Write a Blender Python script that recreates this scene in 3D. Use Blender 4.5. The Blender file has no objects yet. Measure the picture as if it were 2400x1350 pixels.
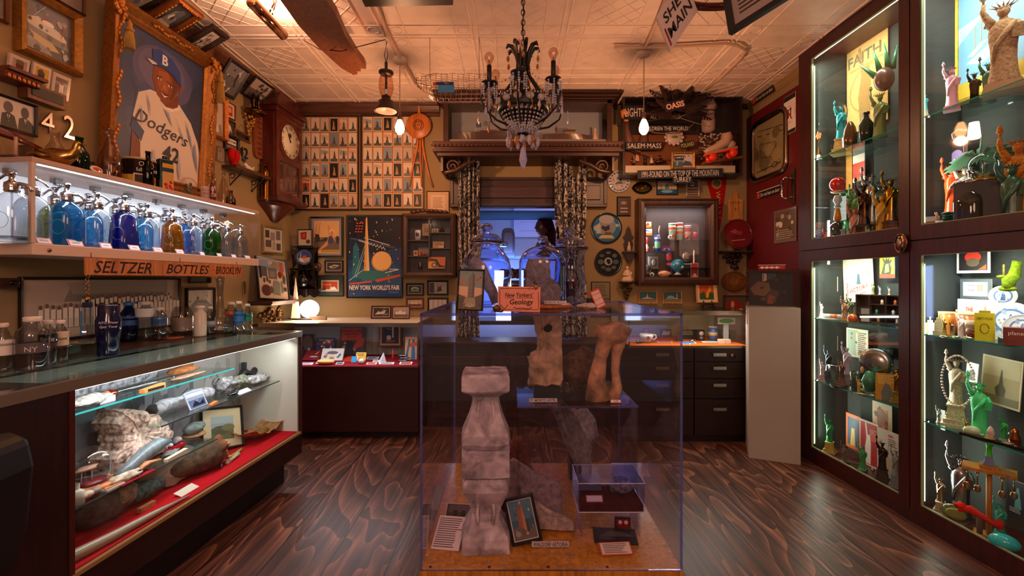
import bpy,math,random
from math import sin, cos, pi, radians as dg, sqrt, atan2
from mathutils import Vector as V3, Matrix, noise

SC=bpy.context.scene
COL=SC.collection
# ---------------------------------------------------------------- camera, world, exposure
F,CX,HY,EYE=1050.0,1200.0,655.0,1.25
cam=bpy.data.objects.new('camera',bpy.data.cameras.new('camera'))
COL.objects.link(cam);SC.camera=cam
cam.location=(0,0,EYE);cam.rotation_euler=(pi/2,0,0)
cam.data.sensor_width=36;cam.data.lens=F/2400*36;cam.data.shift_y=-20/2400
cam.data.clip_start=.02
W=bpy.data.worlds.new('world');SC.world=W;W.use_nodes=True
W.node_tree.nodes['Background'].inputs[0].default_value=(1.0,.58,.42,1)
W.node_tree.nodes['Background'].inputs[1].default_value=.17
SC.view_settings.view_transform='Standard';SC.view_settings.look='None'
SC.view_settings.gamma=1;SC.view_settings.use_curve_mapping=False
SC.view_settings.exposure=0.0
SC.cycles.transparent_max_bounces=20
SC.cycles.max_bounces=8;SC.cycles.diffuse_bounces=3;SC.cycles.glossy_bounces=3;SC.cycles.transmission_bounces=8;SC.cycles.sample_clamp_indirect=4

def light(name,typ,loc,power,color,size=.1,size_y=None,rot=(0,0,0),spread=None):
 d=bpy.data.lights.new(name,typ);d.energy=power;d.color=color
 if typ == 'AREA':
  d.size=size
  if size_y: d.shape='RECTANGLE';d.size_y=size_y
  if spread: d.spread=spread
 else: d.shadow_soft_size=size
 o=bpy.data.objects.new(name,d);COL.objects.link(o);o.location=loc;o.rotation_euler=rot
 return o
WARM=(1.0,.47,.22);PEACH=(1.0,.56,.40);COOL=(.80,.90,1.0);GREENW=(.93,1.0,.80)
# room light: pendant bulbs (their light sits beside the bulbs), added warm fill lights behind the camera
light('room_fill_light','POINT',(-.6,-.7,2.0),64,PEACH,.34)
light('room_fill_light','POINT',(.9,-.7,2.0),54,PEACH,.34)
light('ceiling_wash_light','AREA',(-1.15,1.75,2.70),9,WARM,.5,.05,(pi,0,dg(-60)))

# ---------------------------------------------------------------- colours and materials
def hexc(h):
 if not isinstance(h,str): return tuple(h)[:3]
 if len(h)== 3: h=''.join(a*2 for a in h)
 o=[]
 for i in (0,2,4):
  v=int(h[i:i+2],16)/255
  o.append(v/12.92 if v <= .04045 else ((v+.055)/1.055)**2.4)
 return tuple(o)
MATS={}
def nd(t,typ,**kw):
 n=t.nodes.new(typ)
 for k,v in kw.items():
  if isinstance(k,str) and k.startswith('_'): n.inputs[int(k[1:])].default_value=v
  else: setattr(n,k,v)
 return n
def base_mat(name):
 m=bpy.data.materials.new(name);m.use_nodes=True;t=m.node_tree
 b=t.nodes['Principled BSDF']
 a=nd(t,'ShaderNodeVertexColor',layer_name='Col');oi=nd(t,'ShaderNodeObjectInfo')
 mx=nd(t,'ShaderNodeMix',data_type='RGBA',blend_type='MULTIPLY');mx.inputs[0].default_value=1
 t.links.new(a.outputs[0],mx.inputs[6]);t.links.new(oi.outputs['Color'],mx.inputs[7])
 t.links.new(mx.outputs[2],b.inputs['Base Color'])
 return m,t,b,mx.outputs[2]
def math_(t,op,a,b=None):
 n=nd(t,'ShaderNodeMath',operation=op)
 for i,v in enumerate((a,b)):
  if v is None: continue
  if isinstance(v,(int,float)): n.inputs[i].default_value=v
  else: t.links.new(v,n.inputs[i])
 return n.outputs[0]
def mat(kind):
 if kind in MATS: return MATS[kind]
 m,t,b,col=base_mat(kind)
 L=t.links.new
 tc=nd(t,'ShaderNodeTexCoord')
 def setp(**k):
  for a,v in k.items(): b.inputs[{'r': 'Roughness','m': 'Metallic','s': 'Specular IOR Level','c': 'Coat Weight'}[a]].default_value=v
 def noisecol(sc,lo,hi,dist=0,vec=None,detail=4,bump=0,bsc=None):
  n=nd(t,'ShaderNodeTexNoise');n.inputs['Scale'].default_value=sc;n.inputs['Detail'].default_value=detail
  n.inputs['Distortion'].default_value=dist
  L(vec or tc.outputs['Object'],n.inputs[0])
  r=nd(t,'ShaderNodeMapRange');r.inputs[1].default_value=.3;r.inputs[2].default_value=.7
  r.inputs[3].default_value=lo;r.inputs[4].default_value=hi;L(n.outputs[0],r.inputs[0])
  g=nd(t,'ShaderNodeMix',data_type='RGBA',blend_type='MULTIPLY');g.inputs[0].default_value=1
  L(col,g.inputs[6]);L(r.outputs[0],g.inputs[7]);L(g.outputs[2],b.inputs['Base Color'])
  if bump:
   bp=nd(t,'ShaderNodeBump');bp.inputs['Strength'].default_value=bump;bp.inputs['Distance'].default_value=.004
   L(n.outputs[0],bp.inputs['Height']);L(bp.outputs[0],b.inputs['Normal'])
  return g.outputs[2]
 if kind == 'matte': setp(r=.85,s=.3)
 elif kind == 'satin': setp(r=.45)
 elif kind == 'gloss': setp(r=.12,s=.6)
 elif kind == 'plastic': setp(r=.28)
 elif kind == 'metal': setp(r=.22,m=1)
 elif kind == 'chrome': setp(r=.07,m=1)
 elif kind == 'crystal': setp(r=.06,s=1);b.inputs['Transmission Weight'].default_value=.3
 elif kind == 'jar': setp(r=0,s=.5);b.inputs['Transmission Weight'].default_value=1;b.inputs['IOR'].default_value=1.4
 elif kind == 'gilt': setp(r=.38,m=.65);noisecol(60,.65,1.15,bump=.3)
 elif kind == 'paint': setp(r=.8,s=.25);noisecol(2.5,.93,1.04)
 elif kind == 'stone': setp(r=.9,s=.2);noisecol(45,.5,1.25,detail=8,bump=.9)
 elif kind == 'speckle':
  setp(r=.8);n=noisecol(55,.12,1.3,detail=3,bump=.6)
 elif kind == 'cloth': setp(r=.95,s=.1);noisecol(120,.85,1.1,bump=.2)
 elif kind in ('wood','woodg'):
  setp(r=.42 if kind == 'wood' else .2,c=.15 if kind == 'wood' else .5)
  b.inputs['Coat Roughness'].default_value=.3
  mp=nd(t,'ShaderNodeMapping');mp.inputs['Scale'].default_value=(6,6,.6);L(tc.outputs['Object'],mp.inputs[0])
  noisecol(7,.55,1.25,1.2,mp.outputs[0],6,.15)
 elif kind == 'woodx':
  setp(r=.42)
  mp=nd(t,'ShaderNodeMapping');mp.inputs['Scale'].default_value=(.5,5,5);L(tc.outputs['Object'],mp.inputs[0])
  noisecol(7,.55,1.25,1.2,mp.outputs[0],6,.15)
 elif kind == 'brocade':
  setp(r=.5,s=.5)
  n=nd(t,'ShaderNodeTexNoise');n.inputs['Scale'].default_value=16;n.inputs['Distortion'].default_value=2.5;n.inputs['Detail'].default_value=2
  L(tc.outputs['Object'],n.inputs[0])
  cr=nd(t,'ShaderNodeValToRGB');e=cr.color_ramp.elements
  e[0].position=.50;e[0].color=(.02,.016,.016,1);e[1].position=.53;e[1].color=(.50,.44,.40,1)
  L(n.outputs[0],cr.inputs[0]);L(cr.outputs[0],b.inputs['Base Color'])
 elif kind == 'floor':
  setp(r=.36,s=.4)
  sx=nd(t,'ShaderNodeSeparateXYZ');L(tc.outputs['Object'],sx.inputs[0])
  xr=math_(t,'MULTIPLY',sx.outputs[0],1/.27);pid=math_(t,'FLOOR',xr);fr=math_(t,'FRACT',xr)
  wn=nd(t,'ShaderNodeTexWhiteNoise',noise_dimensions='1D');L(pid,wn.inputs['W'])
  cx=nd(t,'ShaderNodeCombineXYZ')
  L(sx.outputs[0],cx.inputs[0]);L(math_(t,'MULTIPLY',sx.outputs[1],.28),cx.inputs[1]);L(math_(t,'MULTIPLY',wn.outputs[0],30),cx.inputs[2])
  n=nd(t,'ShaderNodeTexNoise');n.inputs['Scale'].default_value=2.6;n.inputs['Detail'].default_value=2;n.inputs['Distortion'].default_value=.6
  L(cx.outputs[0],n.inputs[0])
  rings=math_(t,'FRACT',math_(t,'MULTIPLY',n.outputs[0],13))
  fine=nd(t,'ShaderNodeTexNoise');fine.inputs['Scale'].default_value=9;fine.inputs['Detail'].default_value=8
  mp=nd(t,'ShaderNodeMapping');mp.inputs['Scale'].default_value=(6,.5,1);L(cx.outputs[0],mp.inputs[0]);L(mp.outputs[0],fine.inputs[0])
  fac=math_(t,'ADD',math_(t,'MULTIPLY',math_(t,'POWER',rings,2.5),.55),math_(t,'MULTIPLY',math_(t,'SUBTRACT',fine.outputs[0],.35),1.1))
  cr=nd(t,'ShaderNodeValToRGB');e=cr.color_ramp.elements
  e[0].position=.05;e[0].color=(*hexc('3a2420'),1);e[1].position=1;e[1].color=(*hexc('a8735a'),1)
  el=cr.color_ramp.elements.new(.5);el.color=(*hexc('664234'),1)
  L(fac,cr.inputs[0])
  seam=math_(t,'GREATER_THAN',math_(t,'ABSOLUTE',math_(t,'SUBTRACT',fr,.5)),.488)
  mx=nd(t,'ShaderNodeMix',data_type='RGBA');L(seam,mx.inputs[0]);L(cr.outputs[0],mx.inputs[6]);mx.inputs[7].default_value=(.006,.004,.004,1)
  L(mx.outputs[2],b.inputs['Base Color'])
  bp=nd(t,'ShaderNodeBump');bp.inputs['Strength'].default_value=.35;bp.inputs['Distance'].default_value=.004
  L(math_(t,'SUBTRACT',fac,seam),bp.inputs['Height']);L(bp.outputs[0],b.inputs['Normal'])
 elif kind == 'tin':
  setp(r=.55,s=.35);g=noisecol(9,.9,1.06,bump=.35,detail=6)
 elif kind == 'marble':
  setp(r=.75);noisecol(16,.28,1.45,detail=9,bump=1,dist=.6)
 elif kind.startswith('emit'):
  b.inputs['Base Color'].default_value=(0,0,0,1)
  for l in list(b.inputs['Base Color'].links): t.links.remove(l)
  L(col,b.inputs['Emission Color']);b.inputs['Emission Strength'].default_value=float(kind[4:] or 3)
 elif kind in ('glass','pane','tint'):
  t.nodes.remove(b);out=t.nodes['Material Output']
  tr=nd(t,'ShaderNodeBsdfTransparent');gl=nd(t,'ShaderNodeBsdfGlossy');gl.inputs['Roughness'].default_value=.03
  L(col,tr.inputs[0])
  lw=nd(t,'ShaderNodeLayerWeight');lw.inputs[0].default_value=.5
  k,base={'glass': (.8,.07),'pane': (.55,.035),'tint': (.45,.05)}[kind]
  fac=math_(t,'ADD',math_(t,'MULTIPLY',math_(t,'POWER',lw.outputs['Facing'],3.0),k),base)
  ms=nd(t,'ShaderNodeMixShader');L(fac,ms.inputs[0]);L(tr.outputs[0],ms.inputs[1]);L(gl.outputs[0],ms.inputs[2])
  if kind == 'tint':      # body-coloured glass: some of the light is scattered in the colour of the glass
   df=nd(t,'ShaderNodeBsdfTranslucent');L(col,df.inputs[0]);m2=nd(t,'ShaderNodeMixShader');m2.inputs[0].default_value=.25
   L(ms.outputs[0],m2.inputs[1]);L(df.outputs[0],m2.inputs[2]);L(m2.outputs[0],out.inputs[0])
  else: L(ms.outputs[0],out.inputs[0])
 MATS[kind]=m
 return m

# ---------------------------------------------------------------- mesh builder
TXT={}
def text_geo(s,shear=0,bold=0):
 k=(s,shear,bold)
 if k not in TXT:
  cu=bpy.data.curves.new('lettering','FONT');cu.body=s;cu.resolution_u=2;cu.shear=shear;cu.offset=bold
  cu.align_x='CENTER';cu.align_y='CENTER'
  ob=bpy.data.objects.new('lettering',cu);me=ob.to_mesh()
  vs=[(v.co.x,v.co.y) for v in me.vertices];fs=[tuple(p.vertices) for p in me.polygons]
  ob.to_mesh_clear();bpy.data.objects.remove(ob);bpy.data.curves.remove(cu)
  xs=[a for a,_ in vs] or [0];ys=[b for _,b in vs] or [0]
  TXT[k]=(vs,fs,(min(xs),max(xs),min(ys),max(ys)))
 return TXT[k]
class M:
 def __init__(s,col='888',tf=None):
  s.v=[];s.f=[];s.c=[];s.s=[];s.col=hexc(col);s.tf=tf
 def set(s,col): s.col=hexc(col);return s
 def add(s,vs,fs,smooth=False,col=None):
  o=len(s.v);c=hexc(col) if col is not None else s.col
  if s.tf is not None: vs=[tuple(s.tf @ V3(p)) for p in vs]
  s.v += [tuple(p) for p in vs]
  for q in fs: s.f.append(tuple(i+o for i in q));s.c.append(c);s.s.append(smooth)
  return s
 def box(s,x0,x1,y0,y1,z0,z1,col=None):
  v=[(x,y,z) for x in (x0,x1) for y in (y0,y1) for z in (z0,z1)]
  return s.add(v,[(0,1,3,2),(4,6,7,5),(0,4,5,1),(2,3,7,6),(0,2,6,4),(1,5,7,3)],False,col)
 def cb(s,x,y,z,w,d,h,col=None): return s.box(x-w/2,x+w/2,y-d/2,y+d/2,z,z+h,col)
 def la(s,prof,n=20,at=(0,0,0),sx=1,sy=1,col=None,cap=True,fold=0,nf=0,smooth=True,ax='z',amp=None):
  v=[];f=[]
  for j,(r,z) in enumerate(prof):
   for i in range(n):
    a=2*pi*i/n;rr=r*(1+(fold*(amp[j] if amp else 1))*cos(nf*a+j*.35)) if fold else r
    p=(rr*cos(a)*sx,rr*sin(a)*sy,z)
    if ax == 'y': p=(p[0],-p[2],p[1])
    if ax == 'x': p=(p[2],p[0],p[1])
    v.append((p[0]+at[0],p[1]+at[1],p[2]+at[2]))
  for j in range(len(prof)-1):
   for i in range(n):
    k=(i+1)% n;q=(j*n+i,j*n+k,(j+1)*n+k,(j+1)*n+i)
    f.append(q)
  if cap:
   if prof[0][0]> 1e-5: f.append(tuple(reversed(range(n))))
   if prof[-1][0]> 1e-5: f.append(tuple(range((len(prof)-1)*n,len(prof)*n)))
  return s.add(v,f,smooth,col)
 def ell(s,c,r,n=12,m=8,col=None,jit=0,seed=0):
  v=[];f=[]
  for j in range(m+1):
   t=pi*j/m
   for i in range(n):
    a=2*pi*i/n;d=V3((sin(t)*cos(a),sin(t)*sin(a),-cos(t)))
    k=1+jit*noise.noise(d*1.7+V3((seed*3.1,seed,0)))*2 + jit*.6*noise.noise(d*4.3+V3((seed,0,seed))) if jit else 1
    v.append((c[0]+r[0]*d.x*k,c[1]+r[1]*d.y*k,c[2]+r[2]*d.z*k))
  for j in range(m):
   for i in range(n):
    k=(i+1)% n;f.append((j*n+i,j*n+k,(j+1)*n+k,(j+1)*n+i))
  return s.add(v,f,True,col)
 def tube(s,pts,r,n=8,col=None,closed=False,smooth=True,flat=1):
  P=[V3(p) for p in pts];N=len(P);v=[];f=[]
  R=r if isinstance(r,(list,tuple)) else [r]*N
  up=None
  for i,p in enumerate(P):
   a=P[i-1] if (i or closed) else P[i];b=P[(i+1)% N] if (i < N-1 or closed) else P[i]
   t=(b-a);t=t.normalized() if t.length > 1e-9 else V3((0,0,1))
   if up is None: up=V3((0,0,1)) if abs(t.z)< .9 else V3((0,1,0))
   u=(up-t*up.dot(t));u=u.normalized() if u.length > 1e-6 else t.orthogonal().normalized()
   w=t.cross(u);up=u
   for k in range(n):
    an=2*pi*k/n;v.append(tuple(p+(u*cos(an)*flat+w*sin(an))*R[i]))
  for i in range(N if closed else N-1):
   j=(i+1)% N
   for k in range(n): l=(k+1)% n;f.append((i*n+k,i*n+l,j*n+l,j*n+k))
  if not closed: f.append(tuple(reversed(range(n))));f.append(tuple(range((N-1)*n,N*n)))
  return s.add(v,f,smooth,col)
 def cyl(s,p0,p1,r0,r1=None,n=12,col=None,smooth=True): return s.tube([p0,p1],[r0,r0 if r1 is None else r1],n,col,False,smooth)
 def prism(s,poly,y0,y1,col=None):        # polygon in XZ, extruded along Y
  n=len(poly);v=[(x,y0,z) for x,z in poly]+[(x,y1,z) for x,z in poly]
  f=[tuple(range(n)),tuple(reversed(range(n,2*n)))]+[(i,i+n,(i+1)% n+n,(i+1)% n) for i in range(n)]
  return s.add(v,f,False,col)
 def prz(s,poly,z0,z1,col=None,top=1):      # polygon in XY, extruded along Z
  n=len(poly);cx=sum(p[0] for p in poly)/n;cy=sum(p[1] for p in poly)/n
  v=[(x,y,z0) for x,y in poly]+[(cx+(x-cx)*top,cy+(y-cy)*top,z1) for x,y in poly]
  f=[tuple(reversed(range(n))),tuple(range(n,2*n))]+[(i,(i+1)% n,(i+1)% n+n,i+n) for i in range(n)]
  return s.add(v,f,False,col)
 def text(s,txt,x,z,h,col,y=0,w=None,shear=0,bold=0,rot=0,depth=0,maxw=None):
  vs,fs,(x0,x1,y0,y1)=text_geo(txt,shear,bold)
  k=h/max(y1-y0,.3);kx=k
  if w: kx=w/(x1-x0)
  elif maxw and (x1-x0)*k > maxw: kx=maxw/(x1-x0)
  mx,my=(x0+x1)/2,(y0+y1)/2;c,sn=cos(rot),sin(rot)
  pts=[((a-mx)*kx,(b-my)*k) for a,b in vs]
  pts=[(a*c-b*sn,a*sn+b*c) for a,b in pts]
  return s.add([(x+a,y,z+b) for a,b in pts],fs,False,col)
 def frame(s,w,h,prof,col=None,z0=None):     # mitred moulding round a w x h opening; prof = (outward, y) points
  z0=-h/2 if z0 is None else z0;n=len(prof);v=[];f=[]
  for (sx,sz) in ((-1,0),(1,0),(1,1),(-1,1)):
   for t,y in prof: v.append((sx*(w/2+t),y,z0-t if sz == 0 else z0+h+t))
  for i in range(4):
   j=(i+1)% 4
   for k in range(n): l=(k+1)% n;f.append((i*n+k,j*n+k,j*n+l,i*n+l))
  return s.add(v,f,False,col)
 def bd(s,name,m='matte',parent=None,loc=None,rot=None,color=None,bevel=0):
  me=bpy.data.meshes.new(name);me.from_pydata(s.v,[],s.f)
  at=me.color_attributes.new('Col','FLOAT_COLOR','CORNER')
  buf=[]
  for p,c in zip(s.f,s.c): buf += [c[0],c[1],c[2],1.0]*len(p)
  at.data.foreach_set('color',buf)
  me.polygons.foreach_set('use_smooth',s.s)
  me.materials.append(mat(m));me.update()
  return inst(name,me,parent,loc,rot,color,bevel)
def inst(name,me,parent=None,loc=None,rot=None,color=None,bevel=0):
 o=bpy.data.objects.new(name,me);COL.objects.link(o)
 if parent is not None: o.parent=parent
 if loc is not None: o.location=loc
 if rot is not None: o.rotation_euler=rot
 if color is not None: o.color=(*hexc(color),1)
 if bevel:
  b=o.modifiers.new('b','BEVEL');b.width=bevel;b.segments=2;b.limit_method='ANGLE'
 return o
def tag(o,label,cat,group=None,kind=None):
 if label: o['label']=label
 if cat: o['category']=cat
 if group: o['group']=group
 if kind: o['kind']=kind
 return o
def T(name,label,cat,loc=(0,0,0),rot=0,group=None):
 o=bpy.data.objects.new(name,None);COL.objects.link(o);o.location=loc;o.empty_display_size=.05
 o.rotation_euler=(0,0,rot) if isinstance(rot,(int,float)) else rot
 return tag(o,label,cat,group)
def struct(o): o['kind']='structure';return o
def copy_thing(o,loc,rot,label,group=None,color=None,scale=None):
 r=o.copy();COL.objects.link(r);r.location=loc
 r.rotation_euler=rot if isinstance(rot,tuple) else (0,0,rot)
 tag(r,label,None,group)
 if scale is not None: r.scale=(scale,)*3 if isinstance(scale,(int,float)) else scale
 if color and r.type == 'MESH': r.color=(*hexc(color),1)
 for ch in list(o.children):
  k=ch.copy();COL.objects.link(k);k.parent=r
  if color and k.get('tinted'): k.color=(*hexc(color),1)
  for g in list(ch.children):
   q=g.copy();COL.objects.link(q);q.parent=k
 return r
# ---------------------------------------------------------------- flat artwork: shapes in a w x h picture, y towards the viewer is -y
def art(m,w,h,spec,y=0.0,z0=None,x0=None,step=.00025):
 X0=-w/2 if x0 is None else x0;Z0=-h/2 if z0 is None else z0
 P=lambda a,b: (X0+a*w,Z0+b*h)
 def face(pts,col): m.add([(px,y,pz) for px,pz in pts],[tuple(range(len(pts)))],False,col)
 for op in spec.split(';'):
  a=op.split()
  if not a: continue
  y -= step;k=a[0]
  if k == 'b': face([P(0,0),P(1,0),P(1,1),P(0,1)],a[1])
  elif k == 'r': x,z,x2,z2=map(float,a[1:5]);face([P(x,z),P(x2,z),P(x2,z2),P(x,z2)],a[5])
  elif k == 'e':
   x,z,rx,rz=map(float,a[1:5]);rt=float(a[6]) if len(a)> 6 else 0
   n=20;face([P(x+rx*cos(2*pi*i/n)*cos(rt)-rz*sin(2*pi*i/n)*sin(rt),z+rx*cos(2*pi*i/n)*sin(rt)+rz*sin(2*pi*i/n)*cos(rt)) for i in range(n)],a[5])
  elif k == 'o':      # round in real units: cx cz r(of height)
   x,z,r=map(float,a[1:4]);n=24;cx_,cz_=P(x,z)
   face([(cx_+r*h*cos(2*pi*i/n),cz_+r*h*sin(2*pi*i/n)) for i in range(n)],a[4])
  elif k == 'p': q=list(map(float,a[2:]));face([P(q[i],q[i+1]) for i in range(0,len(q),2)],a[1])
  elif k == 'l':
   x,z,x2,z2,t=map(float,a[1:6]);(ax,az),(bx,bz)=P(x,z),P(x2,z2);L_=sqrt((bx-ax)**2+(bz-az)**2) or 1
   nx,nz=-(bz-az)/L_*t*h/2,(bx-ax)/L_*t*h/2
   face([(ax-nx,az-nz),(bx-nx,bz-nz),(bx+nx,bz+nz),(ax+nx,az+nz)],a[6])
  elif k in ('t','ti','tb'):   # t x y height col text
   x,z,hh=map(float,a[1:4]);px,pz=P(x,z)
   m.text(' '.join(a[5:]).replace('_',' '),px,pz,hh*h,a[4],y,shear=.3 if k == 'ti' else 0,bold=.02 if k == 'tb' else 0,maxw=w*.94*min(1,2*min(x,1-x)))
  elif k == 'n':      # n seed count size col col ... : blotches
   rr=random.Random(int(a[1]));sz=float(a[3])
   for i in range(int(a[2])):
    x,z,r=rr.uniform(sz,1-sz),rr.uniform(sz,1-sz),sz*rr.uniform(.4,1);q=rr.random()*6
    face([P(x+r*rr.uniform(.5,1)*cos(q+j),z+r*rr.uniform(.5,1)*sin(q+j)) for j in range(6)],a[4+i % (len(a)-4)]);y -= .00002
  elif k == 'w':      # lines of writing: w x0 y0 x1 y1 rows col
   x,z,x2,z2=map(float,a[1:5]);n=int(a[5]);rr=random.Random(n+int(x*91))
   for i in range(n):
    zz=z2-(z2-z)*(i+.5)/n;hh=(z2-z)/n*.22;e2=x+(x2-x)*rr.uniform(.72,1)
    face([P(x,zz-hh),P(e2,zz-hh),P(e2,zz+hh),P(x,zz+hh)],a[6])
 return y
# ---------------------------------------------------------------- vertical surfaces of the room, read by pixel
class S:
 def __init__(s,p0,u):
  s.p=V3(p0);s.u=V3((u[0],u[1],0)).normalized();s.n=V3((s.u.y,-s.u.x,0));s.rz=atan2(s.u.y,s.u.x)
 def off(s,d): q=S(s.p+s.n*d,s.u);return q
 def at(s,x,y=HY,z=None):
  d=V3(((x-CX)/F,1,(HY-y)/F));k=s.p.dot(s.n)/d.dot(s.n);q=d*k
  return V3((q.x,q.y,EYE+q.z if z is None else z))
 def size(s,px,x): return px*s.at(x).y/F
 def rect(s,x0,y0,x1,y1):
  a,b=s.at(x0),s.at(x1);w=(b-a).length;mid=(a+b)/2
  return V3((mid.x,mid.y,EYE+(HY-(y0+y1)/2)*mid.y/F)),w,abs(y1-y0)*mid.y/F
BACK=S((0,4.1,0),(1,0))
LEFT=S((-2.02,4.1,0),(.0667,1))
RWALL=S((2.17,4.1,0),(.0238,-1))
def xl(a,Y): return -a+.0667*Y          # left-hand parallel planes: lateral a
LSELT=S((xl(1.95,2),2,0),(.0667,1))
LCASE=S((xl(1.5,2),2,0),(.0667,1))
RCAB=S((2.12-.0238*2,2,0),(.0238,-1))
def flr(x,y,z=0):     # point of the horizontal plane z seen at pixel x, y
 k=(EYE-z)*F/(y-HY);return V3(((x-CX)/F*k,k,z))
# ---------------------------------------------------------------- room shell
CH=2.85
WALLC='98805c'
m=M('fff').box(-2.6,3.0,-1.6,4.3,-.06,0);struct(m.bd('floor','floor'))
# ceiling: pressed tin, tiles of 0.575 m
m=M('e6cdbc');m.box(-2.6,3.0,-1.6,4.3,CH,CH+.06)
def ridge(m,x0,y0,x1,y1,w,hgt):
 a,b=V3((x0,y0)),V3((x1,y1));d=(b-a);L_=d.length
 if L_ < 1e-4: return
 n=V3((-d.y,d.x))/L_*w/2
 q=[a-n,b-n,b+n,a+n];v=[(p.x,p.y,CH+.001) for p in q]+[(a-n*.35).to_tuple()+(CH-hgt,),(b-n*.35).to_tuple()+(CH-hgt,),(b+n*.35).to_tuple()+(CH-hgt,),(a+n*.35).to_tuple()+(CH-hgt,)]
 m.add(v,[(4,5,6,7),(0,1,5,4),(2,3,7,6),(3,0,4,7),(1,2,6,5)])
TL=.575;gx0=-1.39-2*TL;gy0=4.1-10*TL
for i in range(10):
 x=gx0+i*TL
 for o in (-.018,.018): ridge(m,x+o,-1.6,x+o,4.1,.022,.007)
 for o in (.13,TL-.13): ridge(m,x+o,-1.6,x+o,4.1,.012,.0045)
for j in range(11):
 y=gy0+j*TL
 for o in (-.018,.018): ridge(m,-2.5,y+o,2.9,y+o,.022,.007)
 for o in (.13,TL-.13): ridge(m,-2.5,y+o,2.9,y+o,.012,.0045)
for i in range(9):
 for j in range(10):
  x,y=gx0+i*TL+TL/2,gy0+j*TL+TL/2;hw=TL/2-.14
  for k in range(-2,3):
   if (i*3+j*5)% 4 == 0: continue
   c_=k*.11
   for sgn in (1,-1):     # y-y0 = sgn*(x-x0) + c_ clipped to the centre square
    lo=max(-hw,(-hw-c_) if sgn > 0 else (c_-hw));hi=min(hw,(hw-c_) if sgn > 0 else (c_+hw))
    if hi-lo > .02: ridge(m,x+lo,y+sgn*lo+c_,x+hi,y+sgn*hi+c_,.007,.003)
  for sx in (-1,1):
   for sy in (-1,1):
    cx_,cy_=x+sx*(TL/2-.075),y+sy*(TL/2-.075);r_=.038;pr=None
    for a in range(9):
     q=(cx_+r_*cos(a*pi/4)*(1-.0*a),cy_+r_*sin(a*pi/4))
     if pr: ridge(m,pr[0],pr[1],q[0],q[1],.007,.003)
     pr=q
struct(m.bd('ceiling','tin'))
# back wall with the opening into the next room
OX0,OX1,OZ0,OZ1=-.36,.62,.70,1.93
m=M(WALLC)
m.box(-2.3,OX0,4.1,4.2,0,CH).box(OX1,2.45,4.1,4.2,0,CH).box(OX0,OX1,4.1,4.2,0,OZ0).box(OX0,OX1,4.1,4.2,OZ1,CH)
struct(m.bd('wall_back','paint'))
def wallstrip(name,surf_p,u,y_a,y_b,out,col,thick=.1,z0=0,z1=CH,m_='paint'):
 pass
def xw(Y): return -2.02-.0667*(4.1-Y)
m=M(WALLC);m.prz([(xw(4.12),4.12),(xw(-1.6),-1.6),(xw(-1.6)-.1,-1.6),(xw(4.12)-.1,4.12)],0,CH)
struct(m.bd('wall_left','paint'))
xr=lambda Y: 2.17-.0238*(Y-4.1)
m=M('98805c');m.prz([(xr(4.12),4.12),(xr(4.12)+.1,4.12),(xr(3.2)+.1,3.2),(xr(3.2),3.2)],0,CH)
m.prz([(2.52,3.21),(2.62,3.21),(2.62,-1.6),(2.52,-1.6)],0,CH);m.box(2.2,2.6,3.2,3.28,0,CH)
struct(m.bd('wall_right','paint'))
# crown mouldings
def crown(name,p0,p1,nrm,col='5a3320',k=1.0,m_='woodx'):
 prof=[(0,0),(.07*k,0),(.065*k,-.018*k),(.05*k,-.03*k),(.035*k,-.055*k),(.03*k,-.075*k),(.012*k,-.085*k),(.012*k,-.11*k),(0,-.11*k)]
 a,b,n=V3(p0),V3(p1),V3(nrm);v=[];N=len(prof)
 for p in (a,b):
  for o,z in prof: v.append((p.x+n.x*o,p.y+n.y*o,CH-.002+z))
 f=[(i,(i+1)% N,(i+1)% N+N,i+N) for i in range(N)]+[tuple(range(N)),tuple(reversed(range(N,2*N)))]
 struct(M(col).add(v,f).bd(name,m_))
crown('trim_1',(-2.02,4.098,0),(-.66,4.098,0),(0,-1,0))
crown('trim_2',(xw(-1.5)+.001,-1.5,0),(xw(4.1)+.001,4.1,0),(1,-.067,0),'7a4a2c')
crown('trim_3',(xr(4.1)-.001,4.1,0),(xr(3.2)-.001,3.2,0),(-1,0,0),'a08256',.5,'paint')
crown('trim_4',(.93,4.098,0),(2.165,4.098,0),(0,-1,0),'3a2418',.4)
# next room seen through the opening
m=M('8f8a98');m.box(-1.3,1.5,5.3,5.36,0,2.6)
m.box(-1.36,-1.3,4.2,5.36,0,2.6).box(1.5,1.56,4.2,5.36,0,2.6).box(-1.3,1.5,4.2,5.3,2.55,2.6).box(-1.3,1.5,4.2,5.3,-.05,0)
struct(m.bd('wall_next_room','paint'))
light('blue_stage_light','AREA',(.15,4.5,2.45),7,(.10,.33,1.0),1.2,.5,(dg(10),0,0))
light('blue_stage_light','AREA',(-.55,4.85,1.1),8,(.35,.5,1.0),.5,.6,(dg(90),0,dg(-60)))
light('violet_stage_light','POINT',(1.25,4.5,2.3),24,(.9,.72,1.0),.1)
light('white_stage_light','POINT',(.0,5.0,.92),5,(.8,.9,1.0),.06)
light('blue_fill_light','AREA',(.05,4.6,1.35),22,(.12,.32,1.0),.5,.3,(dg(90),0,0))  # added blue fill meant for the jars, no fixture of its own
# ---------------------------------------------------------------- big furniture
DK='2a0d0c';MAROON='260c0b'
def slab(m,x0,x1,y0,y1,z0,z1,col=None): return m.box(x0,x1,y0,y1,z0,z1,col)
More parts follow.
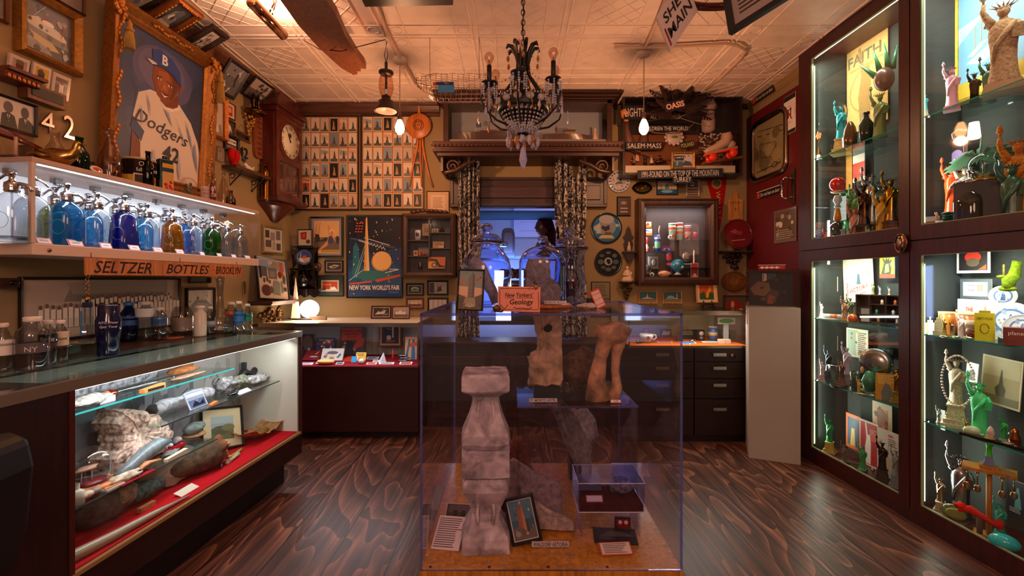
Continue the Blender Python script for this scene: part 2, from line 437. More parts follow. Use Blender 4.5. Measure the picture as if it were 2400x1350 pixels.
# --- wall case of seltzer bottles on the left wall
p=LSELT.at(75,z=0);SL=(LSELT.at(607)-LSELT.at(75)).length;SD=.335;SZ0,SZ1=1.39,1.70
sc=T('display_case','long white wall case with glass front holding the seltzer bottles','display case',p,LSELT.rz)
M('d8c0b4').box(0,SL,.0,SD,SZ0-.045,SZ0).bd('base_board','satin',sc,bevel=.003)
M('b89a8c').box(-.0,SL,.0,SD,SZ1,SZ1+.022).bd('top_board','satin',sc,bevel=.003)
M('f4f4f6').box(0,SL,SD-.012,SD,SZ0,SZ1).box(SL*.83,SL*.83+.01,SD-.1,SD-.012,SZ0,SZ1,'cfcfd4').bd('back_panel','matte',sc)
M('fff').box(0.006,SL-.004,.002,.007,SZ0,SZ1).bd('front_glass','pane',sc)
M('fff').box(0,.005,.002,SD-.012,SZ0,SZ1).bd('end_glass','pane',sc)
M('fff').box(SL-.005,SL,.002,SD-.012,SZ0,SZ1).bd('end_glass','pane',sc)
M('c9b8b0').box(-.004,.009,-.003,.012,SZ0,SZ1).bd('corner_strip','satin',sc)
M('fff').box(.03,SL-.03,.010,.018,SZ1-.004,SZ1-.0005).bd('light_strip','emit4',sc)
for k in range(8):
 M('999').cb(.10+k*.175,.22,SZ1-.022,.03,.03,.022).cyl((.10+k*.175,.22,SZ1-.03),(.10+k*.175,.22,SZ1-.02),.012).bd('spot_fitting','chrome',sc)
M('8a6a5a').cyl((.06,-.002,SZ0-.025),(.06,.004,SZ0-.025),.008).bd('screw','metal',sc)
def at_local(S_,p0,lx,ly,z):       # world point of the local (lx, ly, z) of something standing on a left-hand plane
 return V3((p0.x,p0.y,0))+S_.u*lx-S_.n*ly+V3((0,0,z))
for fx in (.2,.5,.8):
 q=at_local(LSELT,p,SL*fx,.06,SZ1-.012)
 light('case_strip_light','AREA',q,2.0,COOL,.40,.03,(dg(20),0,LSELT.rz))
# --- floor case of rocks on the left
p=LCASE.at(165,z=0);CL=(LCASE.at(705)-LCASE.at(165)).length;CZ=.925;CD=.38
LC0=p.copy()
lc=T('display_case','long dark wood floor case with glass front full of rocks and driftwood','display case',p,LCASE.rz)
M(DK).box(0,CL,.0,CD+.40,.17,.30).box(.05,CL-.03,.09,CD+.38,0,.17,'120606').bd('plinth','woodx',lc)
M(MAROON).box(-.9,-.001,.0,CD+.40,0.02,CZ-.006).bd('end_panel','wood',lc)
M('cbc6b4').box(CL-.018,CL-.004,.012,CD,.3,CZ-.02).bd('inner_panel','paint',lc)
M(DK).box(CL-.004,CL+.012,0,CD+.4,.17,CZ-.006).bd('side_panel','wood',lc)
M('9a968c').box(.0,CL-.018,CD,CD+.012,.30,CZ-.02).bd('back_panel','paint',lc)
M('3a2014').box(-.9,CL+.012,CD+.03,CD+.42,CZ-.02,CZ).bd('ledge','woodx',lc)
M('6a6258').box(-.9,CL+.012,-.004,.016,CZ-.03,CZ+.004).box(-.9,CL+.012,-.002,.014,CZ-.03,CZ-.024).box(CL-.004,CL+.014,.0,CD+.4,CZ-.026,CZ+.004).box(-.004,.012,-.003,.012,.28,CZ-.02,'4a2018').box(CL-.002,CL+.012,-.003,.012,.28,CZ-.02,'4a2018').bd('rail','plastic',lc)
M('9a7a50').box(0,CL,-.004,.014,.292,.306).bd('lower_rail','satin',lc)
M('fff').box(0.01,CL-.004,.004,.009,.306,CZ-.03).bd('front_glass','pane',lc)
M('e8f4f0').box(-.9,CL,.016,CD+.03,CZ-.008,CZ+.0).bd('top_glass','pane',lc)
M('b0121c').box(0.01,CL-.02,.012,CD,.301,.312).bd('velvet_lining','cloth',lc)
M('fff').box(.03,CL-.03,.018,.030,CZ-.037,CZ-.030).bd('light_tube','emit3',lc)
def gshelf(parent,x0,x1,y0,y1,z,edge='2f8f88'):
 M('f2faf8').box(x0,x1,y0,y1,z-.006,z).bd('glass_shelf','pane',parent)
 M(edge).box(x0,x1,y0-.001,y0,z-.0065,z).bd('shelf_edge','gloss',parent)
gshelf(lc,.0,.90,.10,CD-.01,.79);gshelf(lc,.45,CL-.06,.10,CD-.01,.634,'3d4a4a');gshelf(lc,.0,.78,.10,CD-.01,.466,'54605e')
for fx in (.2,.5,.8):
 light('case_tube_light','AREA',at_local(LCASE,p,CL*fx,.05,CZ-.055),1.5,(.88,.95,1.0),.42,.03,(dg(25),0,LCASE.rz))
light('case_tube_light','AREA',at_local(LCASE,p,CL*.5,.10,.628),.8,(.9,.95,1.0),.8,.03,(dg(15),0,LCASE.rz))
# --- glass case below the globe lamp
BX0,BX1,BY,BZ0,BZ1=-1.98,-.733,3.5,.567,.905
bc=T('display_case','glass-topped case of fair souvenirs below the glowing globe lamp','display case',(0,0,0))
M('300e11').box(BX0,BX1,BY,4.09,.06,BZ0-.01).box(BX0,BX1-.02,BY+.06,4.05,0,.06,'160808').bd('base','satin',bc)
M('7a1420').box(BX0,BX1-.004,BY+.004,4.08,BZ0-.01,BZ0+.004).bd('cloth_lining','cloth',bc)
M('fff').box(BX0,BX1-.005,BY,BY+.005,BZ0,BZ1-.02).bd('front_glass','pane',bc)
M('fff').box(BX1-.005,BX1,BY,4.08,BZ0,BZ1-.02).bd('end_glass','pane',bc)
M('eeece4').box(BX0,BX1,BY+.01,4.09,BZ1-.006,BZ1).bd('top_glass','satin',bc)
M('b4aca0').box(BX0,BX1+.003,BY-.006,BY+.012,BZ1-.026,BZ1+.004).box(BX1-.012,BX1+.004,BY,4.09,BZ1-.022,BZ1+.003).box(BX1-.006,BX1+.003,BY-.003,BY+.006,BZ0,BZ1-.02).box(BX0,BX1+.003,BY-.003,BY+.006,BZ0-.006,BZ0+.002).bd('rail','metal',bc)
M('8c8478').box(BX0,BX1,4.06,4.09,BZ0,BZ0+.13).box(BX0,BX1,4.05,4.09,BZ0+.125,BZ0+.14,'a89a86').bd('back_panelling','wood',bc)
M('a9b4bc').box(BX0,BX1,4.075,4.09,BZ0+.14,BZ1-.02).bd('back_panel','matte',bc)
M('fff').box(BX0+.05,BX1-.1,BY+.013,BY+.022,BZ1-.016,BZ1-.009).bd('light_tube','emit2',bc)
light('case_tube_light','AREA',(-1.35,BY+.06,BZ1-.035),4.5,(.95,.95,1.0),1.1,.03,(dg(-25),0,0))
# --- drawer chest and glass case on the right
DX0,DX1,DY,DZ=.80,1.83,3.45,.72
dr=T('drawer_cabinet','dark two-column drawer cabinet with bright bar handles on the right','cabinet',(0,0,0))
M('1d0f0e').box(DX0,DX1,DY+.012,4.08,.0,DZ).bd('body','satin',dr)
for c_,(xa,xb) in enumerate(((DX0+.01,1.395),(1.405,DX1-.01))):
 for zt,zb in ((.715,.62),(.612,.49),(.482,.335),(.327,.05)):
  d=M('241110').box(xa,xb,DY-.006,DY+.012,zb,zt).bd('drawer','satin',dr,bevel=.002)
  hx=1.15 if c_ == 0 else 1.588;hz=zt-.04 if zt > .34 else .258
  M('c8c4be').box(hx-.05,hx+.05,DY-.03,DY-.022,hz-.012,hz+.012).box(hx-.05,hx-.042,DY-.024,DY-.006,hz-.01,hz+.01).box(hx+.042,hx+.05,DY-.024,DY-.006,hz-.01,hz+.01).bd('handle','metal',d)
M('8a7668').cyl((1.695,DY-.012,.662),(1.695,DY,.662),.019,n=20).bd('lock','metal',dr)
GX0=.90
gc=T('display_case','low glass counter case of small souvenirs on the dark drawer cabinet','display case',(0,0,0))
M('a7a094').box(GX0,DX1,DY,4.08,DZ,DZ+.016).bd('tray','metal',gc)
M('c25a1e').box(GX0+.01,DX1-.01,DY+.01,4.06,DZ+.016,DZ+.02).bd('cloth_lining','cloth',gc)
M('fff').box(GX0,DX1,DY+.001,DY+.006,DZ+.016,1.0).bd('front_glass','pane',gc)
M('fff').box(DX1-.005,DX1,DY+.006,4.07,DZ+.016,1.0).bd('end_glass','pane',gc)
M('e8f0ea').box(GX0,DX1,DY,4.08,.999,1.006).bd('top_glass','pane',gc)
M('a8b094').box(GX0,DX1,4.06,4.08,DZ+.02,1.0).bd('back_panel','matte',gc)
M('b8b0a4').box(GX0,DX1,DY-.004,DY+.01,.975,1.008).box(DX1-.01,DX1+.002,DY-.002,DY+.008,DZ,1.0).box(DX1-.01,DX1+.002,DY,4.08,.985,1.008).box(GX0-.003,GX0+.008,DY-.002,DY+.008,DZ,1.0).bd('rail','metal',gc)
M('fff').box(GX0+.05,DX1-.08,DY+.012,DY+.022,.984,.990).bd('light_tube','emit2',gc)
light('case_tube_light','AREA',(1.36,DY+.05,.955),4.2,(1.0,.95,.82),.8,.03,(dg(-25),0,0))
# --- dark panelled chest under the opening
wc=T('panelled_chest','dark red-brown panelled wooden chest under the opening, behind the vitrine','cabinet',(0,0,0))
M('2c1210').box(-.72,.79,3.80,4.09,0,.70).bd('body','wood',wc)
for xa in (-.68,-.18,.32):
 m=M('3a1814');m.box(xa,xa+.44,3.785,3.80,.08,.60).box(xa+.05,xa+.39,3.778,3.787,.14,.54,'2a1010');m.bd('panel','wood',wc,bevel=.004)
M('3a1a14').box(-.74,.80,3.76,4.10,.70,.725).bd('top_board','woodx',wc,bevel=.004)
# --- acrylic vitrine in the middle
VX0,VX1,VY0,VY1,VZ0,VZ1=-.307,.571,1.50,2.38,.274,1.136
vt=T('vitrine','large clear acrylic vitrine on a plywood base in the middle of the room','display case',(0,0,0))
M('2a1712').box(VX0-.02,VX1+.02,VY0-.02,VY1+.02,0,.246).bd('plinth','wood',vt)
M('c07c1e').box(VX0-.002,VX1+.002,VY0-.002,VY1+.002,.246,VZ0).bd('plywood_board','woodg',vt)
m=M('f8f8fe')
for a in ((VX0,VX1,VY0,VY0+.008),(VX0,VX1,VY1-.008,VY1),(VX0,VX0+.008,VY0+.008,VY1-.008),(VX1-.008,VX1,VY0+.008,VY1-.008)):
 M('fcfcff').box(*a,VZ0+.001,VZ1-.009).bd('acrylic_wall','pane',vt)
M('f6f6ff').box(VX0,VX1,VY0,VY1,VZ1-.008,VZ1).bd('acrylic_top','pane',vt)
m=M('c4c8f4')
for x in (VX0,VX1-.006):
 for y in (VY0-.0005,VY1-.006): m.box(x-.0005,x+.0065,y,y+.0065,VZ0,VZ1)
for y in (VY0-.001,VY1-.006): m.box(VX0,VX1,y,y+.007,VZ1-.008,VZ1+.0005)
for x in (VX0-.0005,VX1-.0065): m.box(x,x+.007,VY0,VY1,VZ1-.008,VZ1+.0005)
m.box(VX0,VX1,VY0-.001,VY0+.001,VZ0,VZ0+.004)
m.bd('glued_edge','tint',vt)
for k in range(4): M('5a3a20').cyl((VX0+.03+k*.2,VY0+.02,VZ0),(VX0+.03+k*.2,VY0+.02,VZ0+.002),.005).bd('screw','metal',vt)
# --- tall cabinet of liberty statues on the right
q0=RCAB.at(1872,z=0)          # far end; local x runs towards the camera
rc=T('tall_cabinet','tall dark red wooden cabinet with four glass doors full of liberty statues','cabinet',q0,RCAB.rz)
def rx(x): return (RCAB.at(x)-RCAB.at(1872)).length
RD=.27;RL=rx(2400)+.45
X1,X2,X3,X4=rx(1900),rx(2106),rx(2156),RL-.12
XM=rx(2132);CBK='3a3f3e'
M('3a1210').box(0,RL,.0,RD+.03,0,.055).bd('plinth','wood',rc)
M(CBK).box(.02,RL,RD,RD+.02,.05,2.82).bd('back_panel','paint',rc)
M(CBK).box(X1-.03,X1-.015,.03,RD,.08,2.8).bd('inner_side','paint',rc)
M(CBK).box(XM-.008,XM+.008,.03,RD,.08,2.8).bd('divider','paint',rc)
M('4a1512').box(0,.02,.022,RD+.03,.05,2.83).bd('side_panel','wood',rc)
for a,b in ((2.8,2.845),(1.435,1.462),(.05,.085)): M('4a1512').box(0,RL,.026,RD,a,b).bd('board','wood',rc)
for (xa,xb,ga,gb) in ((.0,XM-.003,X1,X2),(XM+.003,RL,X3,X4)):
 for (za,zb,g0,g1) in ((.055,1.447,.105,1.375),(1.453,2.845,1.525,2.762)):
  d=M('401311').box(xa,ga,0,.022,za,zb).box(gb,xb,0,.022,za,zb).box(ga,gb,0,.022,za,g0).box(ga,gb,0,.022,g1,zb).bd('door','wood',rc)
  M('8a9a70').frame(gb-ga,g1-g0,[(0,0.004),(.0,.016),(-.004,.016),(-.004,.004)]).bd('glass_bead','satin',d,((ga+gb)/2,.0,(g0+g1)/2))
  M('fff').box(ga,gb,.009,.013,g0,g1).bd('glass_pane','pane',d)
for xa,xb in ((X1-.015,XM-.008),(XM+.008,RL)):
 for z in (.985,.56,2.077) if xa < XM else (.972,.53,2.08):
  gshelf(rc,xa,xb,.035,RD-.005,z,'2a9a84')
# light tubes behind the stiles and under the top of each compartment
def rcl(lx,ly,z): return V3((q0.x,q0.y,0))+RCAB.u*lx-RCAB.n*ly+V3((0,0,z))
for xa,xb in ((X1,X2),(X3,X4)):
 for za,zb in ((.12,1.36),(1.54,2.75)):
  M('f4ffdc').box(xa+.0,xb,.026,.032,zb+.014,zb+.02).bd('light_tube','emit4',rc)
  light('cabinet_tube_light','AREA',rcl((xa+xb)/2,.05,zb-.006),4.2 if xa < XM else 5.5,GREENW,(xb-xa)*.9,.03,(dg(22),0,RCAB.rz))
  M('f4ffdc').box(xa-.028,xa-.012,.03,.04,za,zb-.03).bd('light_tube','emit1.5',rc)
  light('cabinet_tube_light','AREA',rcl(xa-.006,.05,(za+zb)/2),3.6,GREENW,.02,zb-za-.1,(pi/2,0,RCAB.rz-dg(90-35)))
kn=T('knob_medallion','round embossed metal medallion knob where the cabinet doors meet','knob',rcl(rx(2117),-.008,1.25+(655-570)*2.36/F),(0,0,RCAB.rz))
M('8a6a58').ell((0,0,0),(.036,.014,.048),20,10).tube([(.036*cos(a*pi/12),-.006,.048*sin(a*pi/12)) for a in range(24)],.004,closed=True).bd('plate','metal',kn)
M('b09a80').ell((0,-.012,.0),(.010,.008,.026),10,8).ell((0,-.014,.03),(.007,.006,.008)).bd('relief','metal',kn)
# --- red carriage door leaning on the right wall
DW=(RWALL.at(1885)-RWALL.at(1757)).length
dp=RWALL.at(1757,z=0)+RWALL.n*.03
rd=T('carriage_door','dark red metal train door with rounded window standing against the right wall','door',dp,RWALL.rz)
m=M('5e0f14');m.box(0,DW+.25,-.0,.035,.01,2.72);m.bd('door_leaf','satin',rd,bevel=.006)
def rrect(w,h,r,n=6):
 o=[]
 for cx_,cz_,a0 in ((w/2-r,h/2-r,0),(-w/2+r,h/2-r,90),(-w/2+r,-h/2+r,180),(w/2-r,-h/2+r,270)):
  for i in range(n+1): a=dg(a0+90*i/n);o.append((cx_+r*cos(a),cz_+r*sin(a)))
 return o
ra,rb=RWALL.at(1770),RWALL.at(1858);wcx=(RWALL.at(1812)-RWALL.at(1757)).length;ww=(rb-ra).length
wz0,wz1=1.25+(655-434)*3.98/F,1.25+(655-270)*3.65/F+.04
wz=(wz0+wz1)/2;wh=wz1-wz0;ww=min(ww,.52)
wcx=(RWALL.at(1770)-RWALL.at(1757)).length+ww/2
outer,inner=rrect(ww,wh,.09),rrect(ww-.09,wh-.09,.06)
n=len(outer);v=[];f=[]
for (pl,y) in ((outer,0),(outer,-.02),(rrect(ww-.05,wh-.05,.08),-.028),(inner,-.012),(inner,0.0)):
 v += [(a,y,b) for a,b in pl]
for j in range(4):
 for i in range(n): k=(i+1)% n;f.append((j*n+i,j*n+k,(j+1)*n+k,(j+1)*n+i))
M('8a7868').add(v,f,True).bd('window_frame','metal',rd,(wcx,0,wz))
m=M('8a7a58');m.add([(a,-.003,b) for a,b in inner],[tuple(range(n))])
art(m,ww-.1,wh-.1,'l .1 .9 .95 .78 .012 222;l .1 .8 .95 .68 .012 222;n 4 14 .22 7a6a4a 94845e 6a5c42;l .2 .62 .7 .55 .008 332;l .7 .55 .75 .4 .008 332;l .2 .62 .25 .35 .008 332;l .25 .35 .6 .3 .008 332;l .5 .3 .8 .5 .006 332;l .55 .3 .75 .12 .006 332;l .75 .12 .85 .2 .006 332;e .7 .12 .1 .05 3a3424;e .7 .12 .08 .035 8a7a58;l .1 .1 .9 .12 .012 222',-.004)
m.bd('etched_window','gloss',rd,(wcx,0,wz))
def doorsign(x0,y0,x1,y1):
 a,b=RWALL.at(x0),RWALL.at(x1);w=(b-a).length;lx=((a+b)/2-V3((dp.x,dp.y,0))).to_2d().length;zc=1.25+(655-(y0+y1)/2)*(a.y+b.y)/2/F
 m=M('141416').box(-w/2,w/2,-.006,0,-.032,.032)
 m.box(-w/2,w/2,-.007,-.001,.026,.032,'d8d0c8').box(-w/2,-w/2+.055,-.007,-.002,-.028,.02,'a02018')
 m.text('!',-w/2+.028,-.004,.036,'f0e8e0',-.0075);m.text('Do not lean on door',.03,-.003,.03,'ece4dc',-.0065,w=w*.80)
 o=m.bd('warning_sign','satin',None,V3((dp.x,dp.y,0))+RWALL.u*lx+RWALL.n*.001+V3((0,0,zc)),(0,0,RWALL.rz));return o
tag(doorsign(1772,242,1822,205),'black door warning strip above the carriage door window','sign')
tag(doorsign(1783,465,1838,438),'black door warning strip below the carriage door window','sign')
a=RWALL.at(1862);m=M('e8e0dc').box(-.07,.07,-.004,0,-.15,.15);m.box(-.068,.068,-.005,-.003,.11,.148,'222').box(-.068,.068,-.005,-.003,-.148,-.12,'222')
m.frame(.08,.08,[(0,-.006),(.02,-.006),(.02,-.004),(0,-.004)],'e8e0dc');art(m,.14,.24,'o .5 .5 .27 c01818;o .5 .5 .21 efe8e4;r .36 .38 .44 .62 222;r .56 .38 .64 .62 222;o .4 .66 .05 222;o .6 .66 .05 222;l .3 .68 .7 .32 .05 c01818',-.0045)
tag(m.bd('prohibition_sign','satin',None,a+RWALL.n*.034+V3((0,0,1.25+(655-268)*a.y/F-a.z)),(0,0,RWALL.rz)),'white sticker with red crossed circle on the carriage door edge','sign')
a=RWALL.at(1866)
h=T('door_handle_fitting','chrome pull handle on plate at the right of the carriage door','handle',a+RWALL.n*.036+V3((0,0,1.25+(655-440)*a.y/F-a.z)),(0,0,RWALL.rz))
M('8a8078').box(-.0,.04,-.004,0,-.13,.14).bd('plate','metal',h)
M('c8c0b8').tube([(.0,0,.07),(-.01,-.045,.08),(-.04,-.05,.06),(-.04,-.05,-.06),(-.01,-.045,-.08),(0,0,-.07)],.009).bd('grip','chrome',h)
r_,w,hh=RWALL.rect(1825,490,1878,568)
m=M('7a6a5c').box(-w/2,w/2,-.003,0,-hh/2,hh/2);art(m,w,hh,'r .05 .1 .95 .95 6a5a4a;n 6 16 .14 b0a090 8a7868 d8c8b8 5a4a40;w .1 .1 .9 .4 5 a89888',-.0035)
tag(m.bd('plastic_sleeve','gloss',None,r_+RWALL.n*.035,(0,0,RWALL.rz)),'clear plastic sleeve of papers taped low on the carriage door','sleeve')
# --- grey pedestal with a clear box
pc=V3((1.862,3.215,0));pr=dg(-24)
pd=T('pedestal','tall plain grey pedestal standing before the red carriage door','pedestal',pc,pr)
PW=.31
M('a39a90').box(-PW/2,PW/2,-PW/2,PW/2,0,1.055).bd('column','paint',pd,bevel=.003)
m=M('e8d8d4').box(-.055,.055,-.004,0,-.05,.05);m.frame(.1,.09,[(0,-.005),(.005,-.005),(.005,-.004),(0,-.004)],'b05048');art(m,.1,.09,'w .08 .1 .92 .92 7 6a5a58',-.0045)
m.bd('label_card','matte',pd,(-PW/2-.001,-.02,.98),(0,0,-pi/2))
vb=T('acrylic_box','clear acrylic box with dark photographs inside on top of the pedestal','box',pc+V3((0,0,1.055)),pr)
for a in ((-PW/2,PW/2,-PW/2,-PW/2+.005),(-PW/2,PW/2,PW/2-.005,PW/2),(-PW/2,-PW/2+.005,-PW/2,PW/2),(PW/2-.005,PW/2,-PW/2,PW/2)):
 M('f4f0ee').box(*a,.0,.265).bd('wall','pane',vb)
M('f4f0ee').box(-PW/2,PW/2,-PW/2,PW/2,.262,.266).bd('lid','pane',vb)
m=M('14151a').box(-PW/2+.01,PW/2-.02,.03,.04,.005,.25);art(m,PW-.04,.22,'p 7a5a38 .0 .5 .1 .3 .35 .25 .5 .45 .45 .7 .2 .75;p 4a3a2c .35 .1 .6 .05 .7 .4 .5 .5 .4 .3;p 8a4030 .4 .0 .55 .0 .6 .25 .45 .3;r .3 .75 .4 1 d0ccc8;r .42 .8 .62 1 3a5a6a;l .33 .78 .33 .98 .02 333;r .75 0 1 1 0a0b10;n 3 8 .1 3c3830 5c4634 2a2a2c',.029,0.015)
tag(m.bd('photo_board','satin',None,pc+V3((0,0,1.058)),(0,0,pr)),'dark photograph panel with barcode standing inside the pedestal box','photograph')
m=M('b01a1e').box(-.075,.085,-.03,.03,0,.028);art(m,.15,.02,'w .05 .1 .95 .9 1 e8d8c8;r .1 .1 .16 .9 eee;r .3 .1 .36 .9 eee;r .5 .1 .56 .9 eee;r .7 .1 .76 .9 eee',-.031,.002);m.box(-.08,.09,-.033,.033,.028,.032,'c8b8b0')
tag(m.bd('tin_box','gloss',None,pc+V3((-.03,-.04,1.322)),(0,0,pr)),'small red lettered tin lying on the clear pedestal box','tin')
# --- clock on the left wall
cp=LEFT.at(608,z=0);kd=.145;kw=.385
ck=T('wall_clock','large red-brown wooden wall clock with white roman dial in the corner','clock',cp,LEFT.rz)
m=M('50160d');m.box(.0,kw,-kd+.02,0,1.93,2.62)
m.box(-.03,kw+.03,-kd-.03,0,2.66,2.705).box(-.015,kw+.015,-kd-.012,0,2.62,2.66)
m.prism([(-.005,2.705),(kw+.005,2.705),(kw-.06,2.79),(.06,2.79)],-kd,0)
m.box(-.03,kw+.03,-kd-.03,0,1.89,1.93)
m.la([(.0,1.74),(.05,1.745),(.10,1.79),(.155,1.83),(.2,1.86),(.212,1.89)],20,(kw/2,-.0,0),1,.75);m.bd('case','woodg',ck,bevel=.004)
dz=2.42;dr_=.148
m=M('5c1c10');ring=[(kw/2+.165*cos(a*pi/16),.165*sin(a*pi/16)) for a in range(32)]
v=[(x,-kd,z+dz) for x,z in ring]+[(kw/2+.142*cos(a*pi/16),-kd-.012,.142*sin(a*pi/16)+dz) for a in range(32)]+[(kw/2+.14*cos(a*pi/16),-kd+.01,.14*sin(a*pi/16)+dz) for a in range(32)]
m.add(v,[(j*32+i,j*32+(i+1)% 32,(j+1)*32+(i+1)% 32,(j+1)*32+i) for j in (0,1) for i in range(32)],True)
m.box(.0,.045,-kd,-kd+.02,1.93,2.62).box(kw-.045,kw,-kd,-kd+.02,1.93,2.62).box(.045,kw-.045,-kd,-kd+.02,2.585,2.62).box(.045,kw-.045,-kd,-kd+.02,2.23,2.27).box(.045,kw-.045,-kd,-kd+.02,1.93,1.975);m.bd('door','woodg',ck)
m=M('5a1c10');m.box(.045,kw-.045,-kd+.004,-kd+.02,2.27,2.585);m.bd('dial_board','woodg',ck)
m=M('e6dcc4');m.la([(0,0),(dr_,0),(dr_,.004),(0,.006)],36,(kw/2,-kd+.003,dz),ax='y')
for i,nme in enumerate(('XII','I','II','III','IIII','V','VI','VII','VIII','IX','X','XI')):
 a=pi/2-i*pi/6;m.text(nme,kw/2+.115*cos(a),dz+.115*sin(a),.028,'1a1612',-kd-.0035,rot=a-pi/2)
m.add([(kw/2+.02*cos(a*pi/8),-kd-.0032,dz+.055+.02*sin(a*pi/8)) for a in range(16)],[tuple(range(16))],False,'3a362e')
m.bd('dial','satin',ck)
m=M('0e0c0c').tube([(kw/2,-kd-.006,dz),(kw/2-.035,-kd-.006,dz+.055)],[.005,.002],6).tube([(kw/2,-kd-.007,dz),(kw/2-.05,-kd-.007,dz+.09)],[.004,.0015],6).ell((kw/2,-kd-.006,dz),(.008,.004,.008));m.bd('hands','satin',ck)
M('120a08').box(.05,kw-.05,-kd+.055,-kd+.06,1.975,2.23).bd('lower_back','matte',ck)
M('c8a860').la([(0,0),(.045,.002),(.045,.008),(0,.012)],24,(kw/2-.01,-kd+.04,2.09),ax='y').box(kw/2-.014,kw/2-.006,-kd+.034,-kd+.038,2.09,2.23).bd('pendulum','metal',ck)
M('fff').box(.045,kw-.045,-kd+.008,-kd+.010,1.975,2.23).bd('lower_glass','pane',ck)
# --- over the opening: boat cabinet, shelf with brackets, wooden panel, curtains
bx0,bx1=-.59,.86;by=3.84
bo=T('display_cabinet','long dark wooden glass-fronted cabinet of model boats under the ceiling','cabinet',(0,0,0))
m=M('361810');m.box(bx0,bx0+.045,by,4.09,2.40,2.79).box(bx1-.045,bx1,by,4.09,2.40,2.79).box(bx0,bx1,by,4.09,2.76,2.79).box(bx0,bx1,4.07,4.09,2.4,2.77)
m.box(bx0-.02,bx1+.02,by-.02,4.09,2.79,2.805).box(bx0-.05,bx1+.05,by-.05,4.09,2.805,2.825).box(bx0-.08,bx1+.08,by-.08,4.09,2.825,2.845);m.bd('case','woodx',bo,bevel=.003)
M('8f95a0').box(bx0+.045,bx1-.045,4.05,4.07,2.40,2.76).box(bx0+.04,bx0+.045,by+.01,4.07,2.4,2.76).box(bx1-.045,bx1-.04,by+.01,4.07,2.4,2.76).bd('back_panel','paint',bo)
M('7a7674').box(bx0+.045,bx1-.045,by+.03,4.05,2.40,2.461).bd('plinth','satin',bo)
M('fff').box(bx0+.045,bx1-.045,by+.006,by+.01,2.40,2.76).bd('front_glass','pane',bo)
mt=T('mantel_shelf','carved dark wooden mantel shelf with scroll brackets above the curtains','shelf',(0,0,0))
m=M('3c1a12');m.box(bx0-.07,bx1+.07,3.72,4.09,2.375,2.40).box(bx0-.055,bx1+.055,3.735,4.09,2.335,2.36).box(bx0-.07,bx1+.07,3.72,4.09,2.315,2.335).box(bx0-.04,bx1+.04,3.75,4.09,2.285,2.315)
m.bd('shelf_board','woodx',mt,bevel=.004)
m=M('40201a');k=0
x=bx0-.06
while x < bx1+.06:
 m.ell((x,3.725,2.366),(.026,.012,.010),8,6);x += .036
m.bd('carved_edge','wood',mt)
for sgn,xb in ((1,bx0-.015),(-1,bx1+.01)):
 m=M('3a1c14');th=.03
 yy=3.80
 m.box(xb if sgn > 0 else xb-.02,xb+.02 if sgn > 0 else xb,yy,4.09,2.17,2.285)
 pts=[]
 for i in range(26):
  a=i/25*2.1*2*pi/1.3;r=.058-.05*i/25;pts.append((xb+sgn*(.095+r*cos(a)),yy+.03,2.215+r*sin(a)))
 m.tube(pts,[.012]*24+[.014,.016],6)
 m.tube([(xb+sgn*.012,yy+.03,2.17),(xb+sgn*.04,yy+.03,2.165),(xb+sgn*.07,yy+.03,2.17),(xb+sgn*.12,yy+.03,2.18),(xb+sgn*.20,yy+.03,2.23),(xb+sgn*.27,yy+.03,2.255),(xb+sgn*.30,yy+.03,2.28)],[.012,.018,.022,.022,.02,.016,.01],8)
 m.bd('bracket','wood',mt)
wp=T('raised_woodwork','long raised wooden board on the wall above the opening, behind the curtains','panel',(0,0,0))
M('3a1c12').box(-.56,.86,4.06,4.098,1.905,2.175).box(-.56,.86,4.045,4.06,1.905,1.93).box(-.56,.86,4.045,4.06,2.15,2.175).box(-.56,-.53,4.045,4.06,1.93,2.15).box(.83,.86,4.045,4.06,1.93,2.15).bd('board','woodx',wp,bevel=.003)
M('42201a').box(-.48,-.35,4.048,4.06,1.97,2.10).box(.62,.80,4.048,4.06,1.97,2.10).box(-.30,.58,4.045,4.06,1.985,2.09).bd('raised_field','woodx',wp,bevel=.005)
M('3a1a12').box(OX0-.03,OX0,4.03,4.2,.7,1.93).box(OX1,OX1+.03,4.03,4.2,.7,1.93).box(OX0,OX1,4.03,4.2,1.915,1.935).box(OX0-.03,OX1+.03,4.0,4.2,.68,.70).bd('trim_5','wood')['kind']='structure'
def curtain(name,x0,x1,zt,zb,folds,yb,lab,gather=None,seed=1,swag=False):
 m=M('fff');nx,nz=72,40;v=[]
 for j in range(nz+1):
  t=j/nz;z=zt+(zb-zt)*t
  pinch=1-(.25*math.exp(-((t-gather)/.14)**2) if gather else 0)
  for i in range(nx+1):
   s_=i/nx;xc=(x0+x1)/2;x=xc+(s_-.5)*(x1-x0)*pinch
   y=yb+.026*sin(s_*folds*2*pi+.8*sin(t*3+seed))+.010*sin(s_*folds*4.7*pi+seed)
   z2=z
   if swag: z2=z-.13*sin(pi*min(1,max(0,(s_-.35)/.6)))**2*max(0,1-t*6)
   v.append((x,y,z2))
 m.add(v,[(j*(nx+1)+i,j*(nx+1)+i+1,(j+1)*(nx+1)+i+1,(j+1)*(nx+1)+i) for j in range(nz) for i in range(nx)],True)
 o=m.bd(name,'brocade');so=o.modifiers.new('s','SOLIDIFY');so.thickness=.002
 return tag(o,lab,'curtain')
curtain('curtain',-.475,-.285,2.285,.74,5,3.93,'narrow dark brocade curtain hanging on the left of the opening',.7,1)
curtain('curtain',.375,.655,2.285,.74,5,3.93,'wide dark brocade curtain with sagging top on the right of the opening',.55,2,True)
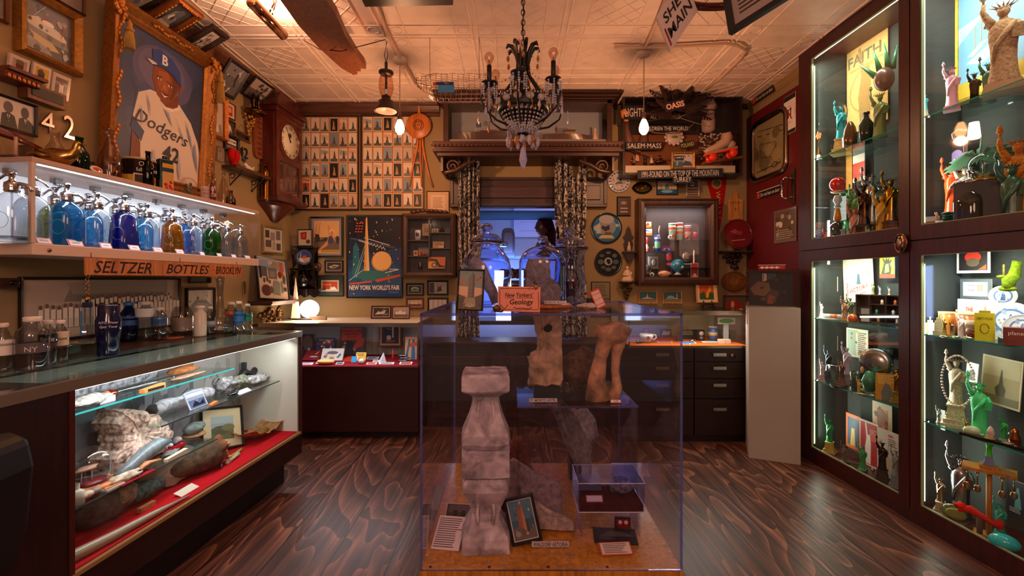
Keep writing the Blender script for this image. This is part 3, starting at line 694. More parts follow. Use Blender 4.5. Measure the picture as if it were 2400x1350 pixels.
# ---------------------------------------------------------------- pictures on the walls
def picture(label,loc,rz,w,h,fcol,fw,spec,matc=None,mw=0,lean=0,roll=0,kind='wood',depth=.022,name='framed_picture',cat='picture',prof=None,beads=False,group=None,base='888',glass=False,artkind='satin'):
 t=T(name,label,cat,loc,(lean,roll,rz),group)
 iw,ih=w-2*fw,h-2*fw
 if prof is None: prof=[(0,-depth*.55),(fw*.25,-depth*.75),(fw*.6,-depth),(fw*.9,-depth*.8),(fw,-depth*.4),(fw,0),(0,0)]
 m=M(fcol).frame(iw,ih,prof)
 if beads:
  n=max(8,int(iw/.02));m.set(beads)
  for i in range(n):
   for z in (-ih/2-fw*.5,ih/2+fw*.5): m.ell((-iw/2+iw*(i+.5)/n,-depth,z),(iw/n*.42,.004,fw*.18),6,4)
  n=max(8,int(ih/.02))
  for i in range(n):
   for x in (-iw/2-fw*.5,iw/2+fw*.5): m.ell((x,-depth,-ih/2+ih*(i+.5)/n),(fw*.18,.004,ih/n*.42),6,4)
 m.bd('frame',kind,t)
 m=M(base).box(-iw/2-.002,iw/2+.002,-.006,0,-ih/2-.002,ih/2+.002)
 if matc:
  art(m,iw,ih,'r 0 0 1 1 %s' % matc,-.0065);art(m,iw-2*mw,ih-2*mw,spec,-.0069)
 else: art(m,iw,ih,spec,-.0065)
 m.bd('print',artkind,t)
 if glass: M('fff').add([(-iw/2,-.010,-ih/2),(iw/2,-.010,-ih/2),(iw/2,-.010,ih/2),(-iw/2,-.010,ih/2)],[(0,1,2,3)]).bd('glass','pane',t)
 return t
def hang(S_,x0,y0,x1,y1,label,fcol,fwpx,spec,off=.003,**k):
 c,w,h=S_.rect(x0,y0,x1,y1);fw=fwpx*S_.at((x0+x1)/2).y/F
 return picture(label,c+S_.n*off,S_.rz,w,h,fcol,fw,spec,**k)
BW_LADY='b {b};'
def bust(x,s,skin='777',cloth='222',hat=None,bg='bbb',top=.62):
 o='r 0 0 1 1 %s;p %s %f 0 %f .28 %f .42 %f .42 %f .28 %f 0;e %f %f %f %f %s' % (bg,cloth,x-.42*s,x-.38*s,x-.15*s,x+.15*s,x+.38*s,x+.42*s,x,top,.15*s,.17*s,skin)
 if hat: o += ';p %s %f %f %f %f %f %f %f %f' % (hat,x-.18*s,top+.05*s,x-.13*s,top+.24*s,x+.13*s,top+.24*s,x+.2*s,top+.05*s)
 return o
GOLD='c98a3a'
hang(LEFT,28,0,178,152,'large gold framed grey photograph of a car, nearest the camera','b07c38',17,
  'b 5a5a60;r 0 .6 1 1 6e6e78;p d8d4cc .05 .62 .3 .72 .75 .6 .9 .5 .9 .42 .1 .5;p 888 .1 .5 .9 .42 .95 .3 .1 .3;e .45 .68 .1 .06 8a4a50;e .5 .66 .13 .05 f4f0ea;e .8 .52 .05 .05 f0d8a8;p c8b890 .1 .4 .6 .3 .75 .18 .3 .12;p 999 .05 .3 .5 .16 .6 .05 .0 .05;n 4 22 .09 8a8a90 6a6a70 a8a8a8 444;l .78 .5 .86 .85 .012 a87868;l .2 .7 .45 .98 .01 ccc',kind='gilt',depth=.05)
hang(LEFT,68,-120,193,6,'thin silver frame cut off by the top edge above the car photograph','8a7460',5,'b 6a5a50;n 2 8 .2 8a7a70 a08878',kind='metal')
hang(LEFT,-55,-50,13,42,'wooden frame at the very left edge above the trading cards','6a3a1c',6,'b 402a20;n 5 8 .2 a06848 3a2a24')
for k,(x0,y0,x1,y1,lab,sp) in enumerate((
 (9,133,56,186,'trading card of a smiling man in white jersey, first of three','b d0b8a8;r .1 .1 .9 .9 a09088;e .5 .6 .22 .25 5a3424;e .5 .78 .24 .1 6a5a50;p d8d0c8 .15 .1 .35 .35 .7 .35 .9 .1;l .2 .1 .4 .3 .05 8a3030'),
 (64,153,107,208,'trading card with yellow ground and man in cap, middle of three','b d8c8b0;r .1 .1 .9 .9 c89a3a;e .45 .5 .2 .24 3a2418;p 4a4040 .25 .6 .2 .75 .45 .85 .65 .7 .65 .6;p 6a6a70 .1 .1 .3 .28 .7 .28 .85 .1;l .7 .3 .85 .5 .03 604020'),
 (111,176,153,230,'faded trading card of a standing player, last of three','b c8b0a0;r .12 .12 .88 .88 5a4a44;r .12 .55 .88 .7 8a7a70;p d8d0c8 .38 .2 .36 .6 .64 .6 .62 .2 .52 .2 .5 .4 .48 .2;e .5 .66 .1 .08 7a5040'))):
 c,w,h=LEFT.rect(x0,y0,x1,y1)
 m=M('c8b8b0').box(-w/2,w/2,-.012,0,-h/2,h/2);art(m,w*.9,h*.92,sp,-.0125)
 tag(m.bd('trading_card','gloss',None,c+LEFT.n*.012,(dg(8),0,LEFT.rz)),lab,'card','trading cards in clear holders')
hang(LEFT,-60,226,81,304,'black framed photograph of two men in dark suits','151212',6,
  'b c8beb4;p 222 .35 0 .38 .45 .5 .55 .62 .45 .68 0;p 2a2626 .68 0 .7 .42 .8 .52 .9 .45 .99 .3 1 0;e .5 .72 .09 .2 4a4644;e .82 .68 .08 .2 3a3634;p eee .47 .45 .53 .45 .5 .2;p eee .8 .45 .86 .45 .83 .2;r .49 .25 .51 .45 111;r .825 .2 .845 .45 111',depth=.02)
c,w,h=LEFT.rect(40,203,132,250)
m=M('6a3c20').box(-w/2,w/2,-.05,0,-.035,.035);m.box(-w/2+.015,w/2-.015,-.053,-.049,-.018,.024,'0e0c0c')
tag(m.bd('shadow_box','wood',None,c+LEFT.n*.001,(0,0,LEFT.rz)),'narrow wooden box with black glass front below the trading cards','box')
c,w,h=LEFT.rect(-30,165,64,195)
b=T('wall_shelf','carved dark wall shelf with gilt edge at far left below the cards','shelf',c+LEFT.n*.002,LEFT.rz)
M('5a2418').box(-w/2,w/2,-.10,0,-.0,.014).box(-w/2,w/2-.01,-.08,0,-.03,0).bd('board','wood',b)
m=M('d08040');[m.ell((-w/2+.012+.018*i,-.082,-.02),(.008,.004,.012),6,4) for i in range(int(w/.018)-1)];m.bd('carved_edge','gilt',b)
for ch,x0,x1,y0,y1,lab in (('4',88,118,262,312,'shiny silver metal numeral four on the wall'),('2',141,166,272,325,'shiny silver metal numeral two on the wall')):
 c,w,h=LEFT.rect(x0,y0,x1,y1);m=M('a89894').text(ch,0,0,h,'a89894',0,w=w)
 o=m.bd('house_number','metal',None,c+LEFT.n*.014,(0,0,LEFT.rz));s_=o.modifiers.new('s','SOLIDIFY');s_.thickness=.012;s_.offset=0
 tag(o,lab,'number')
c,w,h=LEFT.rect(558,342,579,372);m=M('141010').text('42',0,0,h*.8,'141010',0,w=w)
o=m.bd('black_number','satin',None,c+LEFT.n*.008,(0,0,LEFT.rz));s_=o.modifiers.new('s','SOLIDIFY');s_.thickness=.006;s_.offset=0
tag(o,'black painted number above the small wooden bracket shelf','number')
# the big portrait
JER=('b 2c3a5e;n 8 26 .16 32446c 2a3656 3a4668 263252;e .5 .76 .36 .20 4a4a70;e .48 .78 .28 .16 5c5878;e .3 .45 .12 .2 34426c;'
 'p 24304e .7 .3 1 .3 1 .9 .85 .75;'
 'p dccfc4 .17 .38 .22 .56 .34 .615 .47 .62 .7 .60 .86 .50 .97 .36 1 .28 1 0 .22 0 .25 .25;'
 'p 1f3a6a .17 .38 .15 .30 .27 .22 .30 .30;p 6a3018 .17 .28 .26 .22 .28 0 .16 0;'
 'p f0e4da .44 .60 .50 .53 .60 .52 .70 .56 .70 .60 .60 .56 .52 .57;'
 'p 6a3018 .46 .64 .46 .57 .53 .54 .62 .55 .68 .58 .68 .66;'
 'p 7a3a1e .37 .80 .36 .70 .42 .60 .52 .56 .60 .60 .66 .68 .69 .78 .66 .84;p 93502c .42 .78 .42 .68 .48 .62 .54 .64 .57 .74 .54 .8;e .70 .72 .02 .035 7a3a1e;p 5c2a16 .58 .80 .67 .82 .66 .70 .60 .62 .57 .60 .61 .7;'
 'l .40 .735 .47 .745 .006 2a120a;l .52 .735 .60 .72 .006 2a120a;e .435 .722 .025 .007 efe6e0;e .565 .705 .025 .007 efe6e0;e .437 .722 .010 .007 1a0c08;e .567 .705 .010 .007 1a0c08;p a4603a .48 .70 .46 .66 .52 .65 .515 .70;p efe6e0 .455 .632 .50 .615 .545 .625 .50 .600;l .45 .637 .55 .632 .005 4a1a10;'
 'p 1e3a7e .36 .80 .34 .91 .42 .935 .58 .915 .68 .85 .70 .74 .60 .79 .48 .815;p 16305e .36 .80 .48 .815 .60 .79 .70 .745 .70 .76 .6 .81 .48 .84;p d8d0d4 .28 .822 .36 .835 .40 .815 .34 .80;p 1e3a7e .27 .83 .38 .845 .44 .82 .36 .825;'
 'p 8a98b8 .24 .48 .27 .40 .26 .33 .25 .4;p 8a98b8 .30 .58 .34 .50 .35 .42 .32 .5;p 8a98b8 .50 .52 .60 .42 .62 .4 .56 .5;p 7a8cb4 .78 .50 .86 .38 .90 .26 .82 .4;p 8a98b8 .64 .5 .76 .36 .78 .3 .7 .42;p 7a8cb4 .92 .36 .96 .22 .98 .1 .9 .26;p a8b0c4 .40 .2 .44 .1 .42 .0 .38 .1;p a8b0c4 .7 .24 .74 .12 .74 0 .7 .1')
c,w,h=LEFT.rect(215,76,470,446);pw,ph=w,h
po=picture('large gilt framed oil portrait of a ball player in cap and jersey',c+LEFT.n*.05,LEFT.rz,w,h,'a06a30',.075,JER,kind='gilt',depth=.06,base='2c3a5e',lean=dg(3),
 prof=[(0,-.018),(.012,-.03),(.02,-.022),(.03,-.035),(.05,-.055),(.062,-.05),(.075,-.06),(.075,0),(0,0)],name='framed_portrait',cat='painting')
m=M('e8dcd0');iw,ih=w-.15,h-.15
m.text('B',.49*iw-iw/2,.875*ih-ih/2,.058,'e8e4e8',-.0135,bold=.03,w=.04);m.bd('cap_letter','satin',po)
m=M('1c2438').text('Dodgers',.47*iw-iw/2+.02,.355*ih-ih/2,.095,'1c2438',-.0125,w=.37,shear=.25,rot=dg(-8));m.text('42',.62*iw-iw/2,.2*ih-ih/2,.09,'1c2438',-.0127,bold=.02);m.bd('jersey_lettering','satin',po)
rr=random.Random(3)
for sx in (-1,1):
 for sz in (1,-1):
  m=M('d28a3c')
  for i in range(16):
   a=rr.random()*6;q=rr.random()*.06
   m.ell((sx*(w/2-.035)+q*cos(a)*.7,-.06,sz*(h/2-.035)+q*sin(a)*.9),(rr.uniform(.006,.014),.012,rr.uniform(.008,.02)),7,5)
  m.bd('corner_ornament','gilt',po)
for z in (0,.28,-.28):
 for sx in (-1,1):
  m=M('d28a3c')
  for i in range(9): m.ell((sx*(w/2-.038)+.010*sin(i),-.058,z+.022*(i-4)),(.009,.008,.014),6,4)
  m.bd('side_ornament','gilt',po)
m=M('d28a3c')
for i in range(13): m.ell((.022*(i-6),-.058,h/2-.038+.008*sin(i*1.3)),(.014,.008,.009),6,4)
m.bd('side_ornament','gilt',po)
def tassel(x,y0,y1,lab):
 a=LEFT.at(x);k=a.y/F;zt,zb=1.25+(655-y0)*k,1.25+(655-y1)*k;H_=zt-zb
 t=T('tassel',lab,'tassel',V3((a.x,a.y,zb))+LEFT.n*.16,LEFT.rz,'gold tassels on the portrait')
 m=M('b8904a');n=22
 for i in range(n):
  an=2*pi*i/n;m.tube([(.012*cos(an),.012*sin(an),H_*.62),(.02*cos(an),.02*sin(an),H_*.3),(.022*cos(an+.1),.022*sin(an+.1),0)],.0028,4)
 m.bd('fringe','cloth',t)
 M('b08040').la([(0,H_*.6),(.02,H_*.6),(.022,H_*.66),(.014,H_*.72),(.010,H_*.8),(.014,H_*.86),(.004,H_*.95),(.003,H_)],12).bd('head','cloth',t)
tassel(236,48,118,'gold tassel hanging at the upper left corner of the portrait')
tassel(464,165,242,'gold tassel hanging at the upper right corner of the portrait')
def leaning(label,L_,B_,R_,fcol,fw,spec,**k):      # pixel of left end of the lower edge, right end of it, upper right corner
 b=LEFT.at(*B_);l=LEFT.at(L_[0]);w=(V3((b.x,b.y))-V3((l.x,l.y))).length
 q=(R_[0]-CX)/F;n,u=LEFT.n,LEFT.u
 o=(q*b.y-b.x)/(n.x-q*n.y);y=b.y+n.y*o;z=EYE+(HY-R_[1])*y/F
 dz=min(z,CH-.005)-b.z;a=atan2(o,dz);h=sqrt(o*o+dz*dz)
 c=b-u*w/2+n*(o/2+.012)+V3((0,0,dz/2))
 return picture(label,c,LEFT.rz,w,h,fcol,fw,spec,lean=a,**k)
leaning('gilt beaded frame leaning from the ceiling, photograph of a face under a cap',(316,33),(383,88),(472,33),'a05a24',.038,'b 33353c;n 3 8 .2 44484e 2a2c30;p 8a8680 .15 .1 .3 .75 .55 .9 .7 .7 .75 .1;p c8c0b4 .05 .0 .2 .3 .8 .25 .95 0;p 5a5a60 .35 .65 .5 .95 .75 .85 .7 .55;p d8d0c4 .3 .5 .42 .68 .5 .55 .42 .38;e .52 .5 .08 .1 3a3634',kind='gilt',depth=.03,beads='e0a050')
leaning('dark carved frame leaning from the ceiling, photograph of a play at base',(408,93),(452,133),(534,85),'2e1c18',.04,'b 9a9088;r 0 .5 1 1 c0b4a8;n 12 16 .13 3a3634 5a5450 e0d8cc 222;p 3a3634 .2 .1 .35 .5 .5 .2;p e0d8d0 .3 .2 .5 .5 .55 .3;e .65 .7 .04 .05 222',depth=.02)
leaning('black frame near the ceiling, photograph of a player running to base',(491,200),(542,234),(583,168),'12121a',.022,'b 5e5c60;r .0 .6 1 1 767478;p b8b4b4 .5 0 .56 0 .8 1 .76 1;p 2a2c30 .62 .4 .6 .75 .72 .8 .7 .5 .8 .3 .72 .28 .66 .45 .6 .2 .56 .22;n 6 9 .09 c8c4c0 333 888;e .68 .84 .04 .05 ccc;p ddd .1 .1 .2 .35 .35 .2 .3 .08',depth=.015)
leaning('black frame beside the clock top, photograph of shoes above a crowd',(560,212),(606,246),(640,206),'12121a',.018,'b a89890;r 0 0 1 .45 5a5450;n 15 16 .12 3a3634 8a8078 222 c0b0a4;e .45 .8 .09 .16 4a4444 -.5;e .75 .72 .08 .14 4a4444 -.3',depth=.015)
leaning('dark frame cut off by the top edge beside the beaded frame',(262,-20),(312,28),(395,-30),'1c1614',.02,'b 8a8480;n 2 6 .2 a8a29c 6a6460',depth=.018)
c,w,h=LEFT.rect(457,130,488,205)
m=M('d8c8b8').box(-w/2,w/2,-.003,0,-h/2,h/2);art(m,w,h,'r .06 .05 .94 .97 9a8c84;p e4dcd4 .1 .05 .15 .5 .4 .6 .75 .5 .9 .05;e .42 .72 .16 .13 3a2a22;p 2a3040 .25 .78 .3 .92 .6 .9 .6 .76;t .5 .3 .06 2a3040 Dodgers',-.0035)
tag(m.bd('photo_print','satin',None,c+LEFT.n*.004,(0,0,LEFT.rz)),'unframed player photograph pinned beside the upper right tassel','photograph')
hang(LEFT,466,216,525,322,'wide gold frame with grey photograph of a batter, right of the portrait','b8702c',8.5,
  'b c4b8b0;p 4a4440 .0 0 .05 .4 .4 .45 .6 .2 .5 0;p 8a807a .4 .45 .6 .2 .9 .35 1 .0 .5 0;p ddd4cc .6 .2 .75 .3 .8 .1 .6 .1;e .55 .68 .17 .16 3a3430;p 6a625c .34 .72 .4 .88 .68 .88 .75 .70;p 5a5048 .02 .5 .3 1 .4 1 .12 .48',kind='gilt',depth=.04)
small=[
 (525,242,547,278,'tiny gold framed colour card right of the batter photograph','7a4a28',1.6,'b d8c8b8;r .2 .15 .8 .85 a83420;e .5 .55 .18 .2 d8a088'),
 (521,282,546,318,'unframed dark card of a pitcher in white','3a2c24',.8,'b 3a322e;p ddd4cc .3 .1 .3 .6 .5 .8 .7 .6 .8 .2 .6 .4 .5 .1'),
 (522,320,557,358,'thick black shadow frame with a signed white card','100e10',5,'b 141214;r .12 .5 .88 .95 ddd0c8;w .25 .65 .7 .85 2 333;r .12 .1 .88 .4 6a6460;n 4 8 .12 8a8480 333'),
 (462,328,478,360,'small card with blue band in clear holder, first beside portrait','b8a898',1,'b e0d4cc;e .5 .62 .25 .2 5a3a2c;r 0 0 1 .2 3a6a8a'),
 (481,336,499,370,'small card with orange edge in clear holder','b8a898',1,'b d0c0b4;r .12 .1 .88 .9 7a6a64;p e8e0d8 .3 .15 .35 .6 .65 .6 .7 .15;e .5 .7 .12 .1 4a342a'),
 (503,344,519,378,'small grey card in clear holder, lowest of the row','b8a898',1,'b 8a7a6c;n 3 8 .2 a09080 6a5a50'),
 (461,377,476,404,'tiny dark framed photograph behind the glass cloche','4a2a1a',1.6,'b b8aca4;p 333 .3 0 .35 .5 .5 .7 .65 .5 .7 0'),
 (479,381,496,410,'tiny wooden framed photograph of a standing man above the soda can','4a2a1a',1.8,'b c8bcb4;p 333 .3 0 .35 .5 .5 .7 .65 .5 .7 0;e .5 .75 .1 .12 333'),
 (440,649,489,664,'small dark wooden box frame under the seltzer case','6a4a30',2.5,'b 0c0a0c'),
 (612,532,661,596,'pale gold shadow frame of small grey prints in the corner','7a6a42',5,'b c8b8a8;r .08 .6 .3 .92 3a3638;r .35 .5 .6 .85 8a8480;r .66 .55 .9 .95 6a6468;r .1 .2 .4 .5 5a5458;r .48 .1 .62 .45 a09890;r .68 .1 .92 .4 4a4648'),
]
for (x0,y0,x1,y1,lab,fc,fw,sp) in small: hang(LEFT,x0,y0,x1,y1,lab,fc,fw,sp,depth=.02)
hang(LEFT,432,674,500,757,'dark framed arch photograph behind the water bottles','1c1210',6,'b 9a948c;r 0 .45 1 1 bab4ac;p 5a5652 .08 .0 .1 .5 .3 .68 .7 .68 .92 .5 .95 .0;e .5 .45 .28 .14 7a766e;p 3a3834 .3 .1 .32 .3 .5 .42 .7 .3 .7 .1;n 5 10 .08 aaa 444',depth=.02)
# panoramic team photograph
c0,c1=LEFT.at(40),LEFT.at(418);w=(c1-c0).length;zt,zb=1.262,.958;mid=(c0+c1)/2
spec='b b8a494;r 0 0 1 .3 a8988a;p 8a7c70 .2 .62 .25 .95 .9 .98 .9 .6;p a09284 .22 .95 .9 .98 .88 .75 .25 .74;r .3 .5 .8 .62 4a4038;'
for i in range(9): spec += 'r %.3f .45 %.3f .66 ddd0c4;' % (.3+i*.062,.31+i*.062)
for i in range(30):
 x=.08+i*.0305;hh=.50+.02*sin(i*1.7)+(i/30)*.06
 spec += 'p e0d4ca %.3f .18 %.3f %.3f %.3f %.3f %.3f .18;e %.3f %.3f .009 .035 6a4a3c;r %.4f .18 %.4f .34 c8bcb0;' % (x-.013,x-.012,hh,x+.012,hh,x+.013,x,hh+.04,x-.009,x+.009)
for i in range(22):
 x=.28+i*.028;hh=.66+.02*sin(i*2.1);spec += 'p d0c4b8 %.3f %.3f %.3f %.3f %.3f %.3f %.3f %.3f;e %.3f %.3f .008 .028 5a4034;' % (x-.010,hh-.1,x-.010,hh,x+.010,hh,x+.010,hh-.1,x,hh+.03)
picture('wide black framed sepia panorama photograph of a team lined up',V3((mid.x,mid.y,(zt+zb)/2))+LEFT.n*.003,LEFT.rz,w,zt-zb,'1a1412',.014,spec,depth=.02,base='c8b4a4')
# sign under the seltzer case
a,b=LSELT.at(194),LSELT.at(561);w=(b-a).length;mid=(a+b)/2
sg=T('hanging_sign','long tan wooden sign hand lettered about seltzer bottles below the case','sign',V3((mid.x,mid.y,1.305))+LSELT.n*.012,LSELT.rz)
m=M('c87e4a').box(-w/2,w/2,-.006,.006,-.036,.038);m.bd('board','wood',sg)
m=M('1c1420').text('SELTZER',-w*.325,.0,.054,'1c1420',-.0068,w=w*.29,shear=.28,bold=.01)
m.text('BOTTLES',w*.06,.0,.05,'1c1420',-.0068,w=w*.30,shear=.28,bold=.01);m.text('-',w*.245,0,.01,'1c1420',-.0068,w=.012)
m.text('BROOKLYN',w*.375,.0,.046,'1c1420',-.0068,w=w*.225,shear=.28,bold=.01);m.bd('lettering','satin',sg)
m=M('5a3a20')
for x in (-w/2+.02,w/2-.05,0): m.tube([(x,-.004,.034),(x,-.004,.06)],.0015,5)
m.bd('wire','metal',sg)
ch=M('b88a50')
for i in range(5): ch.tube([(.007*cos(t*pi/4),.0+(.003 if i % 2 else 0),-.04-i*.018+.010*sin(t*pi/4)) for t in range(8)],.0018,5,closed=True)
ch.ell((0,0,-.14),(.012,.008,.012)).bd('chain','metal',sg,(-w/2+.01,0,0))
# bracket shelves, bat board, extinguisher and others on the left wall
def figure_group(m,s,n=4):
 for i in range(n):
  a=i*1.7;x,y=.03*s*cos(a),.02*s*sin(a)
  m.la([(.012*s,0),(.010*s,.05*s),(.016*s,.07*s),(.013*s,.10*s),(.006*s,.115*s)],8,(x,y,0));m.ell((x,y,.125*s),(.010*s,.010*s,.012*s),8,6)
  m.tube([(x,y,.10*s),(x+.02*s*cos(a+1),y-.01,.08*s),(x+.03*s*cos(a+1),y-.015,.11*s)],.004*s,5)
a=LEFT.at(577);k=a.y/F;z=1.25+(655-263)*k
b=T('wall_bracket','ornate gilt wall bracket below the ceiling, carrying a bronze group','bracket',V3((a.x,a.y,z)),LEFT.rz)
M('7a5028').la([(0,-.02),(.06,-.02),(.075,-.008),(.075,0),(0,0)],20,(0,-.075,0)).bd('plate','metal',b)
m=M('a87838');rr=random.Random(5)
for i in range(46):
 t=rr.random();m.ell((rr.uniform(-1,1)*.055*(1-t),-.02-.03*rr.random()*(1-t),-.03-.15*t),(.012,.012,.014),6,5)
m.bd('scrollwork','gilt',b)
g=M('4a3a2c');figure_group(g,1.0,5);g.cb(0,0,0,.11,.09,.012)
tag(g.bd('statuette','metal',None,V3((a.x,a.y,z+.001))+LEFT.n*.075,(0,0,LEFT.rz)),'dark bronze statuette group standing on the gilt wall bracket','statuette')
c,w,h=LEFT.rect(545,303,583,336)
b=T('hanging_plaque','small wooden wall plaque with black pane hung from a wire','plaque',c+LEFT.n*.003,LEFT.rz)
M('6a4426').frame(w-.03,.03,[(0,-.012),(.008,-.02),(.015,-.015),(.015,0),(0,0)]).bd('frame','wood',b)
M('0c0a0a').box(-w/2+.012,w/2-.012,-.008,0,-.016,.016).bd('pane','gloss',b)
M('4a3a30').tube([(-w*.3,-.003,.02),(0,-.002,.09),(w*.3,-.003,.02)],.0012,4).bd('wire','metal',b)
c,w,h=LEFT.rect(589,252,612,372)
m=M('8a4a26').prism([(x*w,z*h) for x,z in ((-.4,-.42),(-.3,-.48),(0,-.5),(.3,-.48),(.42,-.42),(.5,0),(.42,.42),(.2,.5),(-.2,.5),(-.42,.42),(-.5,0))],-.02,0)
[m.ell((0,-.02,h*(.4-.1*i)),(w*.25,.004,h*.03),8,5,col='6a3018') for i in range(9)]
tag(m.bd('carved_board','wood',None,c+LEFT.n*.004,(0,0,LEFT.rz)),'long upright carved wooden board with rounded ends beside the clock','board')
a,b_=LEFT.at(520),LEFT.at(604);mid=(a+b_)/2;w=(b_-a).length;z=1.25+(655-402)*mid.y/F
sh=T('wall_shelf','small rustic wooden shelf on iron scroll bracket left of the clock','shelf',V3((mid.x,mid.y,z)),LEFT.rz)
M('4a2a18').box(-w/2,w/2,-.11,0,-.022,0).bd('board','wood',sh)
m=M('1a1210')
for x in (-w*.3,w*.3): m.tube([(x,-.004,-.13),(x,-.02,-.11),(x,-.05,-.08),(x,-.085,-.05),(x,-.10,-.023)],.006,6);m.tube([(x,-.02+.018*cos(i*.6),-.06+.018*sin(i*.6)) for i in range(10)],.004,5)
m.bd('iron_bracket','satin',sh)
def on_left(x,dz=0,out=.05): q=LEFT.at(x);return V3((q.x,q.y,z+.001+dz))+LEFT.n*out
f_=T('baseball_figurine','small white baseball slide figurine on the rustic shelf','figurine',on_left(566),LEFT.rz)
M('e0d4cc').tube([(.05,0,.015),(.02,-.01,.025),(-.01,0,.03),(-.04,.0,.05)],[.01,.014,.018,.014],8).tube([(-.04,0,.05),(-.06,-.02,.03)],.008,6).tube([(.05,0,.015),(.07,0,.05)],.008,6).ell((-.03,-.02,.0),(.0,.0,.0),3,3).box(-.06,.06,-.025,.025,0,.006).bd('body','plastic',f_)
M('2a3a5a').ell((-.045,0,.073),(.014,.014,.014)).la([(.018,.078),(.012,.09),(0,.094)],10,(-.045,0,0)).bd('head','plastic',f_)
m=M('b01818').tube([(-.02,0,.10),(-.03,0,.05),(-.015,0,.0)],[.02,.024,.016],10).tube([(.02,0,.10),(.03,0,.05),(.012,0,.0)],[.02,.024,.016],10).ell((0,0,0),(.03,.02,.02))
a=LEFT.at(534);tag(m.bd('red_mitt','cloth',None,V3((a.x,a.y,z+.025))+LEFT.n*.045,(0,0,LEFT.rz)),'red folded cloth mitts above the rustic shelf','mitt')
a=LEFT.at(606);k=a.y/F
ex=T('fire_extinguisher','old brass hand fire extinguisher mounted before the clock','extinguisher',V3((a.x,a.y,1.25+(655-470)*k))+LEFT.n*.06,LEFT.rz)
H_=70*k
M('8a6430').la([(0,0),(.036,0),(.038,.01),(.036,.015),(.036,H_*.9),(.03,H_),(.012,H_+.012),(.010,H_+.03),(0,H_+.03)],20).bd('tank','metal',ex)
M('5a4020').cyl((-.03,0,H_+.04),(.03,0,H_+.04),.005).cyl((0,0,H_+.025),(0,0,H_+.06),.006).cyl((-.02,0,H_+.06),(.02,0,H_+.06),.005).bd('pump_handle','metal',ex)
# ---- the things standing on the seltzer case
TOPZ=1.7225
def ont(x,back): q=LSELT.off(-back).at(x);return V3((q.x,q.y,TOPZ))
def hpx(p,px): return px*p.y/F
def bottle(name,label,p,H_,r,col,prof=None,kind='glass',cat='bottle',cap=None,lab=None,group=None,n=18,labcol='e0d8d0',liquid=None,neck=.35):
 t=T(name,label,cat,p,LSELT.rz*.5,group)
 pr_=prof or [(0,.002),(.92,.0),(1,.02),(1,.50),(.96,.58),(.6,.70),(neck,.80),(neck*.95,.95),(neck*1.15,.96),(neck*1.15,1.0),(neck*.8,1.0)]
 M('fff').la([(a*r,b*H_) for a,b in pr_],n,cap=False).bd('body',kind,t,color=col)['tinted']=1
 if cap: M(cap).la([(r*neck*1.25,H_*.93),(r*neck*1.3,H_*.935),(r*neck*1.3,H_*1.01),(r*neck*1.1,H_*1.02),(0,H_*1.02)],n).bd('cap','plastic',t)
 if lab:
  z0,z1,txt,tc=lab
  m=M(labcol).la([(r*.985,z0*H_),(r*.985,z1*H_)],n,cap=False)
  if txt:
   for i,s_ in enumerate(txt.split('|')): m.text(s_,0,(z1-(z1-z0)*(i+.5)/len(txt.split('|')))*H_,(z1-z0)*H_*.6/len(txt.split('|')),tc,-r*1.03,maxw=r*1.4)
  m.bd('label','satin',t)
 if liquid: M('fff').la([(0,.01*H_),(.93*r,.01*H_),(.93*r,liquid*H_),(0,liquid*H_)],n).bd('water','glass',t,color='e8eef0')
 return t
q=ont(37,.10);b=T('clear_case','tall clear plastic display box at the left end of the case top','box',q,LSELT.rz)
M('fff').box(-.035,.035,-.035,.035,0,hpx(q,61)).bd('shell','glass',b);M('c8a090').cyl((0,0,.01),(0,0,hpx(q,50)),.006).box(-.03,.03,-.03,.03,0,.006,'4a342c').bd('stand','satin',b)
q=ont(128,.07);d=T('duck_figure','polished brass duck figure on the seltzer case','figure',q,LSELT.rz-dg(70))
L_=hpx(q,105)
m=M('b89050')
m.tube([(-L_*.55,0,.055),(-L_*.40,0,.05),(-L_*.2,0,.042),(0,0,.036),(L_*.2,0,.038),(L_*.33,0,.052),(L_*.38,0,.07),(L_*.40,0,.088),(L_*.43,0,.098),(L_*.49,0,.096)],[.004,.014,.026,.036,.034,.022,.014,.014,.013,.005],14)
m.bd('body','metal',d);M('a07838').tube([(L_*.47,0,.097),(L_*.58,0,.094)],[.006,.002],6).bd('bill','metal',d);M('7a5a30').tube([(0,.01,.01),(.0,.015,0),(.02,.015,0)],.004,5).tube([(0,-.01,.01),(.0,-.015,0),(.02,-.015,0)],.004,5).bd('feet','metal',d)
bottle('glass_bottle','clear embossed bottle behind the brass duck',ont(129,.20),hpx(ont(129,.2),95),.034,'e8e0dc',neck=.42)
bottle('green_bottle','bright green glass bottle beside the brass duck',ont(186,.17),hpx(ont(186,.17),92),.036,'0e7a3c',kind='tint',neck=.38,lab=(.12,.42,'||','2a8a4a'),labcol='1c6a3c')
bottle('glass_bottle','small dark speckled bottle between the green and large clear bottles',ont(214,.24),.10,.028,'8a7a60')
bottle('large_glass_bottle','big clear bottle with long tapering neck before the portrait',ont(256,.17),hpx(ont(256,.17),126),.052,'e4dcd8',prof=[(0,.0),(.96,0),(1,.04),(1,.36),(.9,.50),(.5,.68),(.32,.8),(.28,.95),(.36,.96),(.36,1)],n=24)
m=M('d8ccc8').ell((0,0,0),(.03,.006,.018),16,8).ell((0,-.004,0),(.02,.004,.010),12,6,col='b84038')
tag(m.bd('oval_badge','gloss',None,ont(226,.05)+V3((0,0,.021)),(dg(-20),0,LSELT.rz)),'small oval white badge with red centre leaning on case top','badge')
q=ont(325,.16);H_=hpx(q,68);r=hpx(q,74)/2*.86
cn=T('coffee_can','big black and yellow coffee can in front of the portrait','can',q,LSELT.rz-dg(35))
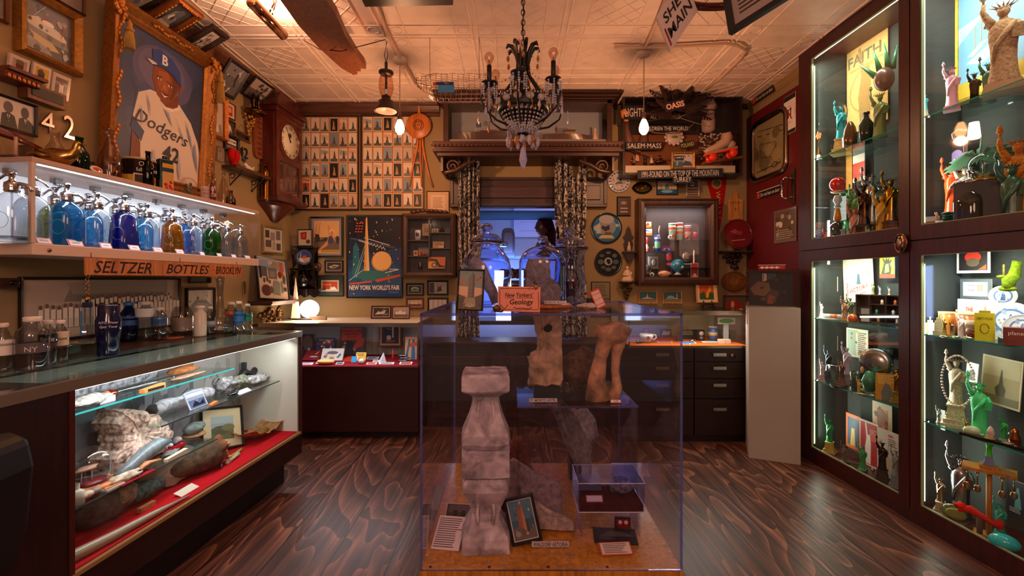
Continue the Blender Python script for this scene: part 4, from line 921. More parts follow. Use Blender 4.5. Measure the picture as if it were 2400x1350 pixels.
m=M('14121a').la([(0,0),(r,0),(r,H_*.96),(r*1.03,H_*.97),(r*1.03,H_),(0,H_)],32)
m.bd('tin','gloss',cn);M('c8a040').la([(r*1.005,.01),(r*1.005,H_*.42)],32,cap=False).bd('yellow_band','gloss',cn)
M('b8a070').la([(r*1.04,H_*.94),(r*1.05,H_*1.01),(0,H_*1.015)],32).bd('lid','plastic',cn)
m=M('fff').text('Chock',r*.25,H_*.80,H_*.15,'efe6dc',-r*1.04,w=r*.9);m.text("full o'Nuts",r*.25,H_*.60,H_*.13,'efe6dc',-r*1.04,w=r*1.2);m.box(-r*.5,r*.1,-r*1.03,-r*.95,H_*.04,H_*.46,'d8d0c8');m.box(-r*.44,r*.04,-r*1.04,-r*.95,H_*.08,H_*.42,'3a3634');m.ell((r*.55,-r*.9,H_*.26),(r*.22,.008,H_*.18),col='a03018');m.bd('printing','gloss',cn)
q=ont(347,.09);bottle('dark_soda_bottle','dark cola bottle standing in front of the coffee can',q,hpx(q,86),.024,'2a1410',kind='tint',neck=.45,lab=(.3,.5,None,None),labcol='8a1c14')
q=ont(352,.25);dm=T('glass_dome','large clear glass dome behind the coffee can','dome',q,0)
M('fff').la([(.09*cos(i*pi/20),.10+.10*sin(i*pi/20)) for i in range(0,10)]+[(0,.2)],28,cap=False).la([(.09,0),(.09,.10)],28,cap=False).bd('shell','glass',dm)
q=ont(386,.09);H_=hpx(q,84)
cn=T('tall_tin','tall dark syrup tin with yellow cherry label','tin',q,LSELT.rz-dg(25))
M('16201a').box(-.032,.032,-.022,.022,0,H_*.9).la([(.012,H_*.9),(.012,H_*1.0),(0,H_)],12).bd('tin','gloss',cn,bevel=.004)
m=M('c89838').box(-.020,.032,-.0235,-.02,H_*.02,H_*.78);m.box(-.020,.032,-.024,-.022,H_*.55,H_*.66,'1a1a1c')
for i,(a,b_) in enumerate(((-.005,.2),(.015,.16),(.02,.28),(.0,.10),(.022,.09))): m.ell((a,-.024,b_*H_),(.009,.003,.010),col='b81c14')
m.bd('label','gloss',cn)
q=ont(441,.13);cl=T('glass_cloche','small glass cloche over a dried specimen on the case top','cloche',q,0)
M('fff').la([(.042,0),(.042,.085)]+[(.042*cos(i*pi/16),.085+.042*sin(i*pi/16)) for i in range(1,9)],24,cap=False).bd('shell','glass',cl)
M('2a1a14').la([(0,0),(.052,0),(.052,.008),(0,.010)],24).bd('base','wood',cl)
m=M('4a6a3a').tube([(0,0,.01),(.004,0,.05),(-.004,0,.09)],.003,5)
for i in range(7): m.ell((.012*cos(i*2.2),.012*sin(i*2.2),.04+.008*i),(.010,.007,.010),6,5,col='7a4a34' if i % 2 else '4a6a3a')
m.bd('specimen','matte',cl)
q=ont(483,.10);cn=T('soda_can','small white beer can with red lettering on the case top','can',q,LSELT.rz-dg(40))
M('c8bcb8').la([(0,0),(.026,0),(.028,.005),(.028,.088),(.025,.094),(0,.094)],22).bd('tin','satin',cn)
m=M('b83028')
for i,s_ in enumerate(('SODA','BEER','CO')): m.text(s_,0,.068-.02*i,.014,'a04038',-.0285)
m.bd('printing','satin',cn)
q=ont(499,.06);bottle('soda_bottle','slim white lettered soda bottle at the right of the beer can',q,hpx(q,92),.018,'d8ccc8',lab=(.1,.4,'CITY|CLUB','f0e8e8'),labcol='a02a24',neck=.5)
q=ont(524,.10);bottle('glass_bottle','clear wide-shouldered bottle near the right end of the case top',q,hpx(q,84),.033,'e0d4cc',prof=[(0,0),(.96,0),(1,.05),(1,.35),(.7,.58),(.35,.78),(.3,.95),(.4,.96),(.4,1)])
q=ont(541,.17);bottle('brown_bottle','amber bottle at the right end of the case top',q,hpx(q,46),.030,'8a6a48',neck=.4)
q=ont(10,.16);m=M('5a1414');[m.tube([(-.16,-.02+i*.008,.10+i*.01),(0,-.03+i*.004,.085+i*.006),(.17,-.02,.06)],[.012,.010,.003],8) for i in range(4)]
m.box(-.12,-.09,-.03,.03,0,.10,'3a1a12');m.box(.05,.08,-.03,.02,0,.07,'3a1a12')
tag(m.bd('model_hull','gloss',None,q,(0,0,LSELT.rz)),'dark red slender model hull at the left end of the case top','model')
# ---- seltzer bottles
def seltzer_proto(faceted):
 t=T('seltzer_bottle','x','bottle')
 pr_=[(.0,.0),(.052,.0),(.056,.008),(.056,.13),(.052,.155),(.040,.176),(.022,.190),(.018,.198)] if not faceted else [(.0,.0),(.058,.0),(.060,.008),(.050,.165),(.036,.180),(.022,.190),(.018,.198)]
 g=M('fff').la(pr_,24 if not faceted else 12,cap=False).bd('glass_body','tint' if faceted else 'glass',t);g['tinted']=1
 M('fff').la([(.046,.012),(.046,.022),(.0,.024)],20,cap=False).bd('glass_foot','glass',t,color='c0c8d0')
 m=M('cfcfd4').la([(.021,.192),(.024,.200),(.022,.206),(.024,.212),(.022,.228),(.014,.234),(.009,.24),(.009,.258),(.013,.260),(.013,.270),(.005,.274),(0,.274)],16)
 m.bd('siphon_head','chrome',t)
 M('cfcfd4').tube([(.0,0,.222),(.024,0,.226),(.045,0,.222),(.058,0,.208),(.062,0,.198)],[.010,.008,.0065,.006,.0055],10).bd('spout','chrome',t)
 M('cfcfd4').tube([(0,0,.262),(-.02,0,.258),(-.036,0,.245),(-.046,0,.232)],[.006,.005,.005,.003],8).bd('lever','chrome',t)
 M('e0e4e8').cyl((0,0,.02),(0,0,.2),.003,n=6).bd('dip_tube','glass',t)
 m=M('6a7880').tube([(.024*cos(i*pi/10),-.0562,.08+.030*sin(i*pi/10)) for i in range(20)],.0008,4,closed=True)
 pass
 m.bd('etched_mark','gloss',t)
 return t
P0,P1=seltzer_proto(False),seltzer_proto(True);used=set()
SB=[(28,.05,'e8ecf0',0,0,.98,'clear seltzer bottle nearest the camera behind the end glass',-1),
 (76,.085,'dfe4ea',0,0,1.0,'clear seltzer bottle standing at the front glass corner',1),
 (128,.235,'a8b080',0,1,1.0,'olive tinted seltzer bottle behind the first blue one',-1),
 (157,.085,'1a9cc0',0,2,1.0,'deep teal-blue seltzer bottle, first coloured one in front row',-1),
 (206,.235,'58c0e0',0,1,1.0,'pale blue seltzer bottle in the back row behind the embossed one',1),
 (228,.095,'dde6ee',0,0,.95,'clear seltzer bottle with embossed badge between teal and cobalt',1),
 (270,.235,'e8ecf0',0,0,1.0,'clear seltzer bottle in back row left of the cobalt one',-1),
 (291,.10,'1a2a9c',1,2,1.0,'cobalt blue faceted tapering seltzer bottle',-1),
 (329,.235,'50c0e0',0,1,1.0,'blue seltzer bottle in back row just right of the cobalt one',1),
 (345,.095,'dde6ee',0,0,.93,'clear seltzer bottle with round mark right of the cobalt one',-1),
 (386,.235,'e8ecf0',0,0,1.0,'clear seltzer bottle in back row left of the amber one',1),
 (404,.095,'c89018',1,2,.93,'amber yellow faceted tapering seltzer bottle',-1),
 (431,.235,'38a8dc',0,1,1.0,'bright blue seltzer bottle in back row right of the amber one',1),
 (453,.095,'dde6ee',0,0,.9,'clear seltzer bottle between the amber and the green ones',1),
 (474,.235,'e8ecf0',0,0,.98,'clear seltzer bottle in back row left of the green one',-1),
 (496,.095,'1c8a34',0,2,.9,'green seltzer bottle in the front row',-1),
 (509,.235,'e8ecf0',0,0,.95,'clear seltzer bottle hidden behind the green one',1),
 (532,.095,'d8e0e8',0,0,.88,'clear seltzer bottle just right of the green one',1),
 (563,.10,'d8e0e8',0,0,.86,'clear seltzer bottle last in the row at the right end',1)]
for (x,back,colr,fac,sat,scl,lab,flip) in SB:
 q=LSELT.off(-back).at(x);loc=V3((q.x,q.y,SZ0+.0005));proto=P1 if fac else P0
 rz=LSELT.rz+dg(-70+20*(flip > 0))+(0 if flip > 0 else 0)
 if flip > 0: rz += pi-dg(0)
 if fac not in used: used.add(fac);r=proto;r.location=loc;r.rotation_euler=(0,0,rz);r.scale=(scl,)*3;tag(r,lab,None,'seltzer bottles in the wall case');[setattr(k,'color',(*hexc(colr),1)) for k in r.children if k.get('tinted')]
 else: r=copy_thing(proto,loc,rz,lab,'seltzer bottles in the wall case',colr,scl)
 if sat == 2:
  for k in r.children:
   if k.get('tinted'): k.data=k.data.copy();k.data.materials[0]=mat('tint')
for i,x in enumerate((106,181,251,318,373,424,476,516,550,582)):
 q=LSELT.off(-.02).at(x);k=q.y/F;w=(34,34,28,27,24,22,13,14,14,17)[i]*k
 m=M('f0e8e6').box(-w/2,w/2,-.001,.001,0,w*.52 if i < 6 else .022);art(m,w,w*.5 if i < 6 else .021,'b c8483c;r .07 .1 .93 .9 f2ecea;w .25 .35 .8 .65 2 8a8088',-.0012,0)
 nb=('first clear bottle','teal-blue bottle','embossed clear bottle','cobalt bottle','clear bottle left of amber','amber bottle','clear bottle left of green','green bottle','clear bottle right of green','last clear bottle')[i]
 tag(m.bd('name_card','matte',None,V3((q.x,q.y,SZ0+.0005)),(dg(-28),0,LSELT.rz)),'white red-edged name card in front of the '+nb,'card','red-edged cards along the seltzer case')
# ---------------------------------------------------------------- back wall, left half
def liberty_card(i,sky,dark=False):
 r=random.Random(i*7+3);fc=r.choice(['3a4038','4a4a42','54483c','2e3834','5a5248']);sea=r.choice(['5a5a4e','6a6258','4c5450','786a5a'])
 if dark: fc,sea='b08a5a','1c1a20'
 x=.5+r.uniform(-.08,.08);b=r.uniform(.14,.26);t=r.uniform(.78,.92)
 h=t-b;s=''
 s += 'r .05 .04 .95 .96 %s;' % sky
 if not dark and r.random()< .5: s += 'p %s .05 %.2f .05 .9 .95 .8 .95 %.2f;' % (r.choice(['c8b0a0','d8a080','98a0a4','e0c0a8']),r.uniform(.5,.7),r.uniform(.4,.7))
 s += 'r .05 .04 .95 %.3f %s;' % (b+.02,sea)
 s += 'p %s %.3f %.3f %.3f %.3f %.3f %.3f %.3f %.3f;' % (fc,x-.2,b,x-.12,b+h*.38,x+.12,b+h*.38,x+.2,b)
 s += 'p %s %.3f %.3f %.3f %.3f %.3f %.3f %.3f %.3f %.3f %.3f;' % (fc,x-.10,b+h*.38,x-.07,b+h*.74,x-.02,b+h*.84,x+.08,b+h*.7,x+.10,b+h*.38)
 s += 'p %s %.3f %.3f %.3f %.3f %.3f %.3f' % (fc,x-.06,b+h*.7,x-.13,b+h,x-.03,b+h*.76)
 return s
def card_board(label,x0,y0,x1,y1,ncol,nrow,seed,first=0):
 c,w,h=BACK.rect(x0,y0,x1,y1)
 t=T('postcard_display',label,'picture',c+BACK.n*.003,0,'framed panels of statue postcards')
 M('1a1210').frame(w-.02,h-.02,[(0,-.012),(.004,-.018),(.01,-.018),(.01,0),(0,0)]).bd('frame','satin',t)
 M('b07a4a').box(-w/2+.008,w/2-.008,-.004,0,-h/2+.008,h/2-.008).bd('backing','paint',t)
 rr=random.Random(seed);cw,chh=(w-.03)/ncol,(h-.03)/nrow
 SK=['d8c0ac','c8b4a4','d4c8b8','c0a898','8a94a0','e0d0c0','d0a88c','7a8898','dcc8b4','b8a494']
 for j in range(nrow):
  for i in range(ncol):
   if i < first: continue
   dk=rr.random()< .08;sky='14141a' if dk else ('a8532c' if rr.random()< .03 else rr.choice(SK))
   m=M('e8d4c0' if rr.random()< .7 else sky).box(-cw*.43,cw*.43,-.002,0,-chh*.46,chh*.46)
   art(m,cw*.86,chh*.92,liberty_card(seed*100+j*10+i,sky,dk),-.0022)
   m.bd('postcard','satin',t,(-w/2+.015+cw*(i+.5)+rr.uniform(-.001,.001),-.005,h/2-.015-chh*(j+.5)))
 return t
card_board('panel of statue postcards in rows, partly behind the wall clock',660,272,842,493,8,6,1,1)
card_board('panel of statue postcards in rows, behind the hanging cane stool',847,270,995,492,6,6,2)
hang(BACK,1000,448,1054,500,'thin brown framed typed letter below the cane stool legs','7a4424',2.5,'b b89468;r .15 .1 .85 .85 d0a880;w .25 .2 .8 .75 8 8a6a4a',depth=.015)
hang(BACK,727,508,806,604,'black framed bathing poster with grey mat, left of big blue poster','100e12',4.5,
  'b e0b078;r 0 .1 1 .42 6a5a4a;r 0 .38 1 .5 8a6a4a;p 3a3430 .05 .35 .05 .6 .2 .58 .25 .4 .5 .5 .55 .38;p 3a3430 .85 .3 .9 .55 1 .5 1 .3;p d8905c .2 .12 .45 .32 .58 .45 .66 .4 .5 .22 .26 .1;p d8905c .55 .42 .62 .6 .72 .62 .74 .42;p 3a4a6a .54 .33 .60 .52 .76 .55 .78 .36 .66 .28;p d8905c .6 .58 .55 .86 .6 .88 .66 .62;p d8905c .74 .58 .86 .4 .9 .28 .84 .38 .72 .5;e .72 .68 .11 .07 e8c890;e .72 .64 .05 .05 c88050;r .3 .02 .98 .11 c89a3c;t .64 .065 .045 2a2018 NEW YORK WORLD FAIR 1939;l .15 .2 .25 .95 .006 3a3028;l .02 .3 .12 .9 .006 3a3028',matc='8a8a94',mw=.022,depth=.02)
hang(BACK,762,610,806,640,'small black framed photograph of a boat below the bathing poster','141012',4,'b 2a2422;p b8a48c .1 .5 .5 .75 .9 .65 .6 .35 .3 .3;e .5 .5 .2 .12 6a5a48;r 0 0 1 .2 5a4c40',matc='b8a898',mw=.006)
hang(BACK,742,645,807,695,'wide dark grey mat with small orange matchbook label','26282a',2,'b c8b8a0;r .08 .12 .92 .88 b8401c;t .3 .62 .14 f0d8a8 WORLDS FAIR;p f0e8e0 .5 .15 .55 .5 .6 .35 .75 .45 .88 .2;r .08 .12 .92 .2 e0d4c0',matc='1e2826',mw=.038)
# the big poster: spire and ball in flat colours
FAIR=('b 0e2444;r 0 .55 1 1 0c1628;p 123a6a 0 0 0 .45 1 .62 1 0;p 17507c 0 .1 0 .3 .6 .5 1 .35 1 .1;'
 'p 3a4a6a .03 .72 .05 .74 .9 .62 .85 .6;p c8d0e0 .3 .74 .78 .645 .78 .635 .3 .73;'
 'p 1a6a78 .08 .25 .1 .62 .15 .68 .2 .62 .24 .22;'
 'n 77 26 .018 e8b090 f0d8b0 d85030;'
 'p e8a838 .30 .30 .335 .98 .36 .98 .40 .30;p f0c890 .355 .30 .35 .99 .36 .99 .405 .30;'
 'o .63 .44 .125 d8902c;o .64 .448 .115 e8b870;p 2a6a70 .2 .26 .28 .32 .55 .33 .8 .30 .85 .27 .7 .21 .3 .19;p c84828 .5 .21 .98 .28 .98 .255 .55 .18;p c84828 .03 .17 .45 .20 .45 .18 .03 .15;'
 'l .02 .2 .3 .34 .006 d8d4d0;l .12 .24 .32 .64 .006 a8c0b8;l .16 .24 .34 .62 .006 a8c0b8;l .70 .30 .95 .34 .01 e0dcd8;l .95 .34 .78 .345 .008 e0dcd8;'
 'n 31 26 .02 c8b890 8a9a7a;tb .5 .115 .062 f0d8d0 NEW YORK WORLD\'S FAIR;r .76 .04 .95 .07 2a5a9a')
# people and lights on the bridge: small dots
FAIR += ''.join(';e %.3f %.3f .008 .012 e8e0d8' % (.22+.028*i,.70-.006*i*(1+.1*sin(i*3))) for i in range(18))+''.join(';r %.3f %.3f %.3f %.3f d85030' % (.14+.05*(i % 3)+.01*(i//3),.80+.035*(i//3),.17+.05*(i % 3)+.01*(i//3),.815+.035*(i//3)) for i in range(12))
hang(BACK,813,504,945,699,'large deep blue framed fair poster with tall spire and pale ball','0e0c12',3.5,FAIR,depth=.02,glass=True)
pl=T('carved_roundel','small round carved wooden plaque left of the boat photograph','plaque',BACK.at(742,626)+BACK.n*.002,0)
m=M('5a3420').la([(.047,0),(.045,.012),(.03,.016),(.0,.018)],20,ax='y')
for i in range(10): m.ell((.028*cos(i*.63),-.016,.028*sin(i*.63)),(.008,.005,.008),6,5)
m.ell((0,-.018,0),(.012,.006,.014),col='8a5a38').bd('relief','wood',pl)
for x0,y0,x1,y1,lab,fc,sp in (
 (952,664,994,693,'small dark framed photo of a lit fountain at night, upper of two','1a1416','b 1a2a28;e .5 .55 .3 .3 a0a888;e .5 .5 .2 .15 4a5a50;r .1 .2 .9 .3 5a6a5c'),
 (1001,657,1051,692,'wide black framed photo of a dancer on stairs','100c10','b a09894;r 0 0 .3 1 3a3438;p 2a262a .5 .1 .55 .6 .7 .7 .75 .2;l .3 .1 .9 .9 .05 5a5458;l .5 .05 .5 .95 .04 2a2628'),
 (952,698,994,724,'small brown framed photo below the lit fountain photo','5a2c18','b b8a088;r 0 0 1 .4 6a3c28;p d8c8b0 .2 .4 .3 .8 .45 .4 .6 .8 .7 .4'),
 (1002,697,1051,730,'black framed photo of pale columns below the dancer photo','100c10','b c0b4b0;r .2 0 .24 1 8a7e7c;r .5 0 .54 1 8a7e7c;r .75 0 .79 1 8a7e7c')):
 hang(BACK,x0,y0,x1,y1,lab,fc,4.5,sp,depth=.02,matc='d0c4b8',mw=.004)
# cubby cabinet
c,w,h=BACK.rect(950,505,1072,650)
cu=T('cubby_cabinet','dark wooden cubby cabinet of fair souvenirs right of the blue poster','cabinet',V3((c.x,4.098,c.z)),0)
D_=.12
M('2c1810').box(-w/2,w/2,-.01,0,-h/2,h/2).box(-w/2,-w/2+.05,-D_,0,-h/2,h/2).box(w/2-.05,w/2,-D_,0,-h/2,h/2).box(-w/2,w/2,-D_,0,-h/2,-h/2+.045).box(-w/2,w/2,-D_,0,h/2-.045,h/2).bd('case','wood',cu,bevel=.004)
M('3a2014').frame(w-.10,h-.10,[(0,-D_),(.01,-D_-.01),(.03,-D_-.015),(.05,-D_-.005),(.05,-D_+.01)]).bd('moulding','wood',cu)
m=M('3a2014');[m.ell((x,-D_+.005,h/2+.008+.018*cos(x*9)),(.03,.012,.016),8,5) for x in (-.14,-.10,-.06,-.02,.02,.06,.10,.14)];m.bd('carved_crest','wood',cu)
M('4a3424').box(-.006,.004,-D_+.02,-.01,-h/2+.2,h/2-.05).box(-w/2+.05,0,-D_+.02,-.01,.04,.05).box(-w/2+.05,0,-D_+.02,-.01,-.10,-.09).box(.0,w/2-.05,-D_+.02,-.01,.11,.118).box(.0,w/2-.05,-D_+.02,-.01,-.03,-.022).bd('dividers','wood',cu).name='shelf_grid'
M('fff').box(-w/2+.05,w/2-.05,-D_+.004,-D_+.007,-h/2+.045,h/2-.045).bd('door_glass','pane',cu)
light('cubby_light','POINT',(c.x,4.0,c.z+h/2-.07),.25,(1,.7,.5),.02)
def mini(name,lab,lx,lz,build_m,m_='satin',cat=None,rot=0,base=None,ly=-.06):
 o=build_m.bd(name,m_,None,V3((c.x+lx,4.098+ly,c.z+lz)),(0,0,rot));return tag(o,lab,cat or name.split('_')[-1])
def flatm(w_,h_,spec,col='888',d=.004,lean=0):
 m=M(col,Matrix.Rotation(lean,4,'X'));m.box(-w_/2,w_/2,-d,0,0,h_);art(m,w_,h_,spec,-d-.0002,0);return m
mini('ceramic_stein','small white stein with blue emblem in the cubby cabinet',-.11,.051,M('c8c4c8').la([(0,0),(.028,0),(.026,.09),(0,.092)],18).ell((0,-.026,.05),(.016,.006,.02),col='2a3a7a'),'plastic','mug')
mini('printed_card','tan printed booklet standing at the top of the cubby cabinet',-.03,.09,flatm(.08,.11,'b 8a7458;r .2 .3 .8 .7 6a5640;w .1 .75 .9 .95 3 4a3a2c'),cat='card')
mini('framed_card','tiny white bordered photo on upper cubby shelf',.045,.1185,flatm(.055,.034,'b c8b8a0;r .08 .12 .92 .88 2a2420;r .3 .3 .45 .7 aaa;r .6 .3 .7 .7 aaa'),cat='photograph')
mini('binocular_toy','little dark metal souvenir beside the tiny photo in the cubby',.105,.1185,M('3a3430').cyl((-.012,0,0),(-.012,0,.035),.009).cyl((.012,0,0),(.012,0,.035),.009).cyl((-.01,0,.02),(.01,0,.02),.005).tube([(.0,0,.03),(.006,0,.05)],.004),'metal','souvenir')
mini('ticket_card','wide pale ticket card on right cubby shelf',.075,-.021,flatm(.10,.06,'b a88868;w .1 .4 .9 .9 4 6a4a34;r .5 .05 .95 .35 c8b49a',lean=-.1),cat='card')
mini('salt_shaker','little orange spire and ball shaker set in the cubby',-.075,-.089,M('c83c1c').la([(.014,0),(.014,.005),(.002,.07),(0,.07)],10,(-.02,0,0)).ell((.018,0,.018),(.017,.017,.017)).box(-.04,.04,-.012,.012,-.001,.003,'2a1a14'),'plastic','souvenir')
mini('photo_card','grey backdrop photo behind the orange shakers in the cubby',-.06,-.089,flatm(.11,.11,'b 7a8488;r 0 .7 1 1 3a4248;p 5a4030 0 0 .3 .3 .6 .1 1 .25 1 0'),cat='photograph',ly=-.02)
mini('photo_card','small white-edged photo left of the orange shakers',-.125,-.089,flatm(.035,.045,'b d8c8b4;r .15 .15 .85 .85 6a5040'),cat='photograph',ly=-.08)
mini('tin_sign','orange and navy toy bus tin leaning in the lowest cubby',.06,-.205,flatm(.155,.105,'b c8702c;r 0 0 .45 .6 d8a040;p 1c2238 .1 .85 .5 .8 .7 .3 1 .2 1 .1 .6 .15 .4 .65 .1 .7;o .35 .3 .22 3a3434;o .35 .3 .14 c8b49a',lean=-.1),cat='tin')
mini('bronze_bell','small bronze figure bell in the lowest left cubby',-.09,-.205,M('8a6a40').la([(0,0),(.022,0),(.012,.03),(.01,.045),(.004,.05),(.008,.06),(0,.07)],12),'metal','bell')
# corner shelf with plate and black pot
q=V3((-1.99,4.0,0));Z=lambda y,Y=4.0: EYE+(HY-y)*Y/F
wn=T('whatnot_shelf','black lacquer corner wall shelf with scalloped apron near the glowing lamp','shelf',(-1.93,4.095,0),0)
m=M('120c0e')
m.box(-.03,.17,-.13,0,Z(581),Z(577)).box(-.02,.16,-.012,0,Z(690),Z(577)).box(-.04,.18,-.13,0,Z(633),Z(629)).box(-.10,.23,-.15,0,Z(681),Z(677))
for s_,x in ((1,-.02),(-1,.16)):
 m.prism([(x,Z(629)),(x+s_*.03,Z(618)),(x+s_*.008,Z(600)),(x+s_*.035,Z(588)),(x-s_*.02,Z(581)),(x-s_*.01,Z(605))],-.11,-.10)
 m.prism([(x-s_*.03,Z(677)),(x+s_*.02,Z(668)),(x+s_*.0,Z(650)),(x+s_*.03,Z(638)),(x-s_*.015,Z(633)),(x-s_*.02,Z(655))],-.12,-.11)
pts=[]
for i in range(25):
 t=i/24;pts.append((-.10+.33*t,Z(690)-.025*abs(sin(t*pi*4))))
m.prism([(-.10,Z(681))]+pts+[(.23,Z(681))],-.15,-.138)
m.bd('shelf','gloss',wn)
def disc(name,label,loc,r,rimc,spec,rim=.15,cat='plate',rz=0,m_='gloss',lean=0,sq=1,dep=.012,cen='ccc'):
 t=T(name,label,cat,loc,(lean,0,rz))
 m=M(rimc).la([(r,.0),(r*1.0,.004),(r*(1-rim*.5),dep),(r*(1-rim),dep*.6),(0,dep*.5)][::-1] if 0 else [(0,.0),(r*.8,0),(r,dep*.9),(r*.985,dep),(r*(1-rim),dep*.5),(0,dep*.45)],36,(0,0,0),1,sq,ax='y')
 if sq != 1: pass
 m.bd('body',m_,t)
 m=M(cen);n=28;rr_=r*(1-rim)
 m.add([(rr_*cos(2*pi*i/n),-dep*.5-.001,rr_*sq*sin(2*pi*i/n)) for i in range(n)],[tuple(range(n))])
 art(m,rr_*2,rr_*2*sq,spec,-dep*.5-.0013);m.bd('painted_scene',m_,t);return t
disc('souvenir_plate','blue and white souvenir plate with orange sun on the black corner shelf',(-1.86,4.02,Z(603)),.068,'5a78b8','o .5 .5 .5 3a4a7a;p b8a898 .05 .45 .95 .5 .9 .2 .5 .02 .15 .2;o .5 .52 .13 d84818;p e8e0d8 .1 .3 .3 .4 .5 .2 .35 .12;l .2 .35 .25 .85 .03 e8e0e0',.12)
pot=T('black_pot','glossy black teapot on the lowest part of the corner shelf','pot',(-1.86,4.0,Z(677)+.001),0)
M('0a080c').la([(0,0),(.03,0),(.06,.03),(.068,.07),(.055,.105),(.03,.12),(.032,.128),(0,.135)],26).bd('body','gloss',pot);M('0a080c').ell((0,0,.145),(.012,.012,.014)).bd('lid_knob','gloss',pot)
M('0a080c').tube([(.055,0,.05),(.085,0,.08),(.092,0,.12)],[.014,.010,.007]).bd('spout','gloss',pot);M('0a080c').tube([(-.04,0,.11),(-.03,0,.16),(.03,0,.16),(.04,0,.11)],.005).bd('handle','gloss',pot)
picture('small black framed orange label leaning on the top of the corner shelf',(-1.86,4.03,Z(577)+.077),0,.135,.155,'120e10',.01,'b c8b49a;p 8a2c18 .2 .4 .15 .85 .65 .9 .6 .38;p c84820 .28 .55 .3 .75 .55 .78 .5 .5;o .75 .25 .14 5a3424',depth=.015)
m=M('6a1a14').la([(0,0),(.03,0),(.032,.01),(.03,.02),(.03,.09),(.034,.1),(.012,.11),(.01,.14),(.004,.17),(0,.17)],16)
tag(m.bd('wooden_bottle','plastic',None,(-1.985,3.86,Z(678,3.9)+.03),None),'dark red turned wooden bottle left of the black pot','bottle')
# gilt corner bracket carrying the collage frame
a=LEFT.at(618);k=a.y/F;z0=1.25+(655-704)*k
cb_=T('corbel_shelf','carved gilt corbel shelf under the collage frame, above the rock case','shelf',V3((a.x,a.y,z0)),LEFT.rz)
M('4a2c1c').box(-.20,.19,-.20,0,-.018,0).box(-.18,.17,-.18,0,-.032,-.018).box(-.14,.14,-.12,-.0,-.20,-.185,'3a2418').bd('board','wood',cb_)
m=M('6a4a2a');rr=random.Random(9)
for s_ in (-1,1):
 for k2 in range(3): m.tube([(s_*(.05+.035*k2+(.045-.0035*i)*cos(i*.5)),-.10+.02*k2,-.10-.015*k2+(.045-.0035*i)*sin(i*.5)) for i in range(12)],.011,6)
for i in range(20): m.ell((rr.uniform(-.12,.12),-.08-.05*rr.random(),rr.uniform(-.18,-.05)),(.018,.02,.018),7,5)
m.bd('scrollwork','gilt',cb_)
COLL='b b8a490;r .03 .72 .95 .97 7a8090;r .78 .6 .9 .95 a84c28;r .08 .55 .32 .8 4a4c52;t .45 .9 .09 e8e0d8 19;e .6 .86 .12 .07 8a7048;r .36 .5 .66 .78 5a5a60;r .4 .55 .6 .7 7a6a60;e .76 .62 .07 .09 5a2a20;e .2 .45 .03 .07 3a3430;e .3 .48 .03 .07 3a3430;e .38 .42 .04 .05 5a4a40;o .25 .2 .14 4a2420;e .42 .22 .06 .09 5a3a30;p 6a7068 .48 .1 .5 .4 .56 .46 .7 .45 .74 .38 .72 .08;r .78 .15 .84 .45 6a6a68;e .9 .5 .05 .12 4a4a4a;r .86 .2 .96 .3 3a3a3a;r .05 .5 .12 .8 1c1a20'
q=LEFT.at(610);picture('tilted black framed collage of small photographed items on the gilt corbel',V3((q.x,q.y,z0+.175))+LEFT.n*.10,LEFT.rz-dg(14),.31,.35,'100c10',.012,COLL,lean=-dg(12),roll=dg(5))
for x_,l_ in ((568,0),):
 m=M('7a5a2c');[m.ell((0,0,-.02*i),(.012-.001*i,.008,.012),6,5) for i in range(5)]
 tag(m.bd('hanging_pendant','gilt',None,LEFT.at(x_,662)+LEFT.n*.02),'small gilt pendant hanging left of the collage frame','pendant')
# glowing lamp: spire and ball
lp=T('spire_lamp','table lamp of a white spire beside a glowing white ball','lamp',(-1.80,3.86,.906),0)
M('1a1414').la([(0,0),(.11,0),(.11,.010),(0,.012)],24,(.02,0,0),1.2,.7).bd('base','satin',lp)
M('e8d8c8').prz([(-.090,-.03),(-.035,-.03),(-.035,.025),(-.090,.025)],.012,.36,top=.06).bd('spire','matte',lp)
M('fff0dc').ell((.055,0,.09),(.078,.078,.078),28,18).bd('globe','emit6',lp)
M('8a7060').box(.08,.22,-.06,-.03,0,.03).bd('caption_block','satin',lp)
M('2a2420').tube([(-.10,.02,.006),(-.16,-.02,.004),(-.18,-.08,.003),(-.12,-.12,.003),(-.05,-.10,.003)],.004,6).bd('cord','satin',lp)
light('globe_lamp_light','POINT',(-1.745,3.78,1.0),5.5,(1,.66,.38),.079)
picture('small brown framed photo standing left on the souvenir case',(-1.145+.0,3.93,.906+.057),0,.175,.113,'4a2014',.012,'b 2a2624;p c8b8a4 .1 .2 .3 .6 .5 .5 .8 .8 .7 .3;p 8a7a68 .5 .1 .9 .4 .9 .2;l .5 .5 .7 .95 .04 aaa',lean=-.15,matc='d8c8b4',mw=.006)
picture('small brown framed photo of white pavilion, right on the souvenir case',(-.965,3.90,.906+.057),0,.155,.113,'5a2416',.010,'b 8a98b0;r 0 .0 1 .3 6a5a4c;p e0d0b8 .1 .3 .15 .6 .3 .55 .45 .75 .6 .55 .8 .6 .85 .3;p c89878 0 .8 .5 .7 1 .85 1 1 0 1',lean=-.15,matc='d8c8b4',mw=.005)
